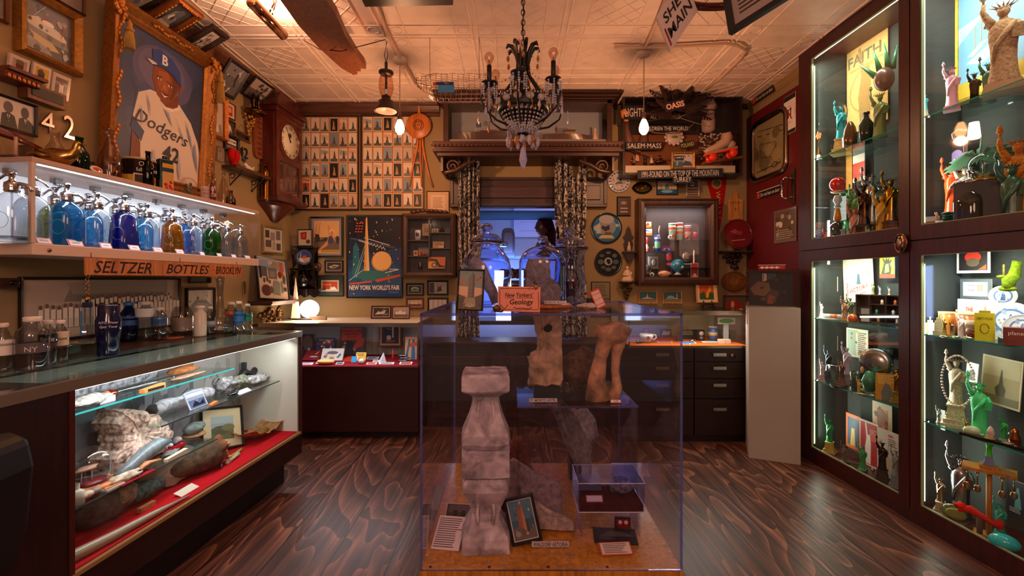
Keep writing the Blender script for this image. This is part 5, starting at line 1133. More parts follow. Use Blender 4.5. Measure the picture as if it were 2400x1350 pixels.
# ---------------------------------------------------------------- back wall, right half
disc('china_plate','blue and white transferware plate left of the dark oval tray',BACK.at(1450,426)+BACK.n*.004,.101,'c0bcc4','o .5 .5 .5 c8b8a8;n 5 24 .12 5a7088 8a98a8 c0b0a4;p 5a7088 .2 .3 .4 .5 .7 .5 .8 .35',.34)
m=M('5a6a80')
for i in range(18): a_=i*pi/9;m.ell((.082*cos(a_),-.011,.082*sin(a_)),(.011,.003,.008),6,4)
m.bd('rim_pattern','gloss',bpy.data.objects['china_plate'])
t=T('oval_tray','small dark bronze pointed oval tray on the wall','tray',BACK.at(1504,441)+BACK.n*.004,0)
m=M('2a2418');pts=[(.092*cos(a_*pi/12),.055*sin(a_*pi/12)*(1-.25*abs(cos(a_*pi/12))**3)) for a_ in range(24)];m.prism(pts,-.012,0);m.prism([(x*.75,z*.72) for x,z in pts],-.016,-.011,'6a5428');m.bd('body','metal',t)
m=M('a07838');rr=random.Random(2);[m.ell((rr.uniform(-.04,.04),-.018,rr.uniform(-.022,.022)),(.010,.004,.007),6,4) for _ in range(14)];m.bd('relief','metal',t)
hang(BACK,1538,422,1587,457,'colourful harbour tile with pale statue below the black lettered board','1a1818',2,'b c8b8a4;r 0 0 1 .35 2a5a8a;e .5 .2 .3 .12 7ab0c8;p 5a8a9a .4 .3 .38 .6 .45 .8 .6 .6 .6 .3;r .1 .35 .16 .8 c8a060;r .2 .35 .24 .7 8a6a4a;r .7 .35 .76 .65 c8a060;r .8 .35 .9 .5 d8c060;t .5 .9 .08 333 NEW YORK CITY',artkind='gloss')
hang(BACK,1607,421,1638,462,'white framed strip print of brown stripes right of the harbour tile','b8a89c',3,'b 5a4438;r 0 .6 1 1 4a3c34;r 0 .45 1 .55 a08470;r 0 .25 1 .35 a08470;r 0 .1 1 .18 a08470;w .3 .6 .7 .95 2 c8b4a0',kind='satin')
t=hang(BACK,1445,461,1478,507,'dark brown plaque with small copper car relief and two strips','2a1612',3,'b 2e1814;e .5 .7 .25 .1 a06848;r .2 .35 .85 .42 b09080;r .2 .15 .85 .22 b09080',depth=.012)
disc('souvenir_plate','round plate of a grey globe on blue sky, right of the curtains',BACK.at(1421,535)+BACK.n*.004,.142,'12151c','o .5 .5 .5 2a6a94;e .2 .5 .18 .12 a0b8c0;e .85 .6 .12 .06 a0b8c0;o .52 .56 .33 8a8a90;e .5 .82 .28 .16 a8a4a4;p 3a3432 .35 .6 .3 .5 .45 .38 .62 .45 .6 .62 .45 .55;p b8b0a8 .12 .3 .3 .3 .25 .7 .12 .6;p 5a5854 .4 .25 .45 .36 .7 .34 .66 .24;p c8a868 .2 .12 .8 .12 .7 .24 .3 .24',.13)
disc('souvenir_plate','black round plate ringed with small grey scenes, lower of the two',BACK.at(1425,614)+BACK.n*.004,.126,'08090c','o .5 .5 .5 0c1214;o .5 .52 .16 9a9a98;p 1c1c1c .42 .52 .45 .62 .58 .6 .6 .45 .5 .4;e .2 .5 .12 .1 5a5c58;e .8 .5 .12 .1 4a5452;e .5 .2 .12 .08 5a5a54;e .25 .75 .1 .06 4a5a54;e .75 .75 .1 .08 5a6058;e .5 .87 .1 .05 6a645c;e .3 .28 .1 .07 4a5450;e .72 .28 .1 .07 5a5c50',.1)
t=T('gothic_bracket','carved dark pierced wall bracket between the plates and shadow cabinet','bracket',BACK.at(1472,590)+BACK.n*.0,0)
m=M('2a1810')
m.prism([(-.02,.20),(0,.235),(.02,.20),(.028,.16),(.05,.13),(.03,.10),(.045,.07),(.03,.0),(-.03,.0),(-.045,.07),(-.03,.10),(-.05,.13),(-.028,.16)],-.012,-.002)
m.box(-.06,.06,-.07,-.002,-.012,.0);m.prism([(-.055,-.012),(.055,-.012),(.03,-.05),(.02,-.08),(0,-.10),(-.02,-.08),(-.03,-.05)],-.05,-.01);m.bd('body','wood',t)
tag(M('c8a48c').la([(0,0),(.022,0),(.018,.03),(.012,.055),(.006,.06),(.010,.072),(.006,.085),(0,.088)],12).bd('seated_figure','matte',None,BACK.at(1472,590)+V3((0,-.035,.001))),'little cream figure standing on the carved gothic bracket','figurine')
t=T('corbel_bracket','small bronze scroll wall bracket under the seated white figure','bracket',BACK.at(1466,660)+V3((0,0,0)),0)
m=M('5a4428').la([(0,-.02),(.05,-.02),(.085,-.006),(.085,0),(0,0)],20,(0,-.06,0),1,.7);rr=random.Random(4)
for i in range(30): tt=rr.random();m.ell((rr.uniform(-1,1)*.06*(1-tt),-.03-.02*rr.random(),-.025-.13*tt),(.013,.012,.012),6,5)
m.bd('body','gilt',t)
g=M('d8b8a0').la([(0,0),(.055,0),(.05,.025),(.035,.05),(.03,.08),(.02,.10),(.008,.108)],14,fold=.12,nf=5).ell((0,-.004,.122),(.014,.014,.017)).tube([(-.02,-.01,.09),(-.04,-.03,.06),(0,-.04,.055)],.010,7).ell((.03,-.01,.07),(.012,.012,.02))
tag(g.bd('seated_statuette','matte',None,BACK.at(1466,660)+V3((0,-.062,.001))),'cream seated statuette on the small bronze bracket','statuette')
# shadow cabinet set in the wall
SX0,SX1,SZa,SZb=BACK.at(1487).x,BACK.at(1670).x,Z(668,4.1),Z(470,4.1)
sw,shh=SX1-SX0,SZb-SZa;scx,scz=(SX0+SX1)/2,(SZa+SZb)/2
sb=T('shadow_cabinet','deep brown framed wall display cabinet of drinking glasses and globes','cabinet',(scx,4.098,scz),0)
M('4a2a1c').frame(sw-.14,shh-.14,[(0,-.10),(.0,-.12),(.02,-.135),(.045,-.13),(.05,-.14),(.065,-.13),(.07,-.10),(.07,0),(0,0)]).bd('frame','wood',sb)
M('4c4446').box(-sw/2+.07,sw/2-.07,-.006,0,-shh/2+.07,shh/2-.07).bd('back_panel','paint',sb)
for z_,xa,xb in ((.02,.02,sw/2-.075),(-.085,-sw/2+.075,.0)): M('e8f4f0').box(xa,xb,-.10,-.008,z_-.004,z_).bd('glass_shelf','pane',sb)
M('2a1c18').box(.0,sw/2-.075,-.10,-.008,-.235,-.228).bd('lower_shelf','satin',sb)
M('fff').box(-sw/2+.07,sw/2-.07,-.112,-.109,-shh/2+.07,shh/2-.07).bd('front_glass','pane',sb)
light('shadow_cabinet_light','AREA',(scx,4.005,SZb-.075),1.6,(1,.9,.85),sw-.2,.03,(dg(8),0,0));
light('shadow_cabinet_light','AREA',(SX0+.08,4.02,scz),.8,(1,.9,.85),.02,.4,(pi/2,0,dg(-90)))
def inb(name,lab,m,px,pz,ly=-.05,m_='satin',cat='souvenir',rz=0):      # px, pz: pixel of the base centre
 return tag(m.bd(name,m_,None,(BACK.off(-ly).at(px).x,4.098+ly,max(Z(pz,4.098+ly),SZa+.0705)),(0,0,rz)),lab,cat)
def tumbler(col,bands,H_=.13,r=.028):
 m=M(col).la([(0,0),(r*.8,0),(r,H_),(r*.93,H_),(r*.75,.004)],20,cap=False)
 for z0,z1,c_ in bands: k=lambda z: r*(.8+.2*z)*1.02;m.la([(k(z0),z0*H_),(k(z1),z1*H_)],20,cap=False,col=c_)
 return m
z1s,z2s,zfl=.02,-.085,-shh/2+.07
def on(z): return HY-(scz+z-EYE)*F/4.05
BL=[('drinking_glass','red printed tumbler standing far left on the left glass shelf',tumbler('b01c2c',[(.3,.5,'d8c8c8')]),1512,z2s,-.05),
 ('drinking_glass','blue and green printed tumbler on the left glass shelf',tumbler('1c3a8c',[(.2,.6,'7ac0a0'),(.75,.85,'d0d8d8')],.15),1541,z2s,-.06),
 ('drinking_glass','orange and mint striped tumbler, left on the upper shelf',tumbler('d8c8c0',[(.1,.3,'c84828'),(.4,.55,'7ac0b0'),(.6,.75,'d86838'),(.85,.95,'7ac0b0')],.15,.033),1575,z1s,-.06),
 ('drinking_glass','mint and orange striped tumbler, middle on the upper shelf',tumbler('d0c8c0',[(.1,.25,'7ac0b0'),(.35,.5,'d86838'),(.6,.72,'7ac0b0'),(.8,.95,'c84828')],.155,.033),1592,z1s,-.05),
 ('drinking_glass','white tumbler with red and blue bands, right on the upper shelf',tumbler('d8d0d4',[(.1,.3,'c03038'),(.55,.85,'c84030'),(.88,.95,'4a5aa0')],.13,.03),1611,z1s,-.06),
 ('ruby_glass','small ruby cut glass cup at the right of the upper shelf',tumbler('a83040',[],.07,.026),1628,z1s,-.05),
 ('ball_souvenir','white panda-patterned ball at the front of the upper shelf',M('d8d8dc').ell((0,0,.022),(.024,.024,.022)).ell((-.008,-.018,.026),(.008,.008,.008),col='1a1a1e').ell((.012,-.016,.03),(.008,.008,.008),col='1a1a1e'),1571,z1s,-.085),
 ('ball_souvenir','small red and black ball at the front of the upper shelf',M('b83030').ell((0,0,.018),(.02,.02,.018)).ell((0,-.015,.02),(.009,.008,.009),col='1a1a1e'),1609,z1s,-.088),
 ('toy_figure','tiny red and white toy figure on the left glass shelf',M('c83028').la([(0,0),(.010,0),(.008,.02),(.0,.024)],10).ell((0,0,.032),(.012,.012,.012),col='d8a080'),1518,z2s,-.085),
 ('toy_figure','tiny dark and gold toy figure beside the blue tumbler',M('2a2a30').la([(0,0),(.010,0),(.009,.026),(.0,.03)],10).ell((0,0,.034),(.010,.010,.010),col='c87838'),1533,z2s,-.09),
 ('spoon_trophy','tall thin silver souvenir spire on the left side',M('c8b8a8').la([(.012,0),(.012,.006),(.004,.012),(.005,.08),(.012,.10),(.010,.13),(.003,.15),(0,.155)],12),1545,-.0,-.03),
 ('glass_dish','round cut-glass dish in square silver frame at centre right',M('b8b4b0').frame(.10,.11,[(0,-.01),(.012,-.014),(.012,0),(0,0)]).la([(.05,0),(.048,.012),(.03,.006),(.02,.012),(0,.008)],24,ax='y'),1610,-.135,-.03),
 ('glass_block','square clear glass block left below the left shelf',M('6a6a68').box(-.042,.042,-.02,.02,0,.11).box(-.03,.03,-.022,-.019,.02,.09,'4a4a4a').ell((0,-.022,.055),(.018,.004,.03),col='8a8a88'),1530,-.24,-.05),
 ('blue_red_tumbler','dark blue tumbler with red ball print under the upper shelf',tumbler('2a3a7a',[(.15,.3,'c85030'),(.5,.9,'b83828')],.135,.03),1568,-.228,-.04),
 ('desk_globe','turquoise metal globe on white stand in front of the tumbler',M('1a7a9a').ell((0,0,.085),(.06,.06,.06),22,14).tube([(.061*cos(i*pi/8),-.02*sin(i*pi/8),.085+.045*sin(i*pi/8)) for i in range(16)],.0025,5,col='e0dcd8',closed=True).la([(.032,0),(.03,.006),(.014,.02),(.016,.032)],14,col='d0ccc8').ell((-.02,-.052,.10),(.02,.006,.012),col='c8d0d4').ell((.02,-.05,.07),(.016,.008,.014),col='c8d0d4').box(-.07,.07,-.03,.05,-.02,0,'14100f'),1588,zfl+.022,-.065),
 ('metal_globe','silver wire globe half hidden at the lower left corner',M('8a8c90').ell((0,0,.06),(.055,.05,.058),14,10).la([(.03,0),(.02,.01)],12),1513,zfl,-.055),
 ('sea_shell','spiky orange-pink sea shell lying at the bottom',M('d8a080').ell((0,0,.028),(.055,.04,.03),16,10,jit=.12,seed=3),1556,zfl,-.075),
 ('black_white_ball','small black and white ball beside the orange shell',M('c8c8c8').ell((0,0,.022),(.022,.022,.022)).ell((-.006,-.016,.022),(.009,.01,.012),col='141418'),1528,zfl,-.09),
 ('souvenir_box','brown patterned box standing behind the orange shell',M('5a3a30').box(-.06,.07,-.01,.02,0,.10).ell((.02,-.012,.06),(.035,.004,.02),col='2a1c18').box(-.055,.0,-.012,-.009,.01,.05,'a08070'),1556,zfl,-.025),
 ('red_card','red framed card with white horse shape at the lower right',flatm(.07,.13,'b c8b4ac;r .08 .05 .92 .95 c02c28;p e8d8d0 .3 .05 .4 .3 .7 .25 .8 .05'),1627,zfl,-.04),
 ('small_bottle','dark miniature bottle right of the desk globe',M('2a1c14').la([(0,0),(.010,0),(.010,.035),(.004,.045),(.004,.055),(0,.056)],12,col='5a4a3a'),1613,zfl,-.06),
 ('purple_card','purple card with white car picture on the left shelf',flatm(.085,.055,'b 6a4a9a;p d8d0e0 .1 .3 .3 .6 .7 .6 .9 .3;e .5 .4 .2 .15 3a3048'),1562,z2s,-.03),
 ('orange_card','orange and white card at upper left behind glass',flatm(.08,.055,'b d88038;r .3 .3 1 1 e0c8b0;p c84828 .3 .3 .6 .9 .8 .4'),1516,.135,-.01),
 ('blue_card','blue and orange ship card at left behind glass',flatm(.085,.06,'b d8d0cc;r 0 0 1 .35 d88030;p 3a6ab0 .1 .5 .5 .8 .9 .5;e .5 .5 .2 .12 eee'),1517,.065,-.01)]
for (nm,lb,m,px,lz,ly) in BL:
 z=scz+lz
 cat={'drinking_glass': 'glass','ruby_glass': 'glass','blue_red_tumbler': 'glass','desk_globe': 'globe','metal_globe': 'globe','sea_shell': 'shell','red_card': 'card','purple_card': 'card','orange_card': 'card','blue_card': 'card','small_bottle': 'bottle','souvenir_box': 'box','toy_figure': 'toy','ball_souvenir': 'ball','black_white_ball': 'ball'}.get(nm,'souvenir')
 tag(m.bd(nm,'metal' if nm in ('metal_globe','spoon_trophy','glass_dish') else 'plastic',None,(BACK.off(-ly).at(px).x,4.098+ly,z+.0005)),lb,cat)
# pennant, cutting board, plates, small frames
t=T('pennant','long red felt fair pennant hanging point down','pennant',BACK.at(1679,405)+V3((0,-.004,0)),0)
m=M('a01418').add([(-.108,-.003,0),(.10,-.003,0),(.025,-.003,-.54),(-.01,-.001,-.30),(.0,-.0,-.05)],[(0,2,3),(0,3,1),(1,3,2)]);m=M('a01418').prism([(-.108,0),(.10,0),(.028,-.54)],-.003,0);m.bd('felt','cloth',t)
M('b08040').ell((0.0,-.004,-.10),(.05,.002,.05),14,8).ell((0,-.006,-.10),(.032,.002,.034),10,6,col='5a6a48').bd('printed_badge','cloth',t);m=M('c8b088')
for i,ch in enumerate('WORLDS'): m.text(ch,.012+.002*i,-.20-.042*i,.040-.003*i,'c8a878',-.0045,rot=-pi/2)
m.bd('printed_motif','cloth',t)
c_,w_,h_=BACK.rect(1705,448,1739,517)
t=T('cutting_board','small light wooden paddle board with writing, right of the pennant','board',V3((c_.x,4.098,c_.z)),0)
m=M('c88a44').prism([(-w_/2,-h_/2),(w_/2,-h_/2),(w_/2,h_*.18),(w_*.35,h_*.22),(w_*.16,h_*.24),(w_*.13,h_*.44),(0,h_*.5),(-w_*.13,h_*.44),(-w_*.16,h_*.24),(-w_*.35,h_*.22),(-w_/2,h_*.18)],-.014,0)
m.box(-w_/6,-w_/6+.001,-.0145,-.013,-h_/2,h_*.2,'a06a30').box(w_/5,w_/5+.001,-.0145,-.013,-h_/2,h_*.2,'a06a30').bd('board','wood',t)
m=M('222').text('THAT SIRK',0,h_*.1,.014,'3a2414',-.0146,w=w_*.85).text('+',0,-h_*.12,.022,'2a1c14',-.0146);m.bd('lettering','matte',t)
disc('red_plate','glossy dark red bowl-shaped plate on the carved bracket',BACK.at(1716,552)+V3((0,-.09,0)),.135,'5a0c14','o .5 .5 .5 6a1018;p a04048 .2 .6 .4 .7 .6 .55 .4 .5;l .25 .25 .75 .3 .03 c08080;e .55 .55 .12 .08 8a3038',.12,'plate',0,'gloss',-.1,1,.03,'6a1018')
t=T('carved_bracket','dark carved wooden wall bracket holding the red plate','bracket',BACK.at(1714,590),0)
m=M('2c1a12').box(-.14,.14,-.14,-.002,-.014,0);rr=random.Random(8)
for i in range(26): tt=rr.random();m.ell((rr.uniform(-1,1)*.09*(1-tt)+.02*sin(i),-.04-.04*rr.random(),-.02-.13*tt),(.02,.018,.015),7,5)
m.bd('body','wood',t)
disc('oval_plaque','oval wooden plaque carved with a face below the red plate',BACK.at(1718,660)+BACK.n*.003,.118,'6a4018','o .5 .5 .5 7a4c1c;e .5 .5 .2 .2 a07030;p 8a5c24 .38 .35 .35 .65 .5 .75 .66 .65 .62 .35 .5 .28;t .88 .6 .1 3a2410 YW',.14,'plaque',0,'wood',0,.78,.014,'7a4c1c')
for x0,x1,lab in ((1495,1540,'light framed teal harbour photo, left of two above the counter case'),(1552,1598,'light framed teal night photo with tower, right of two')):
 hang(BACK,x0,681,x1,712,lab,'c89858',3.2,'b 2a6a74;r 0 0 1 .35 8a7a5c;p c8b48c .1 .35 .3 .5 .6 .5 .9 .35;' + ('p e0d8b8 .4 .4 .48 .9 .52 .4' if x0 < 1500 else 'r .75 .3 .8 .85 e0d8b8;e .4 .5 .2 .15 9ac0a8'))
q=V3((BACK.off(.10).at(1655).x,4.0,1.007))
picture('cream framed abstract print of orange and yellow shape on a small easel',q+V3((0,0,.135)),0,.186,.205,'d8a868',.008,'b c8541c;p 3a5a2c 0 0 0 .35 .35 .5 .45 .1 .7 .45 1 .4 1 0;p e0b030 .45 .12 .5 .4 .78 .85 .85 .6 .68 .4 .6 .1',lean=-.15,matc='e0c8a4',mw=.022,kind='satin')
t=T('small_easel','small black folding easel under the abstract print','easel',q,0)
m=M('0e0c0e')
for s_ in (-1,1): m.tube([(s_*.045,-.045,0),(s_*.035,-.03,.055)],.005,6).tube([(s_*.045,-.045,.0),(s_*.04,.03,.002)],.004,6).tube([(s_*.04,-.03,.022),(s_*.04,-.05,.024),(s_*.04,-.052,.034)],.004,6)
m.cyl((-.04,-.03,.022),(.04,-.03,.022),.004);m.bd('stand','satin',t)
hang(BACK,1694,692,1748,735,'clear framed red oval print behind the right end of counter case','5a5450',1.5,'b 6a6258;p a83c20 .1 .1 .12 .6 .4 .85 .8 .6 .9 .1;e .4 .5 .08 .2 e0c8b0;p d8c8b8 .55 .15 .9 .15 .8 .3',kind='satin',artkind='gloss')
hang(BACK,1385,660,1430,742,'thin framed pair of grey papers beside the right curtain','3a2c24',2,'b 7a6e54;l 0 .5 1 .5 .03 3a2c24;w .15 .58 .85 .95 6 5a5040;w .15 .1 .85 .42 5 5a5040',depth=.012)
# boats and pieces in the upper cabinet
t=T('model_boat','long dark red model motorboat with small flag, left in boat cabinet','model',(-.20,3.95,2.462),0)
def hull(m,L_,B,H_,col):
 n=14;v=[];
 for i in range(n+1):
  s_=i/n;wd=B*(sin(pi*min(1,s_*1.0+.05))**.6)*(1 if s_ < .5 else 1);x=-L_/2+L_*s_
  if i == n: wd=B*.15
  v += [(x,-wd/2,H_),(x,-wd*.3,H_*.25),(x,0,0),(x,wd*.3,H_*.25),(x,wd/2,H_)]
 f=[(i*5+k,(i+1)*5+k,(i+1)*5+k+1,i*5+k+1) for i in range(n) for k in range(4)]+[(i*5+4,(i+1)*5+4,(i+1)*5,i*5) for i in range(n)]
 return m.add(v,f,False,col)
hull(M('3a1c14'),.56,.10,.075,'42201a').bd('hull','plastic',t);M('5a2a1a').box(-.08,.14,-.025,.025,.075,.095).bd('deckhouse','wood',t)
M('c8c0b8').cyl((-.12,0,.075),(-.12,0,.17),.002).bd('mast','satin',t);M('3a5060').box(-.12,-.07,-.001,.001,.13,.168).bd('flag','cloth',t)
t=T('model_boat','long brown model boat with cabin, right in boat cabinet','model',(.48,3.95,2.462),0)
hull(M(),.42,.09,.06,'4a241a').bd('hull','plastic',t);M('8a6a48').box(-.02,.07,-.02,.02,.06,.085).box(-.03,.08,-.025,.025,.10,.104).cyl((-.015,0,.085),(-.015,0,.1),.002).cyl((.06,0,.085),(.06,0,.1),.002).bd('cabin','satin',t)
tag(M('c84418').box(-.07,.07,-.04,.04,0,.022).box(-.06,.065,-.035,.035,.026,.045).box(-.05,.06,-.03,.03,.05,.066).box(-.02,.02,-.02,.02,.02,.055,'8a2a14').bd('stacked_dock','plastic',None,(.33,4.01,2.462)),'bright orange stacked model landing behind the brown model boat','model')
tag(M('e0b888').la([(.026,0),(.024,.03),(.012,.06),(.009,.10),(.012,.115),(.004,.13),(0,.132)],14).bd('ivory_figure','plastic',None,(.735,3.96,2.462)),'cream standing figurine at the right end of boat cabinet','figurine')
# ---- next room objects seen through the opening
t=T('mannequin_head','mannequin bust with long reddish hair seen through the opening','mannequin',(.32,4.55,1.52),dg(-60))
m=M('5a3c34').la([(.11,0),(.13,.05),(.09,.11),(.035,.15),(.033,.20)],18,sy=.6);m.ell((0,-.01,.26),(.062,.08,.09),16,12).ell((0,-.09,.25),(.012,.016,.016)).ell((.0,-.075,.215),(.02,.012,.008),col='7a3830').ell((.025,-.075,.275),(.009,.006,.005),col='1a1210').ell((-.025,-.075,.275),(.009,.006,.005),col='1a1210').bd('bust','plastic',t)
m=M('3c1410').ell((0,.02,.29),(.08,.09,.09),16,10)
rr=random.Random(1)
for i in range(26): a_=dg(20+140*i/25);m.tube([(.07*cos(a_),.02+.07*sin(a_),.30),(.095*cos(a_),.03+.085*sin(a_),.2),(.10*cos(a_+rr.uniform(-.1,.1)),.03+.09*sin(a_),.07+rr.random()*.04)],[.016,.018,.006],6)
m.bd('hair','cloth',t)
tb=T('side_table','dark table with cloth seen through the opening, carrying the suitcase','table',(.1,4.62,0),0)
M('1a1214').box(-.75,.85,-.18,.30,.80,.84).bd('table_top','wood',tb)
for x in (-.72,.80):
 for y in (-.15,.27): M('1a1214').box(x,x+.04,y,y+.04,0,.80).bd('leg','wood',tb)
sc_=T('trunk','dark blue trunk with metal clasps seen through the opening','trunk',(.12,4.62,.8405),0)
M('0e1220').box(-.22,.26,-.12,.14,0,.40).box(-.22,.26,-.125,.14,.28,.29,'2a2420').bd('body','satin',sc_,bevel=.01)
M('b8b0a8').tube([(-.12,-.13,.30),(-.12,-.15,.36),(-.03,-.15,.36),(-.03,-.13,.30)],.006).bd('clasp','metal',sc_);M('b8b0a8').tube([(.10,-.13,.30),(.10,-.15,.36),(.19,-.15,.36),(.19,-.13,.30)],.006).bd('clasp','metal',sc_)
m=M('4a2c24');[m.tube([(-.2+.05*i,-.08+.03*sin(i),.02+.015*cos(i*2)),(-.1+.05*i,-.02,.05+.02*sin(i*3)),(.02+.05*i,.04,.02)],[.03,.045,.03],10) for i in range(6)]
tag(m.bd('folded_shawl','cloth',None,(.05,4.6,1.27)),'crumpled brown shawl heaped on the dark trunk','cloth')
t=T('gramophone_case','arched grey-brown radio cabinet standing in next room','radio',(-.04,4.75,1.50),0)
M('3a2c30').prism([(-.07,-.02),(.07,-.02),(.07,.22),(.06,.27),(.03,.29),(-.03,.29),(-.06,.27),(-.07,.22)],-.06,.06).bd('case','satin',t,bevel=.006)
M('5a4a4c').prism([(-.045,.03),(.045,.03),(.045,.20),(.03,.24),(-.03,.24),(-.045,.20)],-.066,-.06).bd('dial','satin',t)
M('30262c').box(-.6,.75,.0,.24,-.03,0).bd('shelf','wood',t)
m=M('8a8a94').tube([(-.34,0,.05),(-.30,0,.16),(-.2,0,.19),(-.1,0,.12),(.0,.0,.1)],[.05,.04,.03,.035,.03],10)
tag(m.bd('curved_horn','metal',None,(-.05,4.70,1.5)),'pale curved horn shape on the shelf in next room','horn')
tag(M('d0e4ff').box(-.10,.05,-.01,.01,0,.5).box(-.10,.05,-.012,-.01,.16,.17,'4a6a9a').bd('lit_screen','emit4',None,(-.06,4.5,.842)),'bright lit pale panel glowing below the trunk in the opening','panel')
m=M('c8c0d0').box(-.4,.4,-.006,0,0,.35);art(m,.8,.35,'b a8a0b8;l .1 .2 .9 .2 .01 6a6478;l .1 .5 .9 .5 .01 6a6478;l .3 .1 .3 .9 .006 6a6478;l .6 .1 .6 .9 .006 6a6478;l .1 .8 .5 .8 .01 6a6478',-.0065,0)
tag(m.bd('wall_chart','paint',None,(.42,5.28,1.75)),'pale lined chart on the far wall of next room','chart')
m=M('3a5a8a').add([(-1,0,0)],[])
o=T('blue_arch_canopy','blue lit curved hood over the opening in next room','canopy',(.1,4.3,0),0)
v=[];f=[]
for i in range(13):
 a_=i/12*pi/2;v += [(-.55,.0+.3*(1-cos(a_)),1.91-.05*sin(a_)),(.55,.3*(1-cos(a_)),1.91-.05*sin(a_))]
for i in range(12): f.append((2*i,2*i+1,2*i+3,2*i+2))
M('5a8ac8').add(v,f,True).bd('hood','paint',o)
# ---------------------------------------------------------------- hanging from the ceiling
def P(x,y,Y): return V3(((x-CX)/F*Y,Y,EYE+(HY-y)/F*Y))
for px,py,lab in ((937,3.23,'glowing filament bulb on a white cord before the postcard panels'),(1509,3.13,'glowing filament bulb on a white cord before the diorama')):
 X=(px-CX)/F*py
 t=T('pendant_bulb',lab,'light bulb',(X,py,CH-.001),0,'bare pendant bulbs')
 zb=P(px,308,py).z-CH
 M('c8b0a0').la([(0,0),(.05,0),(.052,-.02),(.04,-.038),(0,-.04)],20).bd('ceiling_rose','satin',t)
 M('b89a88').tube([(0,0,-.03),(0,0,zb+.13)],.0035,6).bd('cord','satin',t)
 M('8a7060').la([(0,.135),(.012,.135),(.016,.12),(.016,.085),(.013,.08),(0,.08)],14,(0,0,zb)).bd('socket','metal',t)
 M('ffb878').la([(0,-.024),(.014,-.020),(.030,0),(.034,.022),(.028,.052),(.015,.082),(.012,.09)],18,(0,0,zb)).bd('bulb','emit14',t)
 light('pendant_bulb_light','POINT',(X,py-.0,CH+zb-.05),21,(1,.46,.22),.03)
 bpy.data.objects[t.name]['label']=lab
# conduit pipes
def pipe(lab,pts,r=.011): return tag(M('c8a590').tube([V3(p) for p in pts],r,8).bd('conduit_pipe','satin'),lab,'pipe')
zc=CH-.022
def C(x,y): k=(zc-EYE)*F/(HY-y);return ((x-CX)/F*k,k,zc)
pipe('white conduit pipe running across ceiling to the left bulb and on to the basket',[C(880,-10),C(905,70),C(935,130),C(975,195)])
pipe('white conduit pipe from top edge to the right bulb',[C(1575,-40),C(1540,50),C(1512,112)])
pipe('long white conduit pipe bending across ceiling right of the right bulb',[C(1440,110),C(1500,111),C(1600,108),C(1700,102),C(1728,106),C(1748,118),C(1738,135),C(1690,182),C(1655,210)])
# broken plank
a,b=P(745,-25,1.95),P(835,160,3.0)
pk=T('broken_plank','long weathered wooden plank with broken end hung under the ceiling','plank',(0,0,0))
p=[flr(0,0,0)]*0
def cl(x,y,z): k=(z-EYE)*F/(HY-y);return V3(((x-CX)/F*k,k,z))
zz=2.66;poly=[cl(x,y,zz) for x,y in ((655,-2),(700,60),(745,110),(800,160),(828,176),(838,174),(836,166),(845,168),(846,160),(858,162),(853,152),(840,135),(812,90),(790,40),(765,0),(750,-30),(640,-30))]
m=M('8a4a28');n=len(poly);m.add([(q.x,q.y,zz) for q in poly]+[(q.x,q.y,zz+.05) for q in poly],[tuple(range(n)),tuple(reversed(range(n,2*n)))]+[(i,(i+1)% n,(i+1)% n+n,i+n) for i in range(n)])
m.bd('plank','wood',pk)
M('3a2a24').tube([cl(712,95,2.83),cl(750,116,2.68)+V3((0,0,0)),cl(800,120,2.64),cl(903,93,2.80)],.003,5).bd('wire','metal',pk)
zz=2.72;poly=[cl(x,y,zz) for x,y in ((845,-6),(856,16),(1062,12),(1062,-10))]
m=M('3a2a20');m.add([tuple(q) for q in poly]+[(q.x,q.y,zz+.1) for q in poly],[(0,1,2,3),(7,6,5,4)]+[(i,(i+1)% 4,(i+1)% 4+4,i+4) for i in range(4)])
tag(m.bd('dark_beam','woodx'),'dark wooden beam piece at the top edge right of the plank','beam')
# tube picture light
t=T('tube_light','chrome tubular picture light hung below the ceiling at upper left','lamp',(0,0,0))
a,b=cl(590,5,2.69),cl(664,82,2.69)
d=(b-a);m=M('d0a078');n=14;v=[]
ax=d.normalized();u=V3((0,0,1));w_=ax.cross(u)
m.tube([a-ax*.01,a,b,b+ax*.01],[.02,.03,.03,.02],16);m.bd('shade','chrome',t)
m=M('e0a868');m.tube([a+V3((0,0,.032))+ax*.03,b+V3((0,0,.032))-ax*.03],.010,8);m.bd('lamp_tube','emit8',t)
M('5a4030').tube([(a+b)/2+V3((0,0,.03)),(a+b)/2+V3((.03,0,.09)),(a+b)/2+V3((.01,.02,.155))],.005,6).tube([(a+b)/2+V3((0,.03,.03)),(a+b)/2+V3((.03,.04,.155))],.004,6).bd('hanger','metal',t)
light('picture_tube_light','AREA',(a+b)/2+V3((0,0,.055)),14,(1,.62,.40),.05,d.length*.9,(pi,0,-atan2(d.x,d.y)))
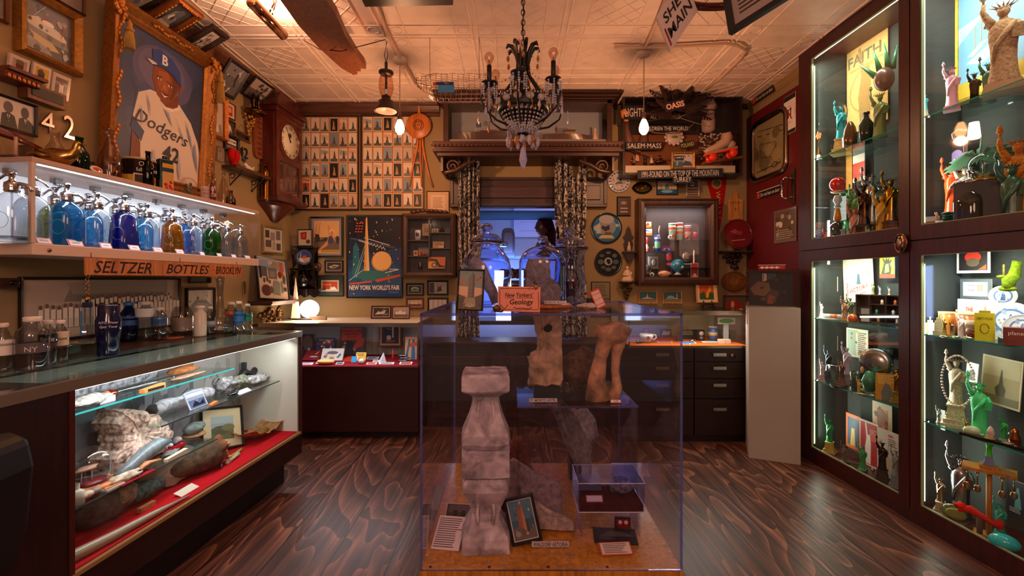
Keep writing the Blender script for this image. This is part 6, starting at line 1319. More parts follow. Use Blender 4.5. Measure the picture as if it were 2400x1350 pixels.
# oil lantern
lt=T('oil_lantern','hanging oil lantern with clear chimney before the postcard panels','lantern',P(905,262,3.0),0)
k=3.0/F;Zp=lambda y: (262-y)*k
M('2a1a18').la([(.078,Zp(262)),(.074,Zp(258)),(.05,Zp(246)),(.05,Zp(238)),(.03,Zp(234)),(.03,Zp(226)),(.0,Zp(226))],22,cap=False).la([(.07,Zp(261)),(0,Zp(255))],22,col='a07060',cap=False).bd('reflector','satin',lt)
M('f0d8c8').la([(.034,Zp(226)),(.048,Zp(210)),(.05,Zp(200)),(.044,Zp(185)),(.036,Zp(176))],20,cap=False).bd('chimney','glass',lt)
M('2a1a18').la([(.036,Zp(176)),(.048,Zp(172)),(.048,Zp(168)),(.01,Zp(166)),(.01,Zp(146)),(0,Zp(146))],20).cyl((0,0,Zp(226)),(0,0,Zp(166)),.008).tube([(0,0,Zp(146)),(-.012,0,Zp(130)),(0,0,Zp(105)),(.012,0,Zp(130)),(0,0,Zp(146))],.0025,5).tube([(0,0,Zp(105)),(.008,0,Zp(95)),(-.006,0,Zp(85)),(0,0,2.845-lt.location.z)],.003,5).bd('cap_and_hook','satin',lt)
# wire basket
Yb=2.95;t=T('wire_basket','wire mesh boat-shaped basket hanging below the ceiling','basket',P(1065,240,Yb),0)
k=Yb/F;m=M('b89888')
Lb,Hb=175*k,56*k
def bp(s,q): return (-Lb*.5+Lb*s,.10*cos(q*pi)*(.35+.65*min(1,s*5)),(Hb*.5-Hb*.5*sin(q*pi)*min(1,.35+s*3)) if 0 < q < 1 else Hb*.5+.02)
for i in range(15): s=i/14;m.tube([(-Lb/2+Lb*s,.10*cos(pi*j/10)*min(1,.3+3*s),Hb*.9-Hb*.88*sin(pi*j/10)*min(1,.25+3*s)) for j in range(11)],.0018,4)
for j in range(11): m.tube([(-Lb/2+Lb*i/14,.10*cos(pi*j/10)*min(1,.3+3*i/14),Hb*.9-Hb*.88*sin(pi*j/10)*min(1,.25+3*i/14)) for i in range(15)],.0016,4)
for j in range(8): m.tube([(-Lb/2+Lb*i/14,-.10+.028*j,Hb*.9+.006*sin(i*2+j)) for i in range(15)],.0014,4)
m.bd('wire_mesh','metal',t);m=M('8a7060')
for x in (-Lb*.33,Lb*.33): m.tube([(x,0,Hb),(x,0,2.845-t.location.z)],.002,5)
m.bd('hanging_wire','metal',t)
m=M('3a8ac8').box(-.055,.05,-.004,0,0,.045);m.box(-.065,.045,-.006,0,.045,.064,'1a2a5a').ell((-.075,-.004,.052),(.012,.003,.012),col='c83828');m.text('NYC',0,.054,.009,'e8d8d0',-.0065)
tag(m.bd('blue_tag','satin',None,P(1046,214,Yb-.13)),'small blue card clipped to the front of the wire basket','tag')
bpy.data.objects['blue_tag'].location.y=Yb-.115
# cane seat stool
st=T('cane_stool','folding wooden cane stool with round seat hung on the wall','stool',BACK.at(984,300)+V3((0,-.05,0)),0)
W1='c8702c';z_=lambda y: (300-y)*4.05/F;x_=lambda x: (x-984)*4.05/F
m=M(W1).la([(0,0),(.112,.0),(.115,.008),(.11,.014),(0,.014)],36,(0,0,0),ax='y');m.bd('seat','wood',st)
m=M('2a1410');m.tube([(.048*cos(i*pi/12),-.0155,.048*sin(i*pi/12)+.005) for i in range(24)],.002,4,closed=True).tube([(.031*cos(i*pi/12),-.0155,.031*sin(i*pi/12)+.005) for i in range(24)],.002,4,closed=True)
for i,c_ in enumerate("NEW YORK WORLD'S FAIR 1939 "): a_=dg(200-i*13.3);m.text(c_,.040*cos(a_),.005+.040*sin(a_),.009,'2a1410',-.0152,rot=a_-pi/2) if c_ != ' ' else None
m.text('39',0,.005,.02,'2a1410',-.0152);m.bd('printed_seal','matte',st)
M(W1).tube([(x_(985),.004,z_(275)),(x_(984),.004,z_(240)),(x_(983),.004,z_(228)),(x_(975),.004,z_(223)),(x_(962),.004,z_(226)),(x_(957),.004,z_(234))],[.014,.013,.013,.014,.015,.011],8,flat=.6).bd('handle','wood',st)
for xs in ((982,980,974,966,962),(987,987,987,989,990),(992,993,998,1006,1016)):
 M(W1).tube([(x_(x),.015,z_(y)) for x,y in zip(xs,(322,345,375,410,440))],[.010,.010,.0095,.009,.007],8).bd('leg','wood',st)
# signs at the ceiling on the right
def tri3(px): return [P(*q) for q in px]
q=[P(1537,40,2.1),P(1570,122,2.1),P(1634,28,2.1)]
t=T('hanging_sign','white wooden street sign with black letters hanging at the ceiling','sign',q[0])
ux=q[2]-q[1];uz=q[0]-q[1];L1,L2=ux.length,uz.length;un,zn=ux.normalized(),uz.normalized()
tf=Matrix(((un.x,0,zn.x,0),(0,1,0,0),(un.z,0,zn.z,0),(0,0,0,1)))
M('cdb8b0',tf).box(0,L1,-.008,.008,-L2,0).bd('board','satin',t)
m=M('1c1618',tf).text('SHE',L1*.42,-L2*.28,L2*.27,'1c1618',-.009,w=L1*.56,bold=.02).text('MAIN',L1*.52,-L2*.66,L2*.27,'1c1618',-.009,w=L1*.78,bold=.02).box(.012,.022,-.0095,-.0085,-L2*.92,-L2*.45,'8a2018');m.bd('lettering','satin',t)
wl=T('bicycle_wheel','bicycle wheel with red rim hanging at the top edge','wheel',(1.02,2.06,2.60),(dg(12),0,0))
M('5a1a14').tube([(.24*cos(i*pi/24),.24*sin(i*pi/24),0) for i in range(48)],.017,8,closed=True).bd('rim','gloss',wl);M('2a2420').tube([(.258*cos(i*pi/24),.258*sin(i*pi/24),-.004) for i in range(48)],.014,8,closed=True).bd('tyre','matte',wl)
m=M('1a1616');[m.tube([(.02*cos(i*pi/7+.5),.02*sin(i*pi/7+.5),.02*(-1)**i),(.235*cos(i*pi/7),.235*sin(i*pi/7),0)],.0016,4) for i in range(14)];m.bd('spoke','metal',wl).name='spokes'
M('8a7a70').cyl((0,0,-.04),(0,0,.04),.018).bd('hub','metal',wl)
a,b,c=P(1713,80,1.85),P(1880,-25,1.62),P(1706,-40,1.85)
ux,uz=(b-a),(c-a);L1,L2=ux.length,uz.length;uxn=ux.normalized();uyn=uz.cross(ux).normalized();uzn=uxn.cross(uyn)
t=T('framed_text','black framed text panel leaning from the ceiling at upper right','sign',a,Matrix((uxn,uyn,uzn)).transposed().to_euler())
M('14161e').frame(L1-.05,L2-.03,[(0,-.012),(.025,-.018),(.025,.006),(0,.006)],z0=.02).bd('frame','satin',t,(L1/2,0,0))
m=M('9a8a84').box(.02,L1-.02,-.004,0,.015,L2);art(m,L1-.09,L2-.06,'w 0 0 1 1 9 2a2626',-.0045,.05,.05);m.bd('text_panel','satin',t)
# dried star-shaped palm leaves
pt=T('dried_palm','spiky dark dried palm bunch hanging above the diorama','plant',P(1590,252,3.8)-V3((0,0,.03)),0)
rr=random.Random(11)
for i in range(22):
 m=M(rr.choice(['2c1614','241210','34201c']));a_=dg(-15+210*i/21);L_=rr.uniform(.22,.34);dy=rr.uniform(-.12,.1)
 if abs(i-11)< 3: L_=.32
 pts=[(0,0,0),(L_*.5*cos(a_),dy*.5,L_*.5*sin(a_)*.8+.04),(L_*cos(a_),dy,L_*sin(a_)*.8+.02)]
 m.tube(pts,.005,4)
 for k in range(9):
  s=.2+.09*k;bx,bz=pts[2][0]*s,pts[2][2]*s
  for sg in (-1,1):
   aa=a_+sg*1.0;l2=.055*(1.15-s);m.add([(bx,dy*s,bz),(bx+l2*cos(aa+.3),dy*s+.01,bz+l2*sin(aa+.3)),(bx+l2*1.5*cos(aa-.5*sg),dy*s,bz+l2*1.5*sin(aa-.5*sg)),(bx+.02*cos(a_),dy*s-.004,bz+.02*sin(a_))],[(0,1,2,3)])
 m.bd('frond','matte',pt)
M('2a1814').tube([(0,0,0),(0,0,2.845-pt.location.z)],.003,5).bd('cord','satin',pt)
# ---------------------------------------------------------------- chandelier
CYc=2.4;cz=lambda y: EYE+(HY-y)*CYc/F;X0=(1226-CX)/F*CYc
ch=T('chandelier','black iron chandelier draped with crystal strings in the middle','chandelier',(X0,CYc,0))
def cR(px): return px*CYc/F
IR='0d0b0d'
m=M(IR).la([(cR(56),cz(232)),(cR(58),cz(234)),(cR(60),cz(262)),(cR(57),cz(265)),(cR(54),cz(262)),(cR(54),cz(234))],32,cap=False);m.bd('iron_ring','satin',ch)
m=M(IR).la([(cR(3),cz(300)),(cR(24),cz(303)),(cR(22),cz(309)),(cR(8),cz(318)),(0,cz(320))],20).la([(.006,cz(118)),(.012,cz(140)),(.02,cz(160)),(.02,cz(170)),(.008,cz(175)),(.006,cz(230))],10);m.bd('bottom_bowl','satin',ch)
for i in range(8):
 a_=2*pi*i/8+.2;R=lambda r,z: (r*cos(a_),r*sin(a_),z)
 M(IR).tube([R(cR(58),cz(240)),R(cR(40),cz(215)),R(cR(16),cz(180)),R(cR(12),cz(150)),R(cR(16),cz(128)),R(cR(26),cz(112)),R(cR(36),cz(110)),R(cR(40),cz(118))],[.007,.008,.008,.009,.012,.013,.010,.004],6).bd('upper_strap','satin',ch)
 M(IR).tube([R(cR(58),cz(256)),R(cR(54),cz(275)),R(cR(40),cz(292)),R(cR(22),cz(303))],.005,6).bd('lower_strap','satin',ch)
strings=[];cand=[]
for i in range(6):
 a_=dg(18+60*i+4);rx_=cR(84);x,y=rx_*cos(a_),rx_*sin(a_);zc_=cz(215+8*sin(a_))
 zc_=cz(226) if sin(a_)< 0 else cz(196);zc_=cz(212)
 R=lambda r,z: (r*cos(a_),r*sin(a_),z)
 ar=M(IR).tube([R(cR(30),cz(300)),R(cR(66),cz(290)),R(cR(96),cz(268)),R(cR(104),cz(244)),R(cR(92),cz(222)),R(rx_,zc_)],[.006]*6,6).la([(.006,zc_-.012),(cR(8),zc_-.008),(cR(17),zc_+.004),(cR(18),zc_+.010),(.008,zc_+.006)],16,(x,y,0)).bd('arm','satin',ch)
 M('16120f').cyl((x,y,zc_+.005),(x,y,zc_+.098),.0125).bd('candle_sleeve','satin',ar)
 M('f0dcd0').la([(.011,0),(.013,.012),(.024,.032),(.026,.044),(.020,.058),(.008,.068),(0,.069)],14,(x,y,zc_+.1)).bd('bulb','glass',ar)
 M('c8a080').cyl((x,y,zc_+.098),(x,y,zc_+.13),.004).bd('filament','metal',ar)
 cand.append((x,y,zc_))
def bead(m,p,r,col=None): m.ell(p,(r,r,r),7,5,col)
rr=random.Random(6);CR=['d8d4e0','e8e0e8','c8ccea','e0d0c8','b8bce0']
m=M('ddd')                                  # crystal swags
for i in range(30):
 a0=2*pi*i/30
 for k in range(11): s=k/10;r=cR(56)*(1-s)+cR(16)*s;bead(m,(r*cos(a0),r*sin(a0),cz(262)*(1-s)+cz(312)*s-.028*sin(s*pi)),.0062,rr.choice(CR))
m.bd('crystal_basket','crystal',ch)
for (x,y,z) in cand:
 m=M('ddd')
 for j in range(8):
  b_=2*pi*j/8;q=(x+cR(17)*cos(b_),y+cR(17)*sin(b_))
  for k in range(5 if j % 2 else 8): bead(m,(q[0],q[1],z-.008-.0125*k),.0055,rr.choice(CR))
 m.bd('crystal_drops','crystal',ch)
m=M('ddd')
for i,(x,y,z) in enumerate(cand):
 for k in range(12): s=k/11;x2,y2,z2=cand[(i+1)% 6];bead(m,(x*(1-s)+x2*s,y*(1-s)+y2*s,z-.02-.05*sin(pi*s)),.0055,rr.choice(CR))
 for k in range(10): s=k/9;bead(m,(x*(1-s)*.95,y*(1-s)*.95,(z+.01)*(1-s)+cz(150)*s-.03*sin(pi*s)),.005,rr.choice(['e0c8a0','c88a50','d8d4e0']))
m.bd('crystal_swags','crystal',ch)
def prism_drop(name,x,y,zt,L_,col,w_=.014):
 m=M(col);
 for k in range(3): bead(m,(x,y,zt-.008*k),.004,rr.choice(CR))
 m.la([(.001,zt-.026),(w_*.6,zt-.026-L_*.2),(w_,zt-.026-L_*.62),(w_*.5,zt-.026-L_*.88),(0,zt-.026-L_)],6,(x,y,0),1,.5,smooth=False);return m.bd(name,'crystal',ch)
for i in range(14):
 a_=2*pi*i/14+.1;prism_drop('pendant_drop',cR(30+6*(i % 3))*cos(a_),cR(30)*sin(a_),cz(312),.045+.012*(i % 2),'c07a30' if i % 3 == 0 else 'c8c0e0',.011)
for i in range(10):
 a_=2*pi*i/10;prism_drop('pendant_drop',cR(104)*cos(a_),cR(104)*sin(a_),cz(262),.045,['c8c0e0','b06030','d0b8b0'][i % 3],.008)
prism_drop('pendant_drop',0,-.01,cz(330),.13,'c0c0f0',.022);m=M('ddd');[bead(m,(0,-.01,cz(320)-.011*k),.008,rr.choice(CR)) for k in range(3)];m.bd('bead_stem','crystal',ch)
for i in range(6):      # amber drops hanging from the straps, glass discs on the ring
 a_=2*pi*i/6+.5;prism_drop('amber_drop',cR(40)*cos(a_),cR(40)*sin(a_),cz(128),.035,'c07820',.009)
m=M('d8ccc0')
for i in range(14): a_=2*pi*i/14;m.ell((cR(62)*cos(a_),cR(62)*sin(a_),cz(247)),(.017*abs(sin(a_))+.006,.017*abs(cos(a_))+.006,.019),10,8)
m.bd('glass_disc','crystal',ch).name='glass_discs'
m=M('c88848');[m.tube([(cR(60)*cos(a_),cR(60)*sin(a_),cz(232)),(cR(66)*cos(a_+.2),cR(66)*sin(a_+.2),cz(228)),(cR(70)*cos(a_+.35),cR(70)*sin(a_+.35),cz(262+20*sin(a_*3)))],.002,4) for a_ in [i*.52 for i in range(12)]];m.bd('copper_ribbon','metal',ch)
m=M(IR);z=cz(112);k=0
while z < CH-.02:
 m.tube([((.010*cos(t*pi/5) if k % 2 else 0),(0 if k % 2 else .010*cos(t*pi/5)),z+.017*sin(t*pi/5)) for t in range(10)],.0026,5,closed=True);z += .027;k += 1
m.tube([(.004*sin(i),.004*cos(i),cz(118)+i*(CH-cz(118))/14) for i in range(15)],.003,5);m.bd('chain','satin',ch)
# ---------------------------------------------------------------- diorama at the top right
YD=3.92;D=lambda x,y,Y=YD: P(x,y,Y)
dx0,dx1,dz0,dz1=D(1465,0).x,D(1735,0).x,D(0,405).z,D(0,230).z
t=T('diorama_box','large shallow wooden diorama box crowded with painted signs and toys','box',(0,0,0))
M('7a4a2c').box(dx0,dx1,4.05,4.095,dz0,dz1).bd('back_panel','paint',t)
M('2a1a16').box(dx0-.02,dx0,YD,4.095,dz0,dz1).box(dx1,dx1+.02,YD,4.095,dz0,dz1).box(dx0-.02,dx1+.02,YD,4.095,dz0-.02,dz0).box(dx0-.02,dx1+.02,YD,4.095,dz1,dz1+.02).box(dx0,dx1,4.02,4.05,D(0,305).z,dz1-.0,'241a1e').bd('case','wood',t)
m=M('b8a890').box(dx0,dx1-.05,YD-.012,YD,dz0+.0,dz0+.06)
m.prism([(dx0,dz0+.0)]+[(dx0+(dx1-dx0-.05)*i/48,dz0-.006-.012*abs(sin(i*.65))) for i in range(49)]+[(dx1-.05,dz0)],YD-.013,YD,'4a4438');m.bd('scalloped_rail','satin',t)
def board(lab,x0,y0,x1,y1,txt,Y=YD-.03,tilt=0,col='16141a',tc='d8c8bc',hk=.62,shape=None,nm='painted_sign',bold=.0):
 a,b=P(x0,y0,Y),P(x1,y1,Y);w,h=b.x-a.x,a.z-b.z;m=M(col).box(-w/2,w/2,-.004,.004,-h/2,h/2)
 if shape: m=M(col).prism([(u*w,v_*h) for u,v_ in shape],-.004,.004)
 m.text(txt,0,0,h*hk,tc,-.0048,w=w*.9,bold=bold)
 return tag(m.bd(nm,'satin',None,(a+b)/2,(0,tilt,0)),lab,'sign','hand lettered boards of the diorama')
t1991='black board lettered about a find on the mountain top, along the bottom'
board(t1991,1494,397,1694,417,'1991-FOUND ON THE TOP OF THE MOUNTAIN',hk=.7,tilt=dg(-1.5));board('small black board lettered TURKEY below the long bottom board',1576,411,1622,430,'TURKEY',tilt=dg(-2))
board('black pointed board lettered MASS at the left of the diorama',1466,333,1554,351,'SALEM·MASS',shape=((-.5,-.5),(.4,-.5),(.5,.5),(-.5,.5)));board('black board lettered CHILDREN THE WORLD across the middle',1500,294,1618,309,'CHILDREN THE WORLD')
o=board('white lettered OASIS board at the top under the palm',1558,236,1606,258,'OASIS',Y=3.66,tilt=dg(-14),tc='e8a898',bold=.03);M('222').cyl((0,.004,.03),(0,.004,CH-o.location.z),.002,n=5).bd('cord','satin',o);board('dark board lettered with light switching hours at upper left',1462,248,1512,280,'LIGHTS',Y=YD-.02);board('dark board lettered with words for the whole world, behind bulb',1520,266,1598,282,'ALL THE WORLD',Y=YD-.015,tc='a89890')
board('tiny tilted board lettered POLAND',1594,332,1628,347,'POLAND',tilt=dg(-12),tc='c8b040')
def dio(nm,lab,m,x,y,Y=YD-.04,k='plastic',cat=None,rot=None): return tag(m.bd(nm,k,None,P(x,y,Y),rot),lab,cat or nm.split('_')[-1])
m=M('b08a70').tube([(-.135,0,.035),(-.11,0,.04),(-.06,0,.046),(.0,0,.06),(.05,0,.078),(.075,0,.11),(.075,0,.15)],[.012,.024,.030,.038,.046,.042,.040],14).ell((.095,0,.05),(.04,.034,.035)).box(-.13,.13,-.033,.033,.012,.022,'8a7868')
sk=T('roller_skate','old tan leather roller skate with glowing red wheels hung on the diorama','skate',P(1690,358,3.78),(0,dg(-12),0))
m.bd('boot','satin',sk);M('e03a1a').box(-.14,.13,-.03,.03,-.0,.014).bd('chassis','gloss',sk)
for x in (-.09,.085):
 for y in (-.035,.035): M('c82818').la([(0,-.014),(.030,-.014),(.034,0),(.030,.014),(0,.014)],20,(x,y,-.028),ax='y',col='d83018').la([(0,-.017),(.012,-.017),(.012,0)],12,(x,y,-.028),ax='y',col='2a1a18').bd('wheel','gloss',sk)
dio('plank_ledge','tilted narrow wooden ledge under the roller skate',M('8a5028').box(-.19,.16,-.03,.03,-.012,.006),1697,375,3.885,'woodx','ledge',(0,dg(-9),0))
m=M('3a2c28');rr=random.Random(21)
for i in range(150): m.ell((rr.uniform(-.13,.13),-rr.random()*.012,rr.uniform(-.11,.12)),(.012,.006,.007),5,4,col='b8a8a0' if rr.random()< .6 else '4a4040')
o=dio('pebble_mosaic','patch of small grey pebbles stuck behind the roller skate',m,1672,345,4.0,'matte','mosaic');o['kind']='stuff'
m=M('c8b0a8');[m.ell((.075*cos(i*.52),-.004,.062*sin(i*.52)),(.017,.008,.015),6,5) for i in range(12)];m.la([(.07,0),(.06,.01),(0,.006)],20,ax='y',sx=1).ell((0,-.012,0),(.03,.006,.012),col='6a7a3a');dio('scalloped_plate','white scalloped dish with green centre in the diorama middle',m,1580,322,3.99)
m=M('a88a80').la([(.02,0),(.055,.02),(.06,.10),(.05,.16),(.055,.18)],14,cap=False).la([(.055,.20),(.075,.23),(.05,.29),(.02,.31),(0,.31)],14,fold=.12,nf=5);dio('glass_jar','dusty clear jar with crumpled lid at the diorama right',m,1660,312,3.97,'plastic')
m=M('d88a50').tube([(0,0,.1),(.02,0,.06),(.03,0,0)],[.035,.04,.02],10).box(-.05,-.02,-.01,.01,-.04,.14,'2a1a16');dio('wooden_clog','small orange-brown wooden shoe at the left edge of diorama',m,1460,285,3.93,'plastic','shoe')
m=M('6a4438').tube([(-.07,0,.15),(-.085,0,.02),(-.05,0,-.12),(.01,0,-.15),(.07,0,-.09),(.08,0,.05),(.06,0,.13)],[.01,.03,.05,.055,.045,.02,.01],12);dio('leather_horn','dark brown curved leather horn behind the right pendant bulb',m,1490,310,3.99,'satin')
for i,(x,c_,l_) in enumerate(((1486,'6a5a50','tiny grey figure at far left of the scalloped rail'),(1512,'2a2026','small dark hatted doll on the scalloped rail'),(1527,'c8b0a8','small pale doll beside the dark hatted doll'),(1548,'3a1c18','small brown boat-shaped toy on the rail'))):
 m=M(c_).la([(.018,0),(.014,.03),(.008,.036),(.015,.05),(.017,.056),(.006,.07),(0,.075)],10) if i < 3 else M(c_).tube([(-.05,0,.01),(0,0,.02),(.05,0,.014)],[.01,.016,.006],8).tube([(0,0,.02),(-.005,0,.07)],[.008,.012],6)
 dio(('toy_figure','hatted_doll','pale_doll','toy_boat')[i],l_,m,x,383,3.97,'plastic','toy')
m=M('3a2420');[m.tube([(.0,0,0),(.16*cos(a_),-.01,.11*sin(a_)),(.30*cos(a_),0,.14*sin(a_)+.02*cos(a_*5))],.003,4,col='8a8048' if i % 2 else '5a3a28') for i,a_ in enumerate((.1,.5,2.5,2.9,3.3,5.8,2.2))];dio('dried_branches','thin dried branches spreading under the palm',m,1590,275,3.88,'matte','branch')
m=M('d89878').prism([(-.04,0),(0,.01),(.03,.09),(.045,.0)],-.01,0);dio('paper_cone','orange paper cone shape at the left of the rail',m,1486,378,4.02,'matte')
m=M('8a6a50').tube([(-.24,0,.03),(-.1,-.02,-.03),(.05,-.02,-.04),(.2,0,.02),(.25,0,.06)],.004,5);dio('hanging_rope','dark rope sagging between the diorama signs',m,1560,305,3.88,'matte')
m=M('6a4a3a').tube([(-.21,0,.02),(-.05,-.01,-.04),(.1,-.01,-.045),(.2,0,-.03)],.005,5);dio('hanging_rope','thicker rope sagging low above the tiny dolls',m,1545,358,3.9,'matte')
picture('small gilt framed street view standing at the middle of the diorama rail',P(1600,377,3.903),0,.21,.155,'a87838',.022,'b b8a8a4;r .05 .5 .55 .9 2a2a30;r .1 .7 .5 .8 c8b0a8;r .0 0 .5 .45 3a5a6a;p 3a3a48 .4 .1 .6 .5 .9 .4 1 .1;e .2 .3 .05 .2 8a9aa8;n 3 8 .1 4a4a50 6a5a50',kind='gilt',beads='e8b868')
# ---------------------------------------------------------------- inside the acrylic vitrine
def fl(x,y,z): return flr(x,y,z)
VB=VZ0+.0005
def rockm(col,r,seed,jit=.22,n=22,m_=14): return M(col).ell((0,0,0),r,n,m_,jit=jit,seed=seed)
def slabrock(col,poly,th,seed=0,jit=.012):       # broken slab: outline in XZ with a rough surface
 rr=random.Random(seed);m=M(col);n=len(poly);P_=[]
 for i in range(n):
  a,b=poly[i],poly[(i+1)% n]
  for k in range(4): s=k/4;P_.append((a[0]+(b[0]-a[0])*s+rr.uniform(-jit,jit)*.6,a[1]+(b[1]-a[1])*s+rr.uniform(-jit,jit)*.6))
 cx=sum(p[0] for p in P_)/len(P_);cz_=sum(p[1] for p in P_)/len(P_);N=len(P_);v=[];f=[]
 rings=[(1,th/2),(1.0,-th*.3),(.94,-th/2),(.55,-th/2-jit),(0,-th/2)]
 for s,y in rings[:-1]:
  for (x,z) in P_: v.append((cx+(x-cx)*s,y+rr.uniform(-jit,jit)*.35,cz_+(z-cz_)*s))
 for j in range(3):
  for i in range(N): k=(i+1)% N;f.append((j*N+i,j*N+k,(j+1)*N+k,(j+1)*N+i))
 v.append((cx,-th/2,cz_));f += [(3*N+i,3*N+(i+1)% N,4*N) for i in range(N)];f.append(tuple(reversed(range(N))))
 return m.add(v,f,False)
# baluster of pale weathered stone
bl=T('stone_baluster','tall weathered white carved stone baluster, front left in the vitrine','baluster',(-.098,1.672,VB),dg(3))
hs=.635;prof=[(0,.088),(.035,.088),(.08,.084),(.12,.070),(.16,.056),(.20,.052),(.24,.058),(.29,.072),(.34,.084),(.385,.083),(.405,.072),(.418,.064),(.425,.087),(.55,.087),(.558,.066),(.572,.066),(.58,.078),(.61,.088),(.66,.085),(.70,.074),(.75,.062),(.80,.053),(.84,.048),(.865,.049),(.88,.060),(.90,.082),(.91,.087),(.985,.086),(1.0,.080)]
v=[];f=[];NS=40;rr=random.Random(2)
for j,(z,r) in enumerate(prof):
 rnd=.25 if .03 < z < .39 or .49 < z < .86 else .08
 for i in range(NS):
  a_=2*pi*i/NS+pi/4*0;c_,s_=cos(a_),sin(a_);q=r/max(abs(c_),abs(s_));q=q*(1-rnd)+r*1.12*rnd
  k=1+.012*noise.noise(V3((c_*3,s_*3,z*14)))*2
  if .10 < z < .33 or .60 < z < .80: k -= .05*(abs(abs(c_)-abs(s_))> .75)*0+.03*max(0,cos(4*a_))**8
  v.append((c_*q*k,s_*q*k,z*hs+.004*noise.noise(V3((c_*5,s_*5,z*9)))))
f=[(j*NS+i,j*NS+(i+1)% NS,(j+1)*NS+(i+1)% NS,(j+1)*NS+i) for j in range(len(prof)-1) for i in range(NS)]+[tuple(reversed(range(NS))),tuple(range((len(prof)-1)*NS,len(prof)*NS))]
M('b8a8b0').add(v,f,False).bd('shaft','marble',bl)
m=M('c8b8bc')
for z0_,z1_,r in ((.10,.34,.066),(.66,.84,.06)):
 for s_ in (-1,1):
  for t_ in (0,1):
   x=s_*.024;m.tube([(x,-r*.80,z0_*hs),(x*1.25,-r*1.0,(z0_+z1_)/2*hs),(x,-r*.84,z1_*hs)],.006,6)
   break
m.bd('carved_panel_edge','marble',bl).name='carved_edges'
def inv(nm,lab,m,loc,rot=None,k='stone',cat='stone'): return tag(m.bd(nm,k,None,loc,rot),lab,cat)
# riser with its pieces
ri=T('acrylic_riser','clear acrylic riser box carrying stone pieces inside the vitrine','riser',(.2575,1.975,VB))
for a in ((-.235,.235,-.225,-.219),(-.235,.235,.219,.225),(-.235,-.229,-.219,.219),(.229,.235,-.219,.219)): M('f4f4fc').box(*a,0,.474).bd('wall','pane',ri)
M('f4f4fc').box(-.235,.235,-.225,.225,.474,.480).bd('top','pane',ri)
M('d0d4f0').box(-.236,.236,-.227,-.224,.473,.481).box(-.237,-.234,-.225,.225,.473,.481).box(.234,.237,-.225,.225,.473,.481).bd('glued_edge','tint',ri)
RT=VB+.4805
bk=tag(M('12100f').box(-.055,.055,-.035,.035,0,.055).bd('black_block','satin',None,(.145,1.87,RT)),'black wooden mount block under the hotel stone on the riser','block')
m=slabrock('b89478',[(-.075,0),(.058,.0),(.062,.11),(.055,.30),(.045,.345),(-.04,.335),(-.065,.30),(-.045,.20),(-.04,.14),(-.078,.11)],.09,3);inv('hotel_stone','upright beige carved stone fragment on a black block on the riser',m,(.145,1.87,RT+.0555),None,'marble')
m=M('1c1418').ell((0,0,0),(.034,.012,.022),12,8);m.bd('dark_hollow','matte',bpy.data.objects['hotel_stone'],(.0,-.045,.245))
def plate(lab,txt,loc,w,h=.016,rot=None,col='c8b4b4'):
 m=M(col).box(-w/2,w/2,-.002,.002,0,h).box(-w/2,w/2,-.0022,.003,-.0,h*.04,'1a1418');m.text(txt,0,h*.52,h*.72,'1a1418',-.0026,w=w*.94,bold=.015)
 return tag(m.bd('name_plate','satin',None,loc,rot or (dg(-12),0,0)),lab,'label')
plate('small plate lettered with a hotel name on the riser','ST. MORITZ HOTEL',(.125,1.80,RT+.001),.112,.016)
plate('white strip lettered with another hotel name on the plywood','WALDORF ASTORIA',fl(1290,1283,VB+.001)+V3((0,0,.001)),.135,.019)
inv('brown_rock','big rounded dark brown rock at the back of the riser',rockm('6a4a3a',(.095,.06,.085),5),(.31,2.04,RT+.105-.02),None,'stone','rock')
m=M('c08c68').tube([(-.03,0,0),(-.035,0,.08),(-.02,0,.17),(.0,0,.24),(.015,-.01,.28)],[.052,.036,.026,.034,.058],14).tube([(.03,0,.0),(.05,0,.05),(.04,0,.12),(.045,0,.18),(.06,0,.25),(.02,0,.29)],[.03,.02,.016,.02,.036,.045],12).ell((.03,0,.27),(.07,.05,.05),16,10,jit=.15,seed=2)
inv('volute_fragment','orange-brown carved volute fragment at the right of the riser',m,(.385,1.85,RT+.002),None,'marble')
m=M('c83828').box(-.022,.022,-.0015,.0015,0,.014).box(-.019,.019,-.002,-.001,.002,.012,'e8d8d0');m.text('618',0,.007,.008,'222',-.0022);inv('number_tag','tiny red-edged number tag on the riser by the volute',m,(.415,1.79,RT+.001),(dg(-30),0,0),'satin','tag')
# slabs on the plywood
def lean_at(x,y,dz=0): q=fl(x,y,VB);return V3((q.x,q.y,VB+dz))
q=lean_at(1290,1250);s_=q.y/F
inv('stone_slab','grey triangular carved stone slab leaning in front at centre',slabrock('a8908c',[(-.10,0),(.11,.0),(.11,.035),(.0,.085),(-.095,.145)],.035,5,.006),V3((.13,q.y+.02,VB+.004)),(dg(-12),0,dg(-4)),'stone')
inv('stone_slab','tall grey stepped stone slab behind the triangular slab',slabrock('a08880',[(-.13,0),(.10,.0),(.10,.14),(.05,.16),(-.10,.235),(-.13,.21)],.04,6,.006),V3((.10,1.80,VB+.004)),(dg(-14),0,dg(-4)),'stone')
inv('stone_slab','narrow grey-green slab leaning diagonally at the back',slabrock('8a8078',[(.0,0),(.05,.0),(.05,.16),(-.06,.37),(-.14,.40),(-.15,.36)],.05,7),V3((.33,2.12,VB+.012)),(dg(-10),0,0),'stone')
inv('pale_rock','pale lumpy rock beside the diagonal slab at the back',rockm('b0a49c',(.085,.06,.10),9,.2),V3((.33,2.21,VB+.24)),None,'stone','rock');M('3a3438').box(-.05,.05,-.04,.04,-.235,-.07).bd('mount','satin',bpy.data.objects['pale_rock'])
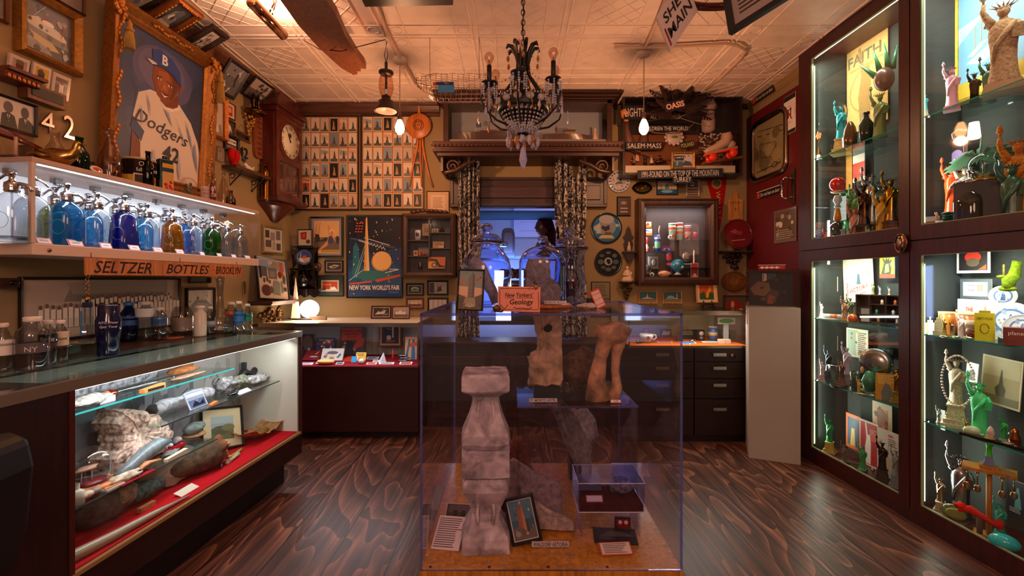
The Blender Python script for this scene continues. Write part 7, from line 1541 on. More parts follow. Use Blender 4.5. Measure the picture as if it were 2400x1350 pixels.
inv('red_sandstone','red-brown sandstone piece behind the framed tower photo',slabrock('7a4434',[(-.09,0),(.13,.0),(.05,.10),(.03,.22),(-.03,.24),(-.08,.17)],.07,12),V3((.04,2.05,VB+.01)),(dg(-6),0,0),'stone')
inv('dark_brick_block','dark brown flat stone block lying beyond the baluster',M('4a342c').box(-.07,.09,-.05,.05,0,.07),V3((.02,1.93,VB)),None,'stone')
TOW='b 3a5a70;r 0 .5 1 1 4a7088;p 8a5a44 .3 .15 .28 .6 .42 .92 .5 .95 .55 .5 .52 .1;p b87858 .42 .1 .45 .7 .52 .95 .6 .6 .62 .1;p 3a4a54 .62 .1 .64 .5 .72 .5 .75 .1;p 6a6058 0 0 0 .3 .3 .35 .6 .2 1 .3 1 0;e .2 .15 .12 .07 9a9088;n 2 12 .07 8a8078 3a3c40 b8a890;l .46 .12 .5 .9 .01 5a3428'
picture('tilted black framed photo of a tower leaning on the grey slab',fl(1228,1268,VB)+V3((-.005,0,.083)),0,.115,.165,'100e12',.011,TOW,matc='d0c8c4',mw=.004,lean=-.2,roll=dg(-13),kind='satin')
inv('photo_print','curled black and white photo behind the left of the baluster',(lambda m: (art(m,.11,.07,'b c8b8b8;r .03 .05 .97 .95 3a3438;r .1 .5 .9 .9 5a5058;r .3 .2 .45 .6 1a1618;r .6 .15 .75 .6 1a1618',-.0025,0),m)[1])(M('c8b8b8').box(-.055,.055,-.002,0,0,.07)),fl(1070,1232,VB)+V3((0,.03,.0)),(dg(-50),0,dg(-6)),'satin','photograph')
inv('text_sheet','curled white sheet of text at the left front of the plywood',(lambda m: (art(m,.105,.13,'w .06 .05 .95 .95 14 6a5a68',-.0025,0),m)[1])(M('d8c4cc').box(-.052,.052,-.002,0,0,.13)),fl(1042,1290,VB)+V3((0,0,.001)),(dg(-62),0,dg(-8)),'matte','paper')
inv('grey_card','grey-blue folded photo card leaning inside the left wall of vitrine',(lambda m: (art(m,.04,.07,'r 0 .4 1 1 5a5c68',-.0025,0),m)[1])(M('8a8490').box(-.02,.02,-.002,0,0,.16)),fl(1003,1240,VB)+V3((0,0,.001)),(dg(-30),0,dg(-30)),'matte','card')
# little acrylic box on feet
ax_=fl(1436,1235,VB);ab=T('small_acrylic_box','small clear acrylic box with red base standing on a riser at right','box',(.375,1.77,VB))
for s1 in (-1,1): M('f4f4fc').box(s1*.11-.003,s1*.11+.003,-.07,.07,0,.095).bd('riser_leg','pane',ab)
M('f4f4fc').box(-.12,.12,-.08,.08,.095,.10).bd('riser_top','pane',ab)
M('4a1018').box(-.12,.12,-.08,.08,.1005,.125).bd('red_base','cloth',ab)
for a in ((-.125,.125,-.085,-.081),(-.125,.125,.081,.085),(-.125,-.121,-.081,.081),(.121,.125,-.081,.081)): M('f4f4fc').box(*a,.10,.205).bd('wall','pane',ab)
M('e4e8ff').box(-.125,.125,-.085,.085,.205,.209).bd('lid','pane',ab);M('d0d0e4').frame(.25,.0,[(0,-.0005)]) if 0 else None
m=M('e0dcec');[m.box(-.126,.126,y-.001,y+.001,z-.001,z+.001) for y in (-.085,.085) for z in (.10,.208)];[m.box(x-.001,x+.001,-.086,.086,z-.001,z+.001) for x in (-.125,.125) for z in (.10,.208)];m.bd('glued_edge','gloss',ab)
inv('spotted_rock','black and white spotted rock in the small acrylic box',M('b8b0b0').ell((0,0,0),(.05,.03,.032),18,12,jit=.15,seed=7),V3((.43,1.78,VB+.16)),None,'speckle','rock')
inv('photo_card','grey photo card in the small acrylic box',(lambda m: (art(m,.10,.06,'b 8a8890;p 4a4a52 0 .2 .3 .5 .6 .3 1 .5 1 0 0 0',-.0025,0),m)[1])(M('aaa').box(-.05,.05,-.002,0,0,.06)),V3((.31,1.80,VB+.128)),(dg(-25),0,0),'satin','card')
inv('white_card','small red-edged white card in the small acrylic box',M('c05048').box(-.032,.032,-.001,0,0,.026).box(-.029,.029,-.002,-.001,.003,.023,'d8ccd0'),V3((.315,1.705,VB+.127)),(dg(-40),0,0),'matte','card')
inv('photo_print','dark landscape photo lying flat at the right front',(lambda m: (art(m,.16,.09,'b 1c1a1e;p 4a4850 .1 .4 .4 .8 .7 .75 .95 .5 .6 .45;e .3 .3 .2 .1 3a3840',-.002,0),m)[1])(M('222').box(-.08,.08,-.0015,0,0,.09)),fl(1445,1276,VB)+V3((0,0,.001)),(dg(-85),0,dg(-6)),'satin','photograph')
inv('white_card','red-edged white card of text at the right front of plywood',M('c84838').box(-.058,.058,-.0015,0,0,.052).box(-.053,.053,-.0025,-.0015,.004,.048,'d8c0b8'),fl(1448,1303,VB)+V3((0,0,.002)),(dg(-70),0,dg(4)),'matte','card');m=M();art(m,.09,.04,'w 0 0 1 1 6 7a6060',-.003,.006);m.bd('printed_text','matte',bpy.data.objects['white_card.001'])
b_=inv('ring_case','tiny black jewel box with red lining and two stones',M('14101a').box(-.03,.03,-.015,.015,0,.012).box(-.03,.03,.006,.015,.012,.045),fl(1463,1250,VB)+V3((0,.02,.002)),(0,0,dg(-4)),'satin','box')
M('7a1820').box(-.024,.024,-.012,.005,.012,.014).box(-.025,.025,.003,.006,.014,.040).ell((-.01,.002,.028),(.008,.003,.008),col='d8b0b0').ell((.012,.002,.028),(.008,.003,.008),col='d8b0b0').bd('lining','cloth',b_)
# ---------------------------------------------------------------- on top of the vitrine
VT=VZ1+.0005
def ontop(x,Y): return V3(((x-CX)/F*Y,Y,VT))
FLAT='b c89470;r 0 .55 1 1 6a7a78;e .15 .72 .14 .12 8a6a58;e .85 .78 .15 .10 8a6a58;p c89c7c 0 .35 1 .35 1 .55 0 .6;p 4a3a30 0 0 0 .38 .35 .3 .7 .32 1 .4 1 0;p 6a5a4c .38 .14 .40 .82 .56 .97 .66 .88 .64 .3;p 4a4038 .56 .97 .66 .88 .66 .3 .58 .2;l .42 .75 .64 .8 .004 3a3028;l .42 .6 .64 .65 .004 3a3028;l .42 .5 .64 .55 .004 3a3028;l .42 .4 .64 .45 .004 3a3028;l .42 .3 .64 .35 .004 3a3028;p 8a7a60 .2 .12 .3 .3 .7 .3 .75 .1;p a09070 .25 .08 .5 .18 .75 .08 .5 .04;n 4 12 .05 3a3028 6a5c4c'
q=ontop(1104,1.585);picture('dark framed colour print of a wedge tower, left on the vitrine top',q+V3((0,0,.076)),dg(-6),.094,.146,'241410',.005,FLAT,lean=-.10,roll=dg(2),kind='wood')
def jar(nm,lab,x,Y,prof,cat='jar',col='d4deff',n=32):  # blue glow from the next room is put into the glass tint
 t=T(nm,lab,cat,ontop(x,Y),0);M('fff').la(prof,n,cap=False).bd('body','jar',t,color=col).modifiers.new('s','SOLIDIFY').thickness=.003;return t
j1=jar('apothecary_jar','large round lidded glass jar holding a long stone, left on the vitrine',1140,1.88,[(0,.004),(.06,.0),(.07,.01),(.09,.06),(.103,.12),(.104,.16),(.095,.20),(.07,.235),(.058,.245),(.056,.262),(.062,.27)])
M('fff').la([(.064,.270),(.066,.276),(.064,.284),(.045,.300),(.018,.308),(.014,.314),(.024,.320),(.027,.334),(.018,.346),(0,.35)],28,cap=False).la([(.066,.272),(.064,.262)],28,cap=False).bd('lid','jar',j1,color='d8dcf4').modifiers.new('s','SOLIDIFY').thickness=.003
inv('long_stone','long pale brown bone-like stone leaning inside the round jar',M('d8c0b0').tube([(.035,0,.012),(.02,0,.06),(-.01,0,.11),(-.04,0,.16),(-.06,0,.19)],[.018,.022,.028,.036,.024],14).ell((-.055,0,.175),(.03,.03,.03),12,8,jit=.2,seed=4),ontop(1143,1.88)+V3((0,0,.002)),None,'stone')
cl2=jar('bell_jar','glass bell jar over a brown rock on wooden base, middle of the vitrine',1272,1.86,[(.098,.02),(.098,.024),(.098,.17),(.098,.18)]+[(.098*cos(i*pi/18),.18+.075*sin(i*pi/18)) for i in range(1,9)]+[(.012,.256),(.010,.262)],'bell jar')
M('fff').la([(.010,.262),(.018,.268),(.022,.280),(.018,.292),(.0,.298)],20).bd('knob','jar',cl2,color='d8d4e4').modifiers.new('s','SOLIDIFY').thickness=.003
M('a85c34').la([(0,0),(.12,0),(.122,.008),(.112,.016),(0,.016)],32).bd('base','wood',cl2)
m=slabrock('c8a890',[(-.075,0),(.07,0),(.075,.05),(.06,.085),(.03,.10),(.028,.17),(.0,.19),(-.06,.18),(-.075,.14)],.07,14,.008);inv('brown_rock','rough mottled brown rock inside the bell jar',m,ontop(1272,1.86)+V3((0,0,.018)),None,'stone','rock')
plate('lettered strip of a building name at the foot of bell jar','BURON BLDG.',V3(((1302-CX)/F*1.745,1.745,VT+.017)),.085,.013)
j3=jar('tall_apothecary_jar','tall waisted glass jar with pointed lid, right on the vitrine',1336,2.08,[(0,.002),(.075,0),(.078,.01),(.05,.022),(.045,.05),(.066,.07),(.078,.09),(.07,.12),(.058,.16),(.056,.20),(.066,.235),(.082,.25),(.084,.256)])
M('fff').la([(.086,.257),(.086,.262),(.07,.268),(.062,.276),(.07,.286),(.06,.30),(.02,.312),(.016,.32),(.03,.335),(.026,.345),(.010,.36),(0,.375)],28,cap=False).bd('lid','jar',j3,color='d8dcf4').modifiers.new('s','SOLIDIFY').thickness=.003
inv('jar_cargo','dark red and brown small objects inside the tall jar',M('4a1c16').box(-.02,.02,-.02,.02,.02,.06).tube([(-.015,0,.05),(-.01,0,.12),(.005,0,.20)],.010,7).ell((.02,0,.09),(.012,.012,.03),col='8a3020'),ontop(1336,2.08)+V3((0,0,.01)),None,'plastic','specimen')
sg=T('painted_sign','pink hand lettered sign with black border at the vitrine front','sign',ontop(1217,1.552),(dg(-8),0,dg(1)))
w,h=.150,.090;m=M('d08470').prism([(-w/2,.004),(w/2-.004,0),(w/2,h-.002),(-w/2+.001,h)],-.003,.004);m.bd('board','matte',sg)
m=M('1c1210');y=-.0036
for a in ((-.062,.008,.066,.0095),(-.066,.082,.035,.0835),(-.068,.018,-.0665,.08),(.066,.01,.0675,.07)): m.box(a[0],a[2],y-.0004,y,a[1],a[3])
m.text('New Yorkers’',0,.060,.0155,'1c1210',y-.0004,w=.098,shear=.15,bold=.01);m.text('Geology',.008,.033,.024,'1c1210',y-.0004,w=.082,shear=.15,bold=.01);m.box(-.048,-.018,y-.0004,y,.049,.0502).box(-.01,.05,y-.0004,y,.049,.0502)
m.tube([(-.02,y,.018),(-.01,y,.013),(.01,y,.014),(.03,y,.011),(.045,y,.016)],.0011,4)
for s_ in (-1,1): m.tube([(-.052,y,.012),(-.052+.008*s_,y,.018),(-.052+.012*s_,y,.026)],.001,4).tube([(.046,y,.08),(.046+.008*s_,y,.086),(.046+.012*s_,y,.078)],.001,4)
m.bd('lettering','matte',sg)
M('2a1c14').tube([(.055,-.004,.087),(.06,-.006,.098),(.05,-.006,.106)],.006,7).ell((.058,-.008,.088),(.008,.005,.008),col='8a6040').bd('ornament','satin',sg)
inv('gilt_ornament','small dark gilt scroll lump at the lower left of sign',M('6a4c24').ell((0,0,.012),(.014,.010,.012),10,8,jit=.3,seed=3).ell((.014,0,.006),(.010,.008,.006)),ontop(1164,1.54),None,'gilt','ornament')
cs=T('caption_stand','small red-framed caption card on black stand, right on the vitrine','card',ontop(1405,1.80),dg(8))
M('12101a').box(-.045,.0,-.01,.03,0,.038).bd('stand','satin',cs)
m=M('b83c28',Matrix.Rotation(dg(-24),4,'Y')).box(-.018,.024,-.020,-.014,.0,.078);m.box(-.014,.020,-.021,-.019,.006,.072,'e0b0a8');[m.text(s_,.003,.06-.022*i,.0055,'5a3030',-.0215) for i,s_ in enumerate(('OTIS ELEV','FULL STOP','FROM MUSEUM'))];m.bd('card','satin',cs)
inv('pale_shell','small pale shell-like flake behind the caption card',M('b8a09c').ell((0,0,.012),(.04,.02,.012),12,6,jit=.2,seed=2),ontop(1352,1.72)+V3((.04,.0,.0)),None,'stone','shell')
# ---------------------------------------------------------------- bottles on the rock case
def oc(x,yb): k=flr(x,yb,CZ+.0005);return k
def wb(nm,lab,x,y0,y1,wpx,col,cap='d8d4d0',prof=None,kind='glass',lb=None,lc='d8d8d8',neck=.42,liquid=None,n=20,cat='bottle'):
 q=oc(x,y1);k=q.y/F;H_=(y1-y0)*k;return bottle(nm,lab,q,H_/1.02,wpx*k/2,col,prof,kind,cat,cap,lb,None,n,lc,liquid,neck)
PET=[(0,0),(.85,0),(.95,.03),(1,.1),(.93,.22),(1,.34),(.93,.45),(1,.58),(.9,.72),(.5,.86),(.36,.9),(.36,.96),(0,.96)]
JUG=[(0,0),(.95,0),(1,.05),(1,.66),(.9,.76),(.5,.86),(.42,.9),(.42,.96)]
wb('plastic_bottle','clear water bottle with white label at the far left end',8,757,872,34,'d8dcd8','d8ccc4',PET,lb=(.35,.68,None,None),lc='e0d8d4')
wb('wide_flask_bottle','wide clear souvenir bottle with red lettering and white cap',76,742,868,60,'d4d4d8','e0d4cc',JUG,lb=(.35,.5,'NY','c8c0c0'),lc='8a8088')
wb('plastic_bottle','clear bottle with black band and coloured subway dots',112,750,858,34,'d8dcdc','d0c8c4',PET,lb=(.52,.70,'Water Street','e8e8f0'),lc='14121a')
for i,(c_,x) in enumerate((('2a60b0',-.014),('4a9a4a',0),('d84028',.014))): pass
wb('plastic_bottle','clear bottle with blank cream label left of the glass block',142,750,850,30,'d4d4d4','e0d4cc',PET,lb=(.42,.76,None,None),lc='d8c4b0')
q=oc(205,835);t=T('glass_block','thick clear square glass block carrying the tower bottle','block',q,dg(8));k=q.y/F
M('e8f4f4').box(-28*k,28*k,-.035,.035,0,34*k).bd('block','glass',t,color='dceae8');M('8ab0b0').box(-28*k,28*k,-.0355,-.034,33*k,34*k).bd('polished_edge','gloss',t)
t=T('tower_bottle','slim square clear bottle with vertical lettering on the glass block','bottle',q+V3((0,0,34*k+.001)),dg(8))
M('fff').box(-.024,.024,-.018,.018,0,.008).box(-.014,.014,-.014,.014,.008,80*k).bd('body','glass',t,color='dde4ea');m=M('3a78b0').box(-.016,-.010,-.016,-.0145,.03,72*k);m.text('AQUAHCC',.010,.045,.010,'12141c',-.0155,rot=-pi/2,w=.06);m.bd('label','satin',t);M('1c2a4a').box(-.012,.012,-.012,.012,80*k,92*k).bd('cap','plastic',t)
SHK=[(0,0),(.8,0),(.88,.05),(.84,.2),(.9,.34),(1,.48),(1,.70),(.82,.80),(.8,.98),(.7,1),(0,1)]
wb('navy_shaker_bottle','tall navy blue water flask with white lettering',254,712,832,48,'0c1038',None,SHK,'gloss',lb=(.54,.70,'NYC Water|Get Your','d8d8f0'),lc='0e123c')
wb('blue_bottle','bright blue tinted bottle with orange lettering right of navy flask',302,708,799,38,'1a5aa8','2a6ab8',PET,'tint',lb=(.42,.66,None,None),lc='1c4a8c')
wb('plastic_jug','wide clear bottle with white printed label and ribs',342,706,797,42,'d8dcdc','d0ccc8',PET,lb=(.62,.84,None,None),lc='c8ccd0')
wb('plastic_bottle','clear flat bottle with blue corner label and grey cap',374,720,796,32,'d4d8dc','c8c4c0',JUG,lb=(.5,.7,None,None),lc='3a78b8')
wb('pill_bottle','broad clear jar with white printed label on orange coaster',412,718,787,46,'d0ccc8',None,[(0,0),(.95,0),(1,.1),(1,.6),(.9,.8),(.7,.95),(.66,1)],lb=(.15,.6,None,None),lc='d8ccc4')
tag(M('9a5430').la([(0,0),(.055,0),(.055,.006),(0,.006)],28).bd('coaster','wood',None,oc(412,791)+V3((0,-.03,0))),'round orange wooden coaster at the foot of the broad jar','coaster')
bpy.data.objects['pill_bottle'].location += V3((0,.05,0))
wb('cream_bottle','small opaque cream bottle with black printed label',469,716,788,26,'c8c0b4','e0dcd4',[(0,0),(.95,0),(1,.05),(1,.75),(.6,.85),(.5,.96)],'plastic',lb=(.2,.6,None,None),lc='c8c0b4',neck=.55)
wb('plastic_bottle','small clear bottle just right of the cream one',492,718,784,22,'d4d8dc','c8c8c8',PET,lb=(.3,.5,None,None),lc='8a98a8')
q=oc(516,780);k=q.y/F
t=T('tall_glass_decanter','tall clear glass bottle with long neck and rounded stopper','decanter',q,0)
M('fff').la([(0,0),(26*k,0),(30*k,10*k),(29*k,34*k),(18*k,48*k),(8*k,58*k),(6*k,92*k),(8*k,118*k),(9*k,128*k),(5*k,135*k),(0,136*k)],24,cap=False).bd('body','glass',t,color='d8dce0')
wb('plastic_bottle','clear bottle with tilted orange tag near the blue-labelled one',541,708,778,28,'d0d4d8','d0c8c4',PET,lb=(.6,.72,None,None),lc='d85828')
wb('plastic_bottle','clear water bottle with bright blue label',560,706,779,22,'d0d8e0','e0dcd8',PET,lb=(.28,.70,None,None),lc='2a78c8')
wb('plastic_bottle','clear water bottle with teal label at the right end of row',580,712,776,20,'d0d8dc','d8dcd8',PET,lb=(.38,.66,None,None),lc='1c8a84')
# ---------------------------------------------------------------- inside the rock case
def lcp(lx,ly,z): return at_local(LCASE,LC0,lx,ly,z)
def lcx(x,ly=.15): q=LCASE.off(-ly).at(x);return (V3((q.x,q.y,0))-V3((LC0.x,LC0.y,0))).dot(LCASE.u)
def rk(nm,lab,m,x,ly,z,k='stone',cat='rock',rot=0,tilt=0): return tag(m.bd(nm,k,None,lcp(lcx(x,ly),ly,z+.0006),(tilt,0,LCASE.rz+rot)),lab,cat)
SA,SB2,SCs,SF=.79,.634,.466,.3125
def log(m,L_,r,rr_=1,col=None,seed=0):
 rr=random.Random(seed);return m.tube([(-L_/2+L_*i/12,.006*sin(i*1.3+seed),r+.005*cos(i+seed)) for i in range(13)],[r*(1+rr.uniform(-.13,.13))*(.75 if i in (0,12) else 1) for i in range(13)],14,col)
rk('lichen_log','thick grey lichen-covered log on the upper left glass shelf',log(M('8a8c90'),.44,.038,seed=1),245,.27,SA,'speckle','log')
rk('test_tube','glass tube with cork end lying on the upper glass shelf',M('fff').tube([(-.14,0,.016),(.13,0,.016)],.015,14,col='e0e8e8').tube([(-.165,0,.016),(-.135,0,.016)],.017,12,col='b8702c'),340,.17,SA,'glass','tube');
rk('test_tube_cork','orange cork in the near end of the glass tube',M('c8783c').cyl((-.172,0,.016),(-.140,0,.016),.0165),340,.17,SA,'satin','cork')
rk('orange_caption','orange wedge with black lettered strip before the glass tube',M('d8743c').prism([(-.05,0),(.05,0),(.05,.022),(-.05,.014)],-.012,.012).box(-.035,.042,-.0135,-.011,.004,.014,'141214'),358,.11,SA,'satin','label')
rk('bark_piece','small white and green bark chunk, left on the upper shelf',M('a8a498').ell((0,0,.02),(.085,.035,.02),14,8,jit=.25,seed=5),205,.14,SA,'speckle')
rk('white_card','white block card beside the bark chunk',M('b8b4b4').box(-.03,.03,-.01,.01,0,.022),247,.13,SA,'matte','card')
rk('brown_fossil','flat orange-brown fossil slab on the upper shelf',M('a86a3c').ell((0,0,.02),(.08,.04,.018),14,8,jit=.2,seed=8),430,.25,SA,'stone');rk('number_tag','black tag with white number two on the upper shelf',M('121216').box(-.008,.008,-.003,.003,0,.022),406,.18,SA,'satin','tag')
o=bpy.data.objects['number_tag.001'] if 'number_tag.001' in bpy.data.objects else None
m=M('eee').text('2',0,.011,.014,'eee',-.0036);m.bd('numeral','satin',o)
rk('grey_wood_chip','long thin weathered wood chip at the middle of upper shelf',M('8a6a50').ell((0,0,.01),(.10,.02,.009),14,6,jit=.2,seed=3),440,.15,SA,'wood','wood')
b_=rk('birch_log','peeling white birch log lying on the lower glass shelf',log(M('c0bcc4'),.36,.030,seed=4),432,.24,SB2,'stone','log');M('3a3634').ell((-.18,0,.03),(.02,.026,.027),12,8,jit=.15,seed=1).bd('broken_end','stone',b_)
m=M('d0d4e0').box(-.055,.055,-.004,.0,0,.085);art(m,.10,.08,'b 5a6a88;r 0 .5 1 1 a0a8c0;r 0 .7 1 .9 e8ecf8;p 1c2030 .1 .1 .4 .45 .6 .2 .9 .4 .9 .1;e .5 .45 .1 .1 888',-.0045,.002)
rk('acrylic_photo','shiny photograph in clear holder leaning on the birch log',m,466,.15,SB2,'gloss','photograph',0,dg(-25))
rk('grey_rock_group','rough grey-white mineral rock on the lower shelf',M('a8a8a8').ell((0,0,.035),(.07,.05,.035),16,10,jit=.35,seed=11),527,.24,SB2,'speckle');rk('green_rock','green-flecked rock beside the mineral rock',M('8a9078').ell((0,0,.032),(.06,.045,.032),16,10,jit=.35,seed=15),556,.22,SB2,'speckle')
rk('dark_shell','dark flat mussel-like shells in front of the green rock',M('14161a').ell((0,0,.01),(.04,.02,.010),12,6).ell((.03,.01,.014),(.035,.018,.01)),546,.14,SB2,'gloss','shell')
rk('silver_rock','bright white and black crumbly rock right on the lower shelf',M('c0c0c0').ell((0,0,.022),(.10,.045,.022),18,9,jit=.35,seed=19),600,.21,SB2,'speckle');rk('black_driftwood','black twisted driftwood behind the crumbly rock',M('16161a').tube([(-.11,0,.03),(-.05,.01,.06),(0,0,.03),(.06,.01,.055),(.12,0,.03)],[.014,.026,.02,.022,.008],9),588,.28,SB2,'satin','driftwood')
m=M('3a4048').box(-.11,.09,-.012,.012,.0,.10);m.tube([(-.02,-.01,.10),(-.015,-.01,.12)],.006,col='101014');rk('slate_plank','dark slate plaque with black clip behind the driftwood',m,596,.35,SB2,'matte','plaque')
rk('white_card','white caption card at the front of the lower shelf',M('c8c4c0').box(-.05,.05,-.001,.001,0,.03),576,.11,SB2,'matte','card',0,dg(-60));rk('orange_caption','small orange wedge below the shiny photograph',M('d8743c').prism([(-.02,0),(.02,0),(.02,.014),(-.02,.006)],-.01,.01),500,.115,SB2,'satin','label')
# middle shelf
m=slabrock('d8b8a4',[(-.10,.0),(.12,0),(.17,.06),(.13,.15),(.02,.21),(-.04,.245),(-.10,.25),(-.11,.20),(-.08,.13),(-.12,.06)],.11,31,.016)
rk('granite_boulder','large pink and black speckled granite boulder, biggest rock in the case',m,305,.25,SCs,'speckle')
dm=T('glass_bell','clear glass bell dome at the left end of the middle shelf','dome',lcp(lcx(208,.20),.20,SCs+.026),LCASE.rz)
M('fff').la([(.066,0),(.066,.07)]+[(.066*cos(i*pi/18),.07+.062*sin(i*pi/18)) for i in range(1,10)],24,cap=False).bd('shell','glass',dm)
rk('wooden_dish','orange ringed wooden dish under the glass bell',M('c8702c').la([(0,0),(.075,0),(.085,.008),(.085,.018),(.07,.024),(0,.018)],28).la([(0,.0185),(.062,.0245),(0,.025)],24,col='7a1018'),208,.20,SCs,'wood','dish')
rk('flint_piece','pinkish flat stone on tiny white stand inside glass bell',M('a87860').ell((0,0,.052),(.04,.018,.010),12,7,jit=.15,seed=2).tube([(-.02,0,.002),(-.018,0,.044),(.018,0,.044),(.02,0,.002)],.002,5,col='d8d4d8'),203,.20,SCs+.0245,'satin','stone')
bottle('small_square_bottle','small square frosted bottle with black label on middle shelf',lcp(lcx(178,.12),.12,SCs+.001),.075,.024,'b8b4a0',[(0,0),(1,0),(1,.6),(.5,.68),(.42,.72),(.42,.98)],'plastic',lab=(.3,.45,None,None),labcol='14161a',n=8)
dsh=T('glass_dish','oval glass dish of pebbles at front left of middle shelf','dish',lcp(lcx(205,.115),.115,SCs+.001),LCASE.rz);M('fff').la([(.02,0),(.06,.004),(.085,.022),(.09,.024)],24,cap=False,sx=1.05,sy=.16*5*.5).bd('dish','glass',dsh)
for i,(dx,c_,l_) in enumerate(((-.03,'b09078','tan pebble in the oval glass dish'),(.0,'c8b09c','pale pebble in the middle of oval glass dish'),(.035,'8a7468','brown pebble at the right of oval glass dish'))): rk('pebble',l_,M(c_).ell((0,0,.0),(.022,.016,.012),12,8),205+dx*500,.115,SCs+.020,'satin','pebble')
rk('silver_branch','long silvery weathered branch leaning before the boulder',M('6a7478').tube([(-.12,.0,.02),(-.06,0,.03),(.02,.01,.055),(.08,0,.075),(.13,0,.07)],[.012,.024,.03,.028,.012],12),335,.15,SCs,'wood','branch')
rk('lichen_crust','crumbly cream lichen chunk on red cloth beside the number tag',M('c8b8a0').ell((0,0,.016),(.075,.022,.015),16,8,jit=.3,seed=23).box(-.06,.09,-.035,.03,.0,.003,'8a1018'),300,.12,SCs,'stone');t=rk('number_tag','black tag with white number five on the middle shelf',M('121216').box(-.009,.009,-.003,.003,0,.024),325,.105,SCs,'satin','tag');M('eee').text('5',0,.012,.016,'eee',-.0036).bd('numeral','satin',t)
rk('orange_tile','small orange slab with white rim on the middle shelf',M('c8c4c0').box(-.04,.03,-.025,.02,0,.008).box(-.035,.025,-.02,.016,.008,.012,'c8804c'),262,.12,SCs,'satin','tile');rk('bark_curl','curled orange bark strip near the branch tip',M('b87848').tube([(-.06,0,.01),(0,0,.03),(.06,0,.02)],[.010,.016,.008],8,flat=.6),345,.12,SCs+.0,'wood','bark')
rk('red_tray','small red tray under the grey pebbles on the middle shelf',M('8a1018').la([(0,0),(.06,0),(.07,.012),(0,.010)],10),395,.23,SCs,'cloth','tray')
for i,(dx,dy,c_,r) in enumerate(((-.035,0,'b8b8bc',.012),(-.015,-.02,'c0c4c8',.014),(-.012,.015,'8a8480',.020),(.018,-.015,'5a6070',.015),(.02,.02,'a09488',.018),(.045,-.005,'a89c90',.020))):
 tag(M(c_).ell((0,0,0),(r,r*.8,r*.7),12,8).bd('pebble','satin',None,lcp(lcx(395,.23)+dx,.23+dy,SCs+.012+r*.7)),('small white pebble at left','white pebble in front','brown-grey pebble at back left','dark slate-blue pebble','warm grey pebble at back right','large pale pebble at right')[i]+' in the red tray','pebble','pebbles on the red tray')
rk('grey_stone','smooth green-grey oval stone on wooden slice, right on middle shelf',M('7a8480').ell((0,0,.035),(.06,.035,.026),16,10,jit=.12,seed=6).la([(0,0),(.05,0),(.05,.008),(0,.008)],20,col='a87a54'),455,.25,SCs,'stone');rk('caption_wedge','cream caption wedge lettered small at the middle shelf front',M('c8b49c').prism([(-.055,0),(.055,0),(.055,.02),(-.055,.012)],-.01,.01),413,.112,SCs,'matte','label')
rk('silver_chip','small silvery rock chip behind the cream caption wedge',M('8a8c8c').ell((0,0,.012),(.04,.02,.012),12,7,jit=.3,seed=2),400,.15,SCs,'stone')
# red velvet floor
q=LCASE.off(-.27).at(520);picture('black framed landscape watercolour with wide mat leaning in the case',V3((q.x,q.y,SF+.115)),LCASE.rz+dg(-28),.22,.23,'10100f',.012,'b 8a9898;r 0 0 1 .5 5a5c3c;e .4 .4 .4 .2 4a4c30;e .75 .5 .3 .15 6a6844;r 0 .7 1 1 98a4a0',matc='c8b48c',mw=.04,lean=dg(-22),roll=dg(8))
rk('bowl_shell','large tan curved shell-like stone bowl at the right end on red',M('a87848').add(*(lambda n: ([(.16*(i/n-.5)*2,(.07*(j/6-.5)*2),.02+.05*((i/n-.5)*2)**2+.02*((j/6-.5)*2)**2+.006*sin(i*1.9+j)) for i in range(n+1) for j in range(7)],[(i*7+j,(i+1)*7+j,(i+1)*7+j+1,i*7+j+1) for i in range(n) for j in range(6)]))(14),smooth=True).ell((0,.0,.03),(.07,.03,.02),14,8,jit=.3,seed=4,col='8a6438'),610,.17,SF,'stone','stone')
m=M('5a4634').tube([(-.16,.05,.05),(-.08,.02,.06),(.0,0,.07),(.05,-.01,.075)],[.03,.05,.068,.07],16,flat=1);m.ell((.07,-.01,.075),(.06,.055,.06),18,12,jit=.28,seed=8,col='7a5034');[m.ell((.10+.03*random.Random(i).uniform(-1,1),-.03+.03*sin(i),.06+.045*cos(i*1.7)),(.010,.010,.010),6,4,col='c89868') for i in range(14)]
rk('hollow_log','knobbly hollow brown wood burl lying on the red lining',m,475,.15,SF,'stone','wood')
rk('folded_leather','large brown-grey flat stone slab standing on the red lining',slabrock('8a7464',[(-.14,.05),(.0,0),(.14,.03),(.15,.12),(.08,.17),(-.13,.15)],.03,33,.008),405,.17,SF,'matte','stone',dg(-10),dg(-18))
rk('dark_boulder','big rounded grey stone with broken hollow at left on red',M('5a544c').ell((0,0,.09),(.11,.08,.09),24,14,jit=.12,seed=12).ell((.04,-.05,.09),(.055,.035,.05),16,10,jit=.2,seed=5,col='8a7c6c'),235,.20,SF,'stone');rk('green_stone','long mottled green stone lying behind its wooden caption',M('4a6058').tube([(-.11,0,.035),(-.05,0,.04),(.02,0,.042),(.10,0,.04),(.125,0,.035)],[.018,.03,.042,.03,.012],14),325,.19,SF,'speckle')
rk('tan_stone','smooth tan elongated stone at the back left on red',M('7a6648').tube([(-.2,0,.05),(0,0,.06),(.18,0,.05)],[.04,.055,.02],12),270,.30,SF,'stone');rk('wooden_caption','small wooden caption block before the green stone',M('b87c50').box(-.035,.035,-.01,.01,0,.018),343,.115,SF,'wood','label')
b_=M('9a8c74').tube([(-.30,.02,.016),(-.20,0,.018),(-.05,-.02,.016),(.12,-.03,.012),(.28,-.04,.006)],[.030,.022,.017,.012,.003],10);rk('long_bone','long polished grey-brown bone along the front of the case',b_,280,.06,SF,'plastic','bone')
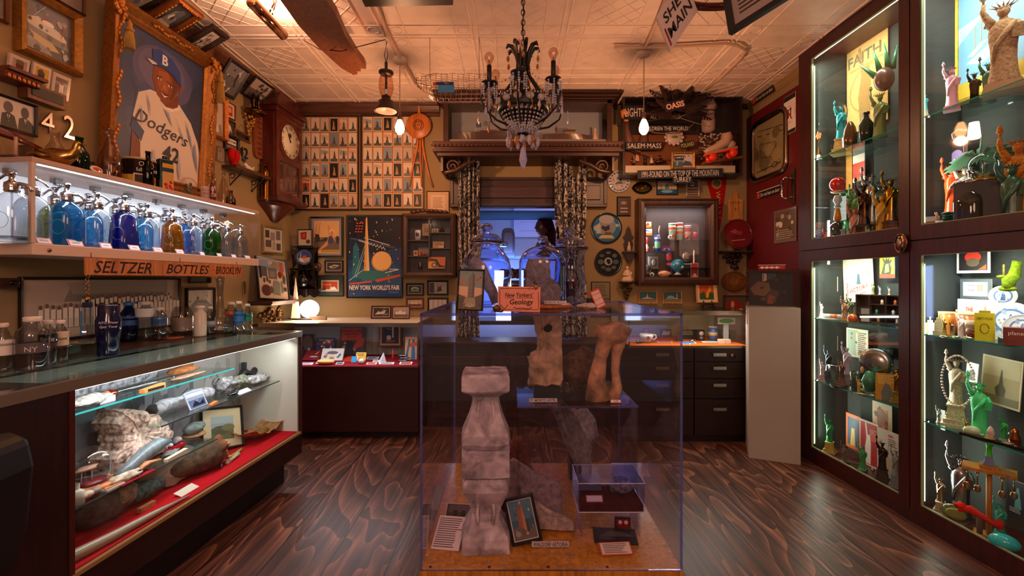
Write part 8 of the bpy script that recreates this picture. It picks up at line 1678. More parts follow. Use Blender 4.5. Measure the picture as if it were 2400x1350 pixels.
rk('white_card','cream caption card lying at the front on the red lining',M('d0c4b0').box(-.05,.05,-.001,.001,0,.04),447,.05,SF,'matte','card',0,dg(-70));rk('white_card','blank card at the near front corner of the red lining',M('c8c0b8').box(-.03,.03,-.001,.001,0,.03),190,.06,SF,'matte','card',0,dg(-70))
rk('bone_tool','pale green-white forked bone tool on the red lining',M('b8ac90').tube([(-.05,0,.006),(0,0,.01),(.06,.01,.012)],[.016,.008,.010],8),545,.10,SF,'satin','tool');rk('bone_tool','yellow-green slender bone tool beside the forked one',M('9a9440').tube([(-.06,0,.006),(0,0,.01),(.05,.01,.012)],[.008,.008,.006],8),556,.13,SF,'satin','tool')
t=rk('number_tag','black tag with white number seven on the red lining',M('121216').box(-.010,.010,-.003,.003,0,.024),518,.09,SF,'satin','tag');M('eee').text('7',0,.012,.016,'eee',-.0036).bd('numeral','satin',t)
rk('black_ripple_stone','black rippled stone stack behind the burl',M('1c1c1e').tube([(-.06,0,.02),(.06,0,.02)],.02,10).tube([(-.055,0,.05),(.05,0,.05)],.02,10).tube([(-.04,0,.08),(.045,0,.08)],.018,10),455,.30,SF,'satin')
for i,(x,lab,sp) in enumerate(((250,'grey rock-wall photograph panel at the left back of the case','b 6a6c6e;n 3 26 .16 5a5c60 7c7e80 484a4c 8a8a8a'),(385,'grey cliff photograph panel at the middle back of the case','b 8a8c90;l .1 .0 .4 1 .01 3a3c40;l .4 .5 .9 .7 .01 3a3c40;l .5 0 .7 .6 .01 3a3c40;n 5 20 .14 7a7c80 9a9ca0 66686c'),(500,'pale cracked rock photograph at the right back of the case','b 9a9894;l .0 .4 .5 .8 .01 4a4a4c;l .5 .8 1 .3 .01 4a4a4c;l .2 .1 .6 .6 .008 4a4a4c;n 9 16 .14 8a8884 aaa8a4'))):
 m=M('888').box(-.18,.18,-.004,0,0,.52);art(m,.36,.52,sp,-.0045,0);rk('rock_photograph',lab,m,x,.372,SF,'satin','photograph')
# dark bag at the near left corner and small bracket on the wall
t=T('leather_bag','black leather bag edge with metal corner at the near left','bag',(-1.425,1.18,0),dg(8))
M('0c0a0e').prism([(-.25,.35),(.0,.35),(.06,.55),(.075,.72),(.06,.80),(-.02,.84),(-.25,.86)],-.12,.10).bd('body','satin',t,bevel=.02)
M('3a3438').tube([(-.2,-.125,.84),(-.02,-.125,.82),(.055,-.125,.78)],.006,6).ell((.055,-.125,.77),(.016,.006,.012),col='a89858').bd('trim','metal',t)
c,w,h=LEFT.rect(-20,651,20,674)
tag(M('3a2016').box(-w/2,w/2,-.05,0,-.02,.02).ell((w*.2,-.05,0),(.02,.008,.012),col='0a0a0c').bd('small_bracket','gloss',None,c+LEFT.n*.002,(0,0,LEFT.rz)),'small dark wooden bracket at the left edge above the rock case','bracket')
# ---------------------------------------------------------------- statues and souvenirs in the tall cabinet
def statue_mesh(n=18,rings=True):
 m=M('fff')
 prof=[(.105,0),(.10,.03),(.088,.12),(.084,.25),(.088,.36),(.098,.46),(.10,.54),(.09,.60),(.060,.645),(.030,.665),(.028,.69)]
 m.la(prof,n,sx=1,sy=.72,fold=.07,nf=7,amp=[1.6,1.5,1.3,1.1,1,.9,.7,.4,.2,0,0])
 m.tube([(.07,-.05,.60),(.02,-.078,.50),(-.05,-.07,.38),(-.075,-.04,.22)],[.02,.028,.022,.012],7)
 m.tube([(-.06,0,.625),(-.105,-.01,.70),(-.135,-.01,.79),(-.13,-.01,.865)],[.034,.032,.022,.016],8)
 m.tube([(-.07,0,.60),(-.11,0,.66),(-.125,.01,.62)],[.03,.035,.008],7)
 m.la([(.008,.86),(.010,.90),(.028,.925),(.03,.935),(.02,.94),(.024,.955),(.012,.985),(0,1.0)],10,(-.13,-.01,0))
 m.tube([(.075,0,.61),(.115,-.02,.52),(.10,-.07,.47)],[.03,.030,.020],8)
 m.add([(.05,-.105,.42),(.125,-.075,.42),(.145,-.085,.55),(.07,-.115,.55),(.05,-.088,.42),(.125,-.058,.42),(.145,-.068,.55),(.07,-.098,.55)],[(0,1,2,3),(7,6,5,4),(0,4,5,1),(1,5,6,2),(2,6,7,3),(3,7,4,0)])
 m.ell((0,-.005,.735),(.040,.046,.055),12,9).ell((0,.012,.745),(.045,.044,.050),10,8).ell((0,-.052,.73),(.007,.010,.012),6,4)
 m.la([(.047,.765),(.050,.772),(.047,.782)],12,sy=1.0,cap=False)
 for i in range(7):
  a=dg(-75+25*i);m.tube([(.045*sin(a),-.02,.775+.012*cos(a)),(.105*sin(a),-.045,.785+.055*cos(a))],[.009,.002],5)
 return m
def mesh_of(m,k,nm):
 o=m.bd(nm,k);me=o.data;bpy.data.objects.remove(o);return me
SM={k: mesh_of(statue_mesh(),k,'figure') for k in ('plastic','metal','stone')}
PM={'fort': mesh_of(M('fff').cb(0,0,0,.40,.40,.05).cb(0,0,.05,.33,.33,.08).prz([(-.13,-.13),(.13,-.13),(.13,.13),(-.13,.13)],.13,.36,top=.82).cb(0,0,.36,.25,.25,.03).cb(0,0,.20,.255,.255,.025),'stone','pedestal'),
   'block': mesh_of(M('fff').prz([(-.14,-.12),(.14,-.12),(.14,.12),(-.14,.12)],0,.10,top=.85),'plastic','pedestal'),
   'round': mesh_of(M('fff').la([(0,0),(.15,0),(.14,.05),(.12,.06),(.12,.10),(0,.10)],18),'plastic','pedestal')}
PH={'fort': .39,'block': .10,'round': .10}
ZS={'U': 2.077,'u': 1.525-.0,'A': .985,'B': .56,'C': .086};ZN={'U': 2.08,'u': 1.463,'A': .972,'B': .53,'C': .086};ZS['u']=1.463
def cpos(x,back,sh,dz=0): q=RCAB.off(-back).at(x);return V3((q.x,q.y,(ZS if x < 2130 else ZN)[sh]+.0006+dz))
def lib(x,sh,back,hpx,col,lab,ped=None,pcol=None,k='plastic',rz=0,dz=0):
 q=cpos(x,back,sh,dz);H_=hpx*q.y/F
 t=T('liberty_statue',lab,'statue',q,dg(-48+rz),'statues of liberty in the tall cabinet')
 ph=PH.get(ped,0);s=H_/(1+ph)
 inst('figure',SM[k],t,(0,0,ph*s),None,col).scale=(s,)*3
 if ped: inst('pedestal',PM[ped],t,None,None,pcol or col).scale=(s,)*3
 return t
R_=[(1912,'U',.06,100,'b8906a','bronze liberty statue on stepped silver base, far left of top shelf','block','a8a0a0','metal'),(1971,'U',.13,130,'1aa0b0','tall turquoise liberty statue on cream pedestal, top left shelf','fort','d8c080'),
 (2062,'U',.10,128,'8a9a58','olive green liberty statue beside the dark bell bottle, top left shelf'),(1904,'u',.05,62,'d8c880','cream and gold liberty statuette at front left corner, upper bay','block','c8b060'),
 (1917,'u',.16,90,'a8b8b8','slim pale grey liberty statuette behind the blue one, upper bay','fort','8a9a9c'),(1919,'u',.05,48,'1a6ab8','small bright blue liberty figure, front of upper far bay'),(1936,'u',.05,46,'c83038','small red liberty figure, front of upper far bay'),
 (1950,'u',.045,40,'d88080','small pink liberty figure beside the small red one'),(1988,'u',.19,150,'2a8a5a','green liberty statuette on tall white fort pedestal, upper far bay','fort','d0d4d0'),(2008,'u',.20,150,'3a8a2a','grass green liberty statuette high behind the brown stepped one','fort','4a3c28'),
 (2004,'u',.11,108,'b87868','dusty pink liberty statue without base, middle of upper far bay'),(2024,'u',.09,160,'4a3020','dark brown liberty statue on broad stepped pedestal, upper far bay','fort','3a2418','metal'),(2042,'u',.19,188,'c8c4c0','tall silver liberty statue at the back of upper far bay','fort','a8a4a0','metal'),
 (2066,'u',.18,170,'3a6a70','blue-green glassy liberty statue at the back right, upper far bay','fort','5a5a3c'),(2067,'u',.08,135,'c8a030','golden yellow liberty statue at the right of upper far bay','block','8a6c20'),(2088,'u',.10,170,'b08a30','tall gold liberty statue at the right edge of upper far bay','fort','7a5a20','metal'),
 (2036,'u',.04,40,'8ad8b8','small flat mint liberty silhouette in front of the brown pedestal'),(1950,'u',.18,70,'2a7a70','little teal statuette on dark card behind the clear bottle','round','14181a'),
 (1908,'A',.06,44,'e8dcc4','ivory liberty statuette, leftmost on the third shelf','block','e8dcc4'),(1926,'A',.08,38,'d8ccb4','smaller ivory liberty statuette, second from left on third shelf','fort'),(1979,'A',.10,58,'8a5a3a','copper liberty statue left of the orange dome on third shelf','block'),(1993,'A',.16,62,'4a5030','olive bronze liberty statue behind the orange dome','block'),
 (1927,'B',.06,52,'c8a0a0','pinkish pewter liberty statuette, leftmost on fourth shelf','fort'),(1941,'B',.10,84,'4a5058','dark pewter liberty statue, second from left on fourth shelf','fort',None,'metal'),(1973,'B',.07,68,'7a5040','slim copper liberty statuette before the silver building tin','fort',None,'metal'),
 (1985,'B',.11,105,'b8b0c8','tall pale lilac liberty statue on fourth shelf','fort','8a8a90'),(2014,'B',.05,40,'b8a040','tiny gold liberty figure at front of fourth shelf'),(2103,'B',.10,90,'a88c40','gold beaded liberty statue at the right edge of fourth shelf','fort',None,'metal'),
 (1944,'C',.09,88,'1a9a5a','bright green liberty statue on yellow fort base, bottom far bay','fort','d8c060'),(1978,'C',.06,50,'5a5448','small grey stone liberty statuette on the bottom far bay floor','round'),(2022,'C',.08,70,'3aa060','green glass-like statuette before the red magazine','round'),(2068,'C',.06,110,'3a3024','dark bronze liberty statue before the white magazine','fort',None,'metal'),
 (2100,'C',.09,100,'8aa0a0','grey-blue translucent liberty statue at bottom right of far bay','fort'),(2168,'U',.06,62,'3ac0c8','small turquoise liberty statuette on white fort, near bay top','fort','e0d8b8'),(2231,'U',.10,120,'d8a0b0','pink and black liberty statue with raised torch, near bay top','block','d08898'),
 (2284,'U',.16,95,'2a2418','thin dark bronze liberty figure before the painting','block',None,'metal'),(2318,'U',.18,115,'1c5a3c','dark green liberty statue half hidden by the big tan one'),(2232,'u',.14,190,'e04818','bright orange-red liberty figure before the brown boxed card','fort','4a3424'),(2262,'u',.16,185,'d8d8cc','white liberty statuette right of the orange-red one','fort','3a3a38'),
 (2322,'u',.12,135,'3c2c20','dark brown liberty statue right of the clear seltzer bottle','fort','2a1c14','stone'),(2372,'u',.10,190,'2a5a44','big blackish green liberty statue at the near right edge'),(2254,'A',.08,66,'e8e0dc','white liberty bust statue before the orange cup'),(2214,'A',.05,46,'b89a50','small gold liberty statuette at the front of second near shelf','fort',None,'metal'),
 (2230,'A',.05,40,'a08848','smaller gold liberty statuette beside the other, second near shelf','fort',None,'metal'),(2241,'B',.12,178,'b8ac98','grey liberty statue draped in beads on big fort pedestal','fort','c0b49c','stone'),(2296,'B',.09,150,'4ad888','large mint green liberty statue in front of sepia photograph'),(2200,'B',.08,40,'3a3430','small dark double figure statuette left of the beaded statue','round'),
 (2264,'B',.04,40,'c8a868','tiny brass liberty statuette at the foot of the beaded statue','fort',None,'metal'),(2352,'B',.12,62,'2a9a4a','small green liberty statuette on grey stand, right of mint one','block','8a8a84'),(2252,'C',.13,175,'a8acb4','large pewter liberty statue with long raised arm, bottom near bay',None,None,'metal'),
 (2204,'C',.07,94,'b8a488','silver-gold liberty statuette on fort pedestal, bottom near bay','fort',None,'metal'),(2344,'C',.15,90,'2a9a8a','teal liberty statue behind the hanging spoons','block')]
for r in R_: lib(r[0],r[1],r[2],r[3],r[4],r[5],*(r[6:9]))
big=lib(2352,'U',.12,250,'b8906c','very large tan liberty statue on broad base at the near bay top','block','a87c5c','stone');big.scale=(1.1,1.1,1)
lib(2388,'u',.15,255,'c87828','large orange wooden-looking liberty bust at the near right edge','block','d09858','stone')
m=M('e0d4c0');[m.ell((.055*cos(a*.125),-.035,.235+.12*sin(a*.125)),(.005,.005,.005),6,4,col=('e8dcc8','d8a090')[a % 2]) for a in range(50)]
tag(m.bd('bead_necklace','plastic',None,cpos(2246,.09,'B'),(0,0,dg(-48))),'string of pale beads looped over the grey statue','necklace')
def put(nm,lab,m,x,sh,back,k='plastic',cat=None,rz=-48,rx=0,dz=0): return tag(m.bd(nm,k,None,cpos(x,back,sh,dz),(rx,0,dg(rz))),lab,cat or nm.split('_')[-1])
def pin(nm,lab,x0,y0,x1,y1,spec,back=.262,base='ddd',roll=0,k='satin',cat=None,extra=None):
 c,w,h=RCAB.off(-back).rect(x0,y0,x1,y1);m=M(base).box(-w/2,w/2,-.003,0,-h/2,h/2);art(m,w,h,spec,-.0033)
 if extra: extra(m,w,h)
 return tag(m.bd(nm,k,None,c,(0,roll,RCAB.rz)),lab,cat or nm.split('_')[-1])
LF='p {c} .35 .05 .3 .4 .38 .62 .3 .95 .36 .96 .45 .7 .58 .7 .62 .5 .6 .05'
pin('cloth_bag','cream bag printed FAITH with a statue drawing, back of top far bay',1986,95,2082,300,'b d8b070;o .55 .45 .27 b89058;o .55 .45 .25 d8b070;'+LF.format(c='a88450')+';tb .45 .84 .13 7a7058 FAITH;r .1 .72 .9 .74 b89058',base='d8b070',k='cloth')
m=M('d0c8c0').la([(0,.055),(.05,.055),(.052,.05),(.04,.035),(.075,.03),(.085,.008),(.095,0),(.085,.003),(0,.02)],28,ax='y');m.ell((0,-.056,0),(.03,.006,.035)).tube([(0,0,.09),(0,.005,.115)],.003)
put('metal_mould','round chrome cake mould with embossed figure hung at top far bay',m,1952,'U',.22,'chrome','mould',-70,0,.33)
put('crown_head','green spiked statue crown hanging at the top right of far bay',M('3a8a5a').ell((0,0,0),(.05,.05,.07),14,10,col='6a4a3c').tube([(-.02,0,.06),(-.05,0,.19)],[.018,.002],6).tube([(-.04,0,.03),(-.12,0,.13)],[.018,.002],6).tube([(.02,0,.06),(.0,0,.22)],[.018,.002],6).tube([(.04,0,.05),(.06,0,.18)],[.016,.002],6),2072,'U',.15,'plastic','crown',-48,0,.36)
put('blue_carton','bright blue printed carton behind the turquoise statue',M('1a6ab8').box(-.035,.035,-.03,.03,0,.115).box(-.025,.02,-.0305,-.029,.02,.06,'c8d8e8').box(-.01,.02,-.0305,-.029,.08,.10,'d0e0f0'),1936,'U',.17,'satin','box')
put('amber_bottle_figure','brown glazed figure bottle, upper far bay shelf',M('5a3a1c').la([(.02,0),(.035,.02),(.038,.08),(.03,.14),(.018,.17),(.012,.18),(0,.18)],16,fold=.08,nf=7),1992,'U',.11,'gloss','bottle');put('bell_bottle','dark green stoppered vase with gold drip on top shelf',M('2a3428').la([(.03,0),(.035,.06),(.04,.11),(.015,.155),(.012,.175),(.018,.178),(.018,.19),(0,.19)],18),2030,'U',.10,'gloss','vase')
cl3=put('clear_bottle','clear siphon bottle carrying stacked glass lamp parts, upper far bay',M('fff').la([(.045,0),(.047,.01),(.047,.13),(.03,.155),(.012,.165)],22,cap=False),1963,'u',.07,'glass','bottle');cl3.color=(*hexc('d0dcd8'),1)
o=M('c8801c').la([(.014,.165),(.022,.18),(.014,.24),(.010,.25)],14).la([(.02,.255),(.012,.275),(.026,.30),(.018,.33),(.014,.335)],16,col='b8c8d8').la([(.03,.35),(.04,.36),(.02,.365)],16,col='d8b8a0').ell((0,0,.405),(.045,.045,.048),18,12,col='c01408').bd('lamp_stack','gloss',cl3)
pin('souvenir_bag','orange and cream bag hung behind the red glass ball',1972,370,1998,445,'b d89848;p b87030 0 0 .4 .5 .3 1 0 1',base='d89848');pin('tee_card','white and red pennant card hung at the back of upper far bay',2000,362,2028,425,'b d8d0c8;r 0 .15 1 .7 c83820;r .2 0 .8 .15 a87848',.24);pin('dark_card','dark square card leaning behind the clear siphon bottle',1930,465,1985,520,'b 1c2426',.15,base='1c2426')
pin('postcard','old yellow printed card clipped on the far side wall',1910,649,1964,682,'b e0d4a8;r .04 .08 .96 .92 c8a050;n 3 9 .09 4a3a1c 3a3020;w .1 .12 .6 .4 3 6a5028;r .72 .15 .92 .55 4a3420',.2)
def vx(m,w,h):
 m.text('VICTORY',.02*w,-.20*h,.10*h,'a82820',-.006,w=.66*w,rot=dg(14));m.text('PLAIN',.10*w,-.31*h,.05*h,'a82820',-.006,w=.3*w,rot=dg(14));m.text('SOUP',.16*w,-.41*h,.06*h,'a82820',-.006,w=.3*w,rot=dg(14))
pin('paper_sheet','hanging white printed sheet with red VICTORY lettering',1978,604,2048,708,'b e8e4cc;p 4a6a7a .45 .4 .5 .65 .56 .62 .6 .4;w .1 .05 .18 .45 12 a83828;w .66 .62 .92 .72 4 8a8878',.24,extra=vx,roll=dg(-3))
PZ='b d8c828;p 2a3a2c .1 .2 .3 .75 .6 .85 .8 .5 .75 .2;p d8d058 .35 .25 .4 .65 .6 .7 .65 .3;p 2a3a2c .3 .75 .2 .98 .42 .82 .45 1 .55 .84 .65 .98 .65 .8 .85 .9 .75 .7;r 0 0 1 .2 c84830'
pin('poster_card','small yellow and green statue face print over red base',2063,603,2098,652,PZ,.22)
mc=T('miniature_cabinet','small dark wooden cabinet of miniatures on the third far shelf','cabinet',cpos(2058,.16,'A'),RCAB.rz+dg(18))
M('2a1610').box(-.13,.13,.0,.05,0,.006).box(-.13,.13,.044,.05,0,.17).box(-.13,-.124,0,.05,0,.17).box(.124,.13,0,.05,0,.17).box(-.13,.13,0,.05,.165,.171).box(-.13,.13,0,.05,.05,.054).box(-.05,.13,0,.05,.11,.114).box(-.052,-.048,0,.05,0,.17).box(.04,.044,0,.05,0,.17).bd('case','wood',mc)
m=M('888');rr=random.Random(4);[m.la([(.010,z),(.006,z+.012),(.009,z+.02),(0,z+.032)],8,(x,.02,0),col=c_) for x,z,c_ in ((-.10,.006,'c8c0b0'),(-.07,.006,'8a8a88'),(-.01,.006,'b8905a'),(.09,.006,'d8d4d0'),(-.02,.054,'3a8a6a'),(.01,.114,'d8c0a8'),(.08,.114,'c86030'),(.07,.054,'b8b8c0'),(-.09,.054,'c8c0b0'))];m.bd('miniature','satin',mc).name='miniature_row'
for i,(x,c_,l_) in enumerate(((2046,'8a9060','tiny olive statuette on the miniature cabinet top'),(2062,'b8b8c0','tiny silver statuette on the miniature cabinet top'),(2084,'c8b8a8','tiny cream statuette on the miniature cabinet top'))): lib(x,'A',.17,(30,22,20)[i],c_,l_,'round',dz=.172)
put('paper_roll','rolled white paper with orange print on small dish, third shelf',M('d8d4d0').cyl((-.05,0,.018),(.05,0,.018),.014,n=14).cyl((-.01,0,.018),(.03,0,.018),.0143,n=14,col='c86830').la([(0,0),(.05,0),(.06,.004)],20),1950,'A',.10,'satin','paper')
put('orange_dome','little orange glass dome on third far shelf',M('b84c1c').la([(.026,0),(.026,.03),(.018,.045),(0,.052)],16),1998,'A',.07,'gloss','dome');put('dark_photo_pair','dark double photo stand before the miniature cabinet',M('14120f').box(-.03,.03,-.003,.003,0,.10).box(-.02,.02,-.004,-.002,.055,.09,'8a8078').box(-.02,.02,-.004,-.002,.01,.04,'a0988c'),2028,'A',.08,'satin','photograph')
pin('clip_photo','grey photo strip clipped on the far side wall, fourth shelf',1914,784,1964,816,'b 5a5450;n 4 9 .15 8a7c74 3a3634;r .04 .06 .45 .35 c8b898',.2);pin('open_booklet','open white booklet with colour map clipped on the back, fourth shelf',1985,771,2036,838,'b e0e0c8;r .05 .05 .45 .95 a8b8a8;n 2 10 .09 3a6a5a c85030 d8c060;w .55 .1 .93 .9 12 6a5a48',.24)
gp=put('glass_plate','round clear cut-glass plate standing on the fourth far shelf',M('a8b0b0').la([(.085,0),(.08,.014),(.05,.006),(.035,.012),(0,.010)],32,(0,0,.085),ax='y'),2052,'B',.16,'metal','plate',-48,-.1,.10);put('grey_cup','dark grey cup lying at the back of fourth far shelf',M('3a4448').la([(0,0),(.03,0),(.036,.06),(.03,.06)],18,ax='x'),2066,'B',.22,'gloss','cup',-48,0,.24)
put('building_tin','silver column-sided tin between pewter statues on fourth shelf',M('8a8c84').la([(0,0),(.042,0),(.042,.105),(.046,.108),(.046,.115),(0,.115)],22).la([(.043,.01),(.043,.02)],22,col='5a5c54'),1957,'B',.13,'metal','tin');put('green_vase','dark green open-topped waisted vase on fourth far shelf',M('163a2c').la([(0,0),(.04,0),(.03,.06),(.036,.115),(.030,.115),(.026,.06),(0,.02)],24),2008,'B',.09,'gloss','vase')
put('jewelled_chair','green and red jewelled chair-like figure on fourth far shelf',M('3a7a5a').la([(.03,.03),(.04,.09),(.02,.14),(0,.15)],9).tube([(-.03,0,.0),(-.03,0,.04)],.005).tube([(.03,0,0),(.03,0,.04)],.005).ell((.035,-.01,.08),(.010,.010,.014),col='c82828').ell((-.035,0,.15),(.008,.008,.02),col='d8a050').box(-.04,.04,-.02,.02,.028,.036,'b8b070'),2038,'B',.06,'plastic','figurine')
put('yellow_book','yellow paperback with grey statue cover standing on fourth shelf',(lambda m: (art(m,.10,.15,'b c8901c;w .1 .6 .9 .95 6 e8d878;p 6a7a7a .3 0 .25 .3 .45 .65 .6 .6 .8 .3 .85 0',-.006,0),m)[1])(M('c8901c').box(-.05,.05,-.005,.005,0,.15)),2078,'B',.08,'satin','book',-40,-.1);put('black_dish','low black oval dish at the front of fourth far shelf',M('101210').la([(0,0),(.045,0),(.05,.014),(.04,.014),(0,.008)],24),1966,'B',.045,'gloss','dish')
put('glass_shards','pile of clear glass trinkets and spoon at front of fourth shelf',M('c8c8b0').tube([(-.08,0,.008),(-.02,0,.010),(.05,0,.014)],[.003,.004,.016],7).ell((.06,.01,.012),(.02,.014,.010)).ell((-.04,.01,.008),(.014,.010,.006)),2040,'B',.045,'metal','trinket')
pin('sketch_card','white ink sketch card standing in bottom far bay',1906,982,1962,1040,'b d8dcdc;n 8 12 .1 a8b0b0 c0c4c4;l .1 .2 .3 .3 .02 444;l .4 .15 .5 .35 .02 444;l .6 .2 .8 .25 .02 444',.2)
pin('wavy_frame','orange wavy framed blue picture in bottom far bay',1984,972,2018,1052,'b b85c28;r .12 .1 .88 .9 2a4a6a;p b89848 .3 .1 .4 .6 .6 .6 .65 .1',.2,'b85c28')
pin('red_magazine','red magazine cover with white torch statue, bottom far bay',2016,988,2060,1092,'b d8d4cc;r .06 .04 .94 .96 b01c20;'+LF.format(c='e8e4dc')+';w .55 .7 .9 .85 4 d8a8a0;e .75 .65 .14 .08 d84838',.17)
pin('white_magazine','white magazine cover with outlined statue face, bottom far bay',2058,1010,2110,1146,'b d0d0c4;e .5 .38 .22 .15 b8b0a0;p b8b0a0 .3 .45 .2 .7 .4 .52 .5 .78 .55 .52 .8 .68 .68 .46;p a8b0a8 0 0 .1 .3 .5 .25 .9 .3 1 0;r .5 .9 .7 .94 c85040;w .5 .74 .92 .88 4 5a5850;l .15 .35 .1 .8 .05 b8b0a0',.13)
pin('relief_frame','cream oval-cornered frame with copper relief, bottom far bay',2046,945,2092,1014,'b c8b088;r .25 .15 .8 .8 8a4c1c;n 6 14 .12 c87838 5a2c10 e0a060',.24,'c8b088');put('tray_bits','small tray and loose clear trinkets at the floor of bottom far bay',M('8a8478').la([(0,0),(.05,0),(.06,.006)],20).ell((.07,-.02,.01),(.012,.012,.010)).ell((.10,0,.012),(.010,.014,.012)),1998,'C',.06,'metal','tray')
# near bay
c,w,h=RCAB.off(-.25).rect(2236,-90,2470,215);picture('yellow wavy framed painting of sea sky and sailing ship, near bay top',c,RCAB.rz,w,h,'d8a838',.03,'b 7ab0d8;p a8d0e8 0 .5 .4 .7 1 .6 1 .75 0 .65;p b8d8e8 .1 .3 .6 .45 .9 .4 .3 .25;r 0 0 1 .14 c8a838;p d8d0b8 .12 .36 .3 .44 .38 .44 .2 .34;l .22 .4 .22 .6 .008 a89878;l .3 .42 .3 .66 .008 a89878',kind='gilt')
put('arm_lamp','small glowing pink-white glass shade on curved white arm, near bay',M('ffd0c0').la([(.0,.09),(.022,.088),(.030,.0),(.024,-.01),(0,-.01)],18),2283,'u',.12,'emit3','lamp',-48,0,.46);M('c8b8a8').tube([(-.03,0,.05),(-.07,0,.06),(-.09,0,.04),(-.085,0,.01)],.007,7).bd('arm','plastic',bpy.data.objects['arm_lamp']);bpy.data.objects['arm_lamp'].scale=(.8,)*3
m=M('5a8a6a');rr=random.Random(3);[m.add([(0,0,0),(.06*cos(a)+.01,-.02,.03*abs(sin(a))+.02),(.14*cos(a),.01,.05*sin(a*1.7)),(.06*cos(a)-.01,.02,-.02)],[(0,1,2),(0,2,3)]) for a in [i*.42 for i in range(15)]];m.tube([(0,0,0),(0,.03,.12)],.004)
put('paper_decoration','folded green paper crowns hanging in the near bay',m,2296,'u',.16,'satin','decoration',-60,0,.36)
pin('boxed_card','brown boxed card with lilac band behind the orange-red figure',2221,330,2268,402,'b 6a3c2c;r .1 .08 .9 .92 3a2c30;r 0 .42 1 .55 a890c8;e .5 .5 .3 .2 a890c8;l .15 .08 .15 .92 .02 c8a8a0;l .85 .08 .85 .92 .02 c8a8a0',.22)
t=put('snow_globe','glass snow globe with tiny statue on gold base, near bay',M('c8b070').la([(0,0),(.05,0),(.055,.008),(.03,.02),(.035,.03),(0,.03)],22),2308,'u',.13,'metal','globe',-48,0,.24);M('fff').ell((0,0,.08),(.06,.06,.06),22,14).bd('glass_ball','glass',t,color='d8ecec');inst('tiny_statue',SM['plastic'],t,(0,0,.03),None,'6a7a60').scale=(.09,)*3
M('14120f').box(-.10,.12,-.06,.04,-.24,0).bd('dark_riser','satin',t)
pin('gift_card','orange card with red base and silver badge, near bay middle',2217,407,2262,478,'b e0a868;r 0 0 1 .18 b81c20;r .3 .1 .75 .6 d0d0d0;e .55 .5 .15 .12 4a5a50;l .2 .85 .7 .9 .03 5a3a20',.17,'e0a868');pin('dark_slab','plain dark grey slab leaning behind the orange card',2200,408,2226,520,'b 22282c',.19,'22282c')
r_=P0 if 0 in used else P0;q=cpos(2275,.09,'u');o=copy_thing(r_,q,dg(150),'clear seltzer siphon bottle standing alone inside the tall cabinet','clear siphon bottles','c8ccb8',1.12)
put('amber_box','white box with amber glass front at near bay left corner',M('c8c4b8').box(-.03,.03,-.02,.02,0,.105).box(-.02,.02,-.021,-.019,.012,.08,'a86410'),2184,'u',.07,'gloss','box');put('white_cup_brush','white tilted tumbler with wooden stick, near bay left',M('b8c0bc').la([(.018,0),(.022,.075),(.018,.075)],16).cyl((0,0,.03),(-.02,0,.12),.005,col='a86c3c'),2206,'u',.05,'plastic','cup')
m=M('1c5a1c');[m.la([(.012,.0),(.022,.006),(.012,.013)],8,(.003*sin(i*2),0,.013*i)) for i in range(9)];put('green_twist','bright green stacked twisted ornament, near bay',m,2220,'u',.06,'plastic','ornament')
pin('stage_photo','white bordered photo of red lit costume at top of lower near bay',2244,590,2322,640,'b e8e4e0;r .07 .12 .93 1 1c1410;e .5 .75 .25 .25 c83018;e .5 .5 .2 .2 5a4a38;p a84c20 .65 .15 .9 .4 .9 .15',.22);t=tag(M('6a8010').tube([(0,0,0),(.005,0,.06),(.035,0,.10),(.04,0,.16),(.05,0,.20)],[.03,.04,.036,.026,.03],12).ell((-.03,0,.09),(.03,.02,.012)).tube([(-.02,0,.10),(-.02,0,.18)],.006,6,col='a87c30').ell((0,0,.0),(.05,.03,.02)).bd('glitter_ornament','stone',None,cpos(2362,.18,'A',.235),(0,0,dg(-60))),'lime green glitter torch ornament hung in lower near bay','ornament');t.scale=(.62,)*3
pin('stamp_frame','grey card mount with two small stamps, lower near bay',2252,654,2326,701,'b 4a545c;r .1 .15 .88 .85 d0d0dc;r .28 .4 .46 .72 7a7c90;r .56 .4 .74 .72 7a7c90;o .37 .56 .12 b0a8a8;o .65 .56 .12 c88060',.22)
def sy(m,w,h):
 for i,(s_,ww) in enumerate((('THE',.2),('SYMBOL',.38),('OF',.14))): m.text(s_,(-.18,-.12,-.1)[i]*w,(.23-.2*i)*h,.11*h,('b83028','2a5aa0','2a2a2c')[i],-.006,w=ww*w,bold=.02)
pin('symbol_book','white book lettered THE SYMBOL OF with a torch, lower near bay',2246,702,2340,790,'b e0dcc8;p a87858 .66 .65 .7 .85 .72 .85 .76 .65',.2,'e0dcc8',extra=sy)
BLUE='o .5 .5 .5 c8d0d8;o .5 .5 .36 5a78a8;o .5 .5 .30 d0d4dc;p 4a6a98 .4 .25 .45 .6 .5 .72 .58 .55 .6 .25;n 7 16 .08 6a88b0 90a8c8'
for x,back,r,dz,lab in ((2352,.22,.048,.20,'small oval blue and white plate above the big one'),(2370,.17,.085,.09,'large blue and white statue plate, lower near bay'),(2398,.12,.062,.065,'medium blue and white plate at the right edge')):
 disc('china_plate',lab,cpos(x,back,'A',dz),r,'c8ccd8',BLUE,.1,'plate',dg(-60),'gloss',-.12)
for x,c_,hh,lab in ((2180,'e8e8e0',40,'small white skyscraper model, leftmost on second near shelf'),(2201,'a8a080',50,'pale gold skyscraper model beside the white one')):
 q=cpos(x,.07,'A');k=hh*q.y/F;put('skyscraper_model',lab,M(c_).cb(0,0,0,.045,.035,k*.2).cb(0,0,k*.2,.032,.026,k*.45).cb(0,0,k*.65,.02,.018,k*.15).cyl((0,0,k*.8),(0,0,k),.003),x,'A',.07,'satin','model')
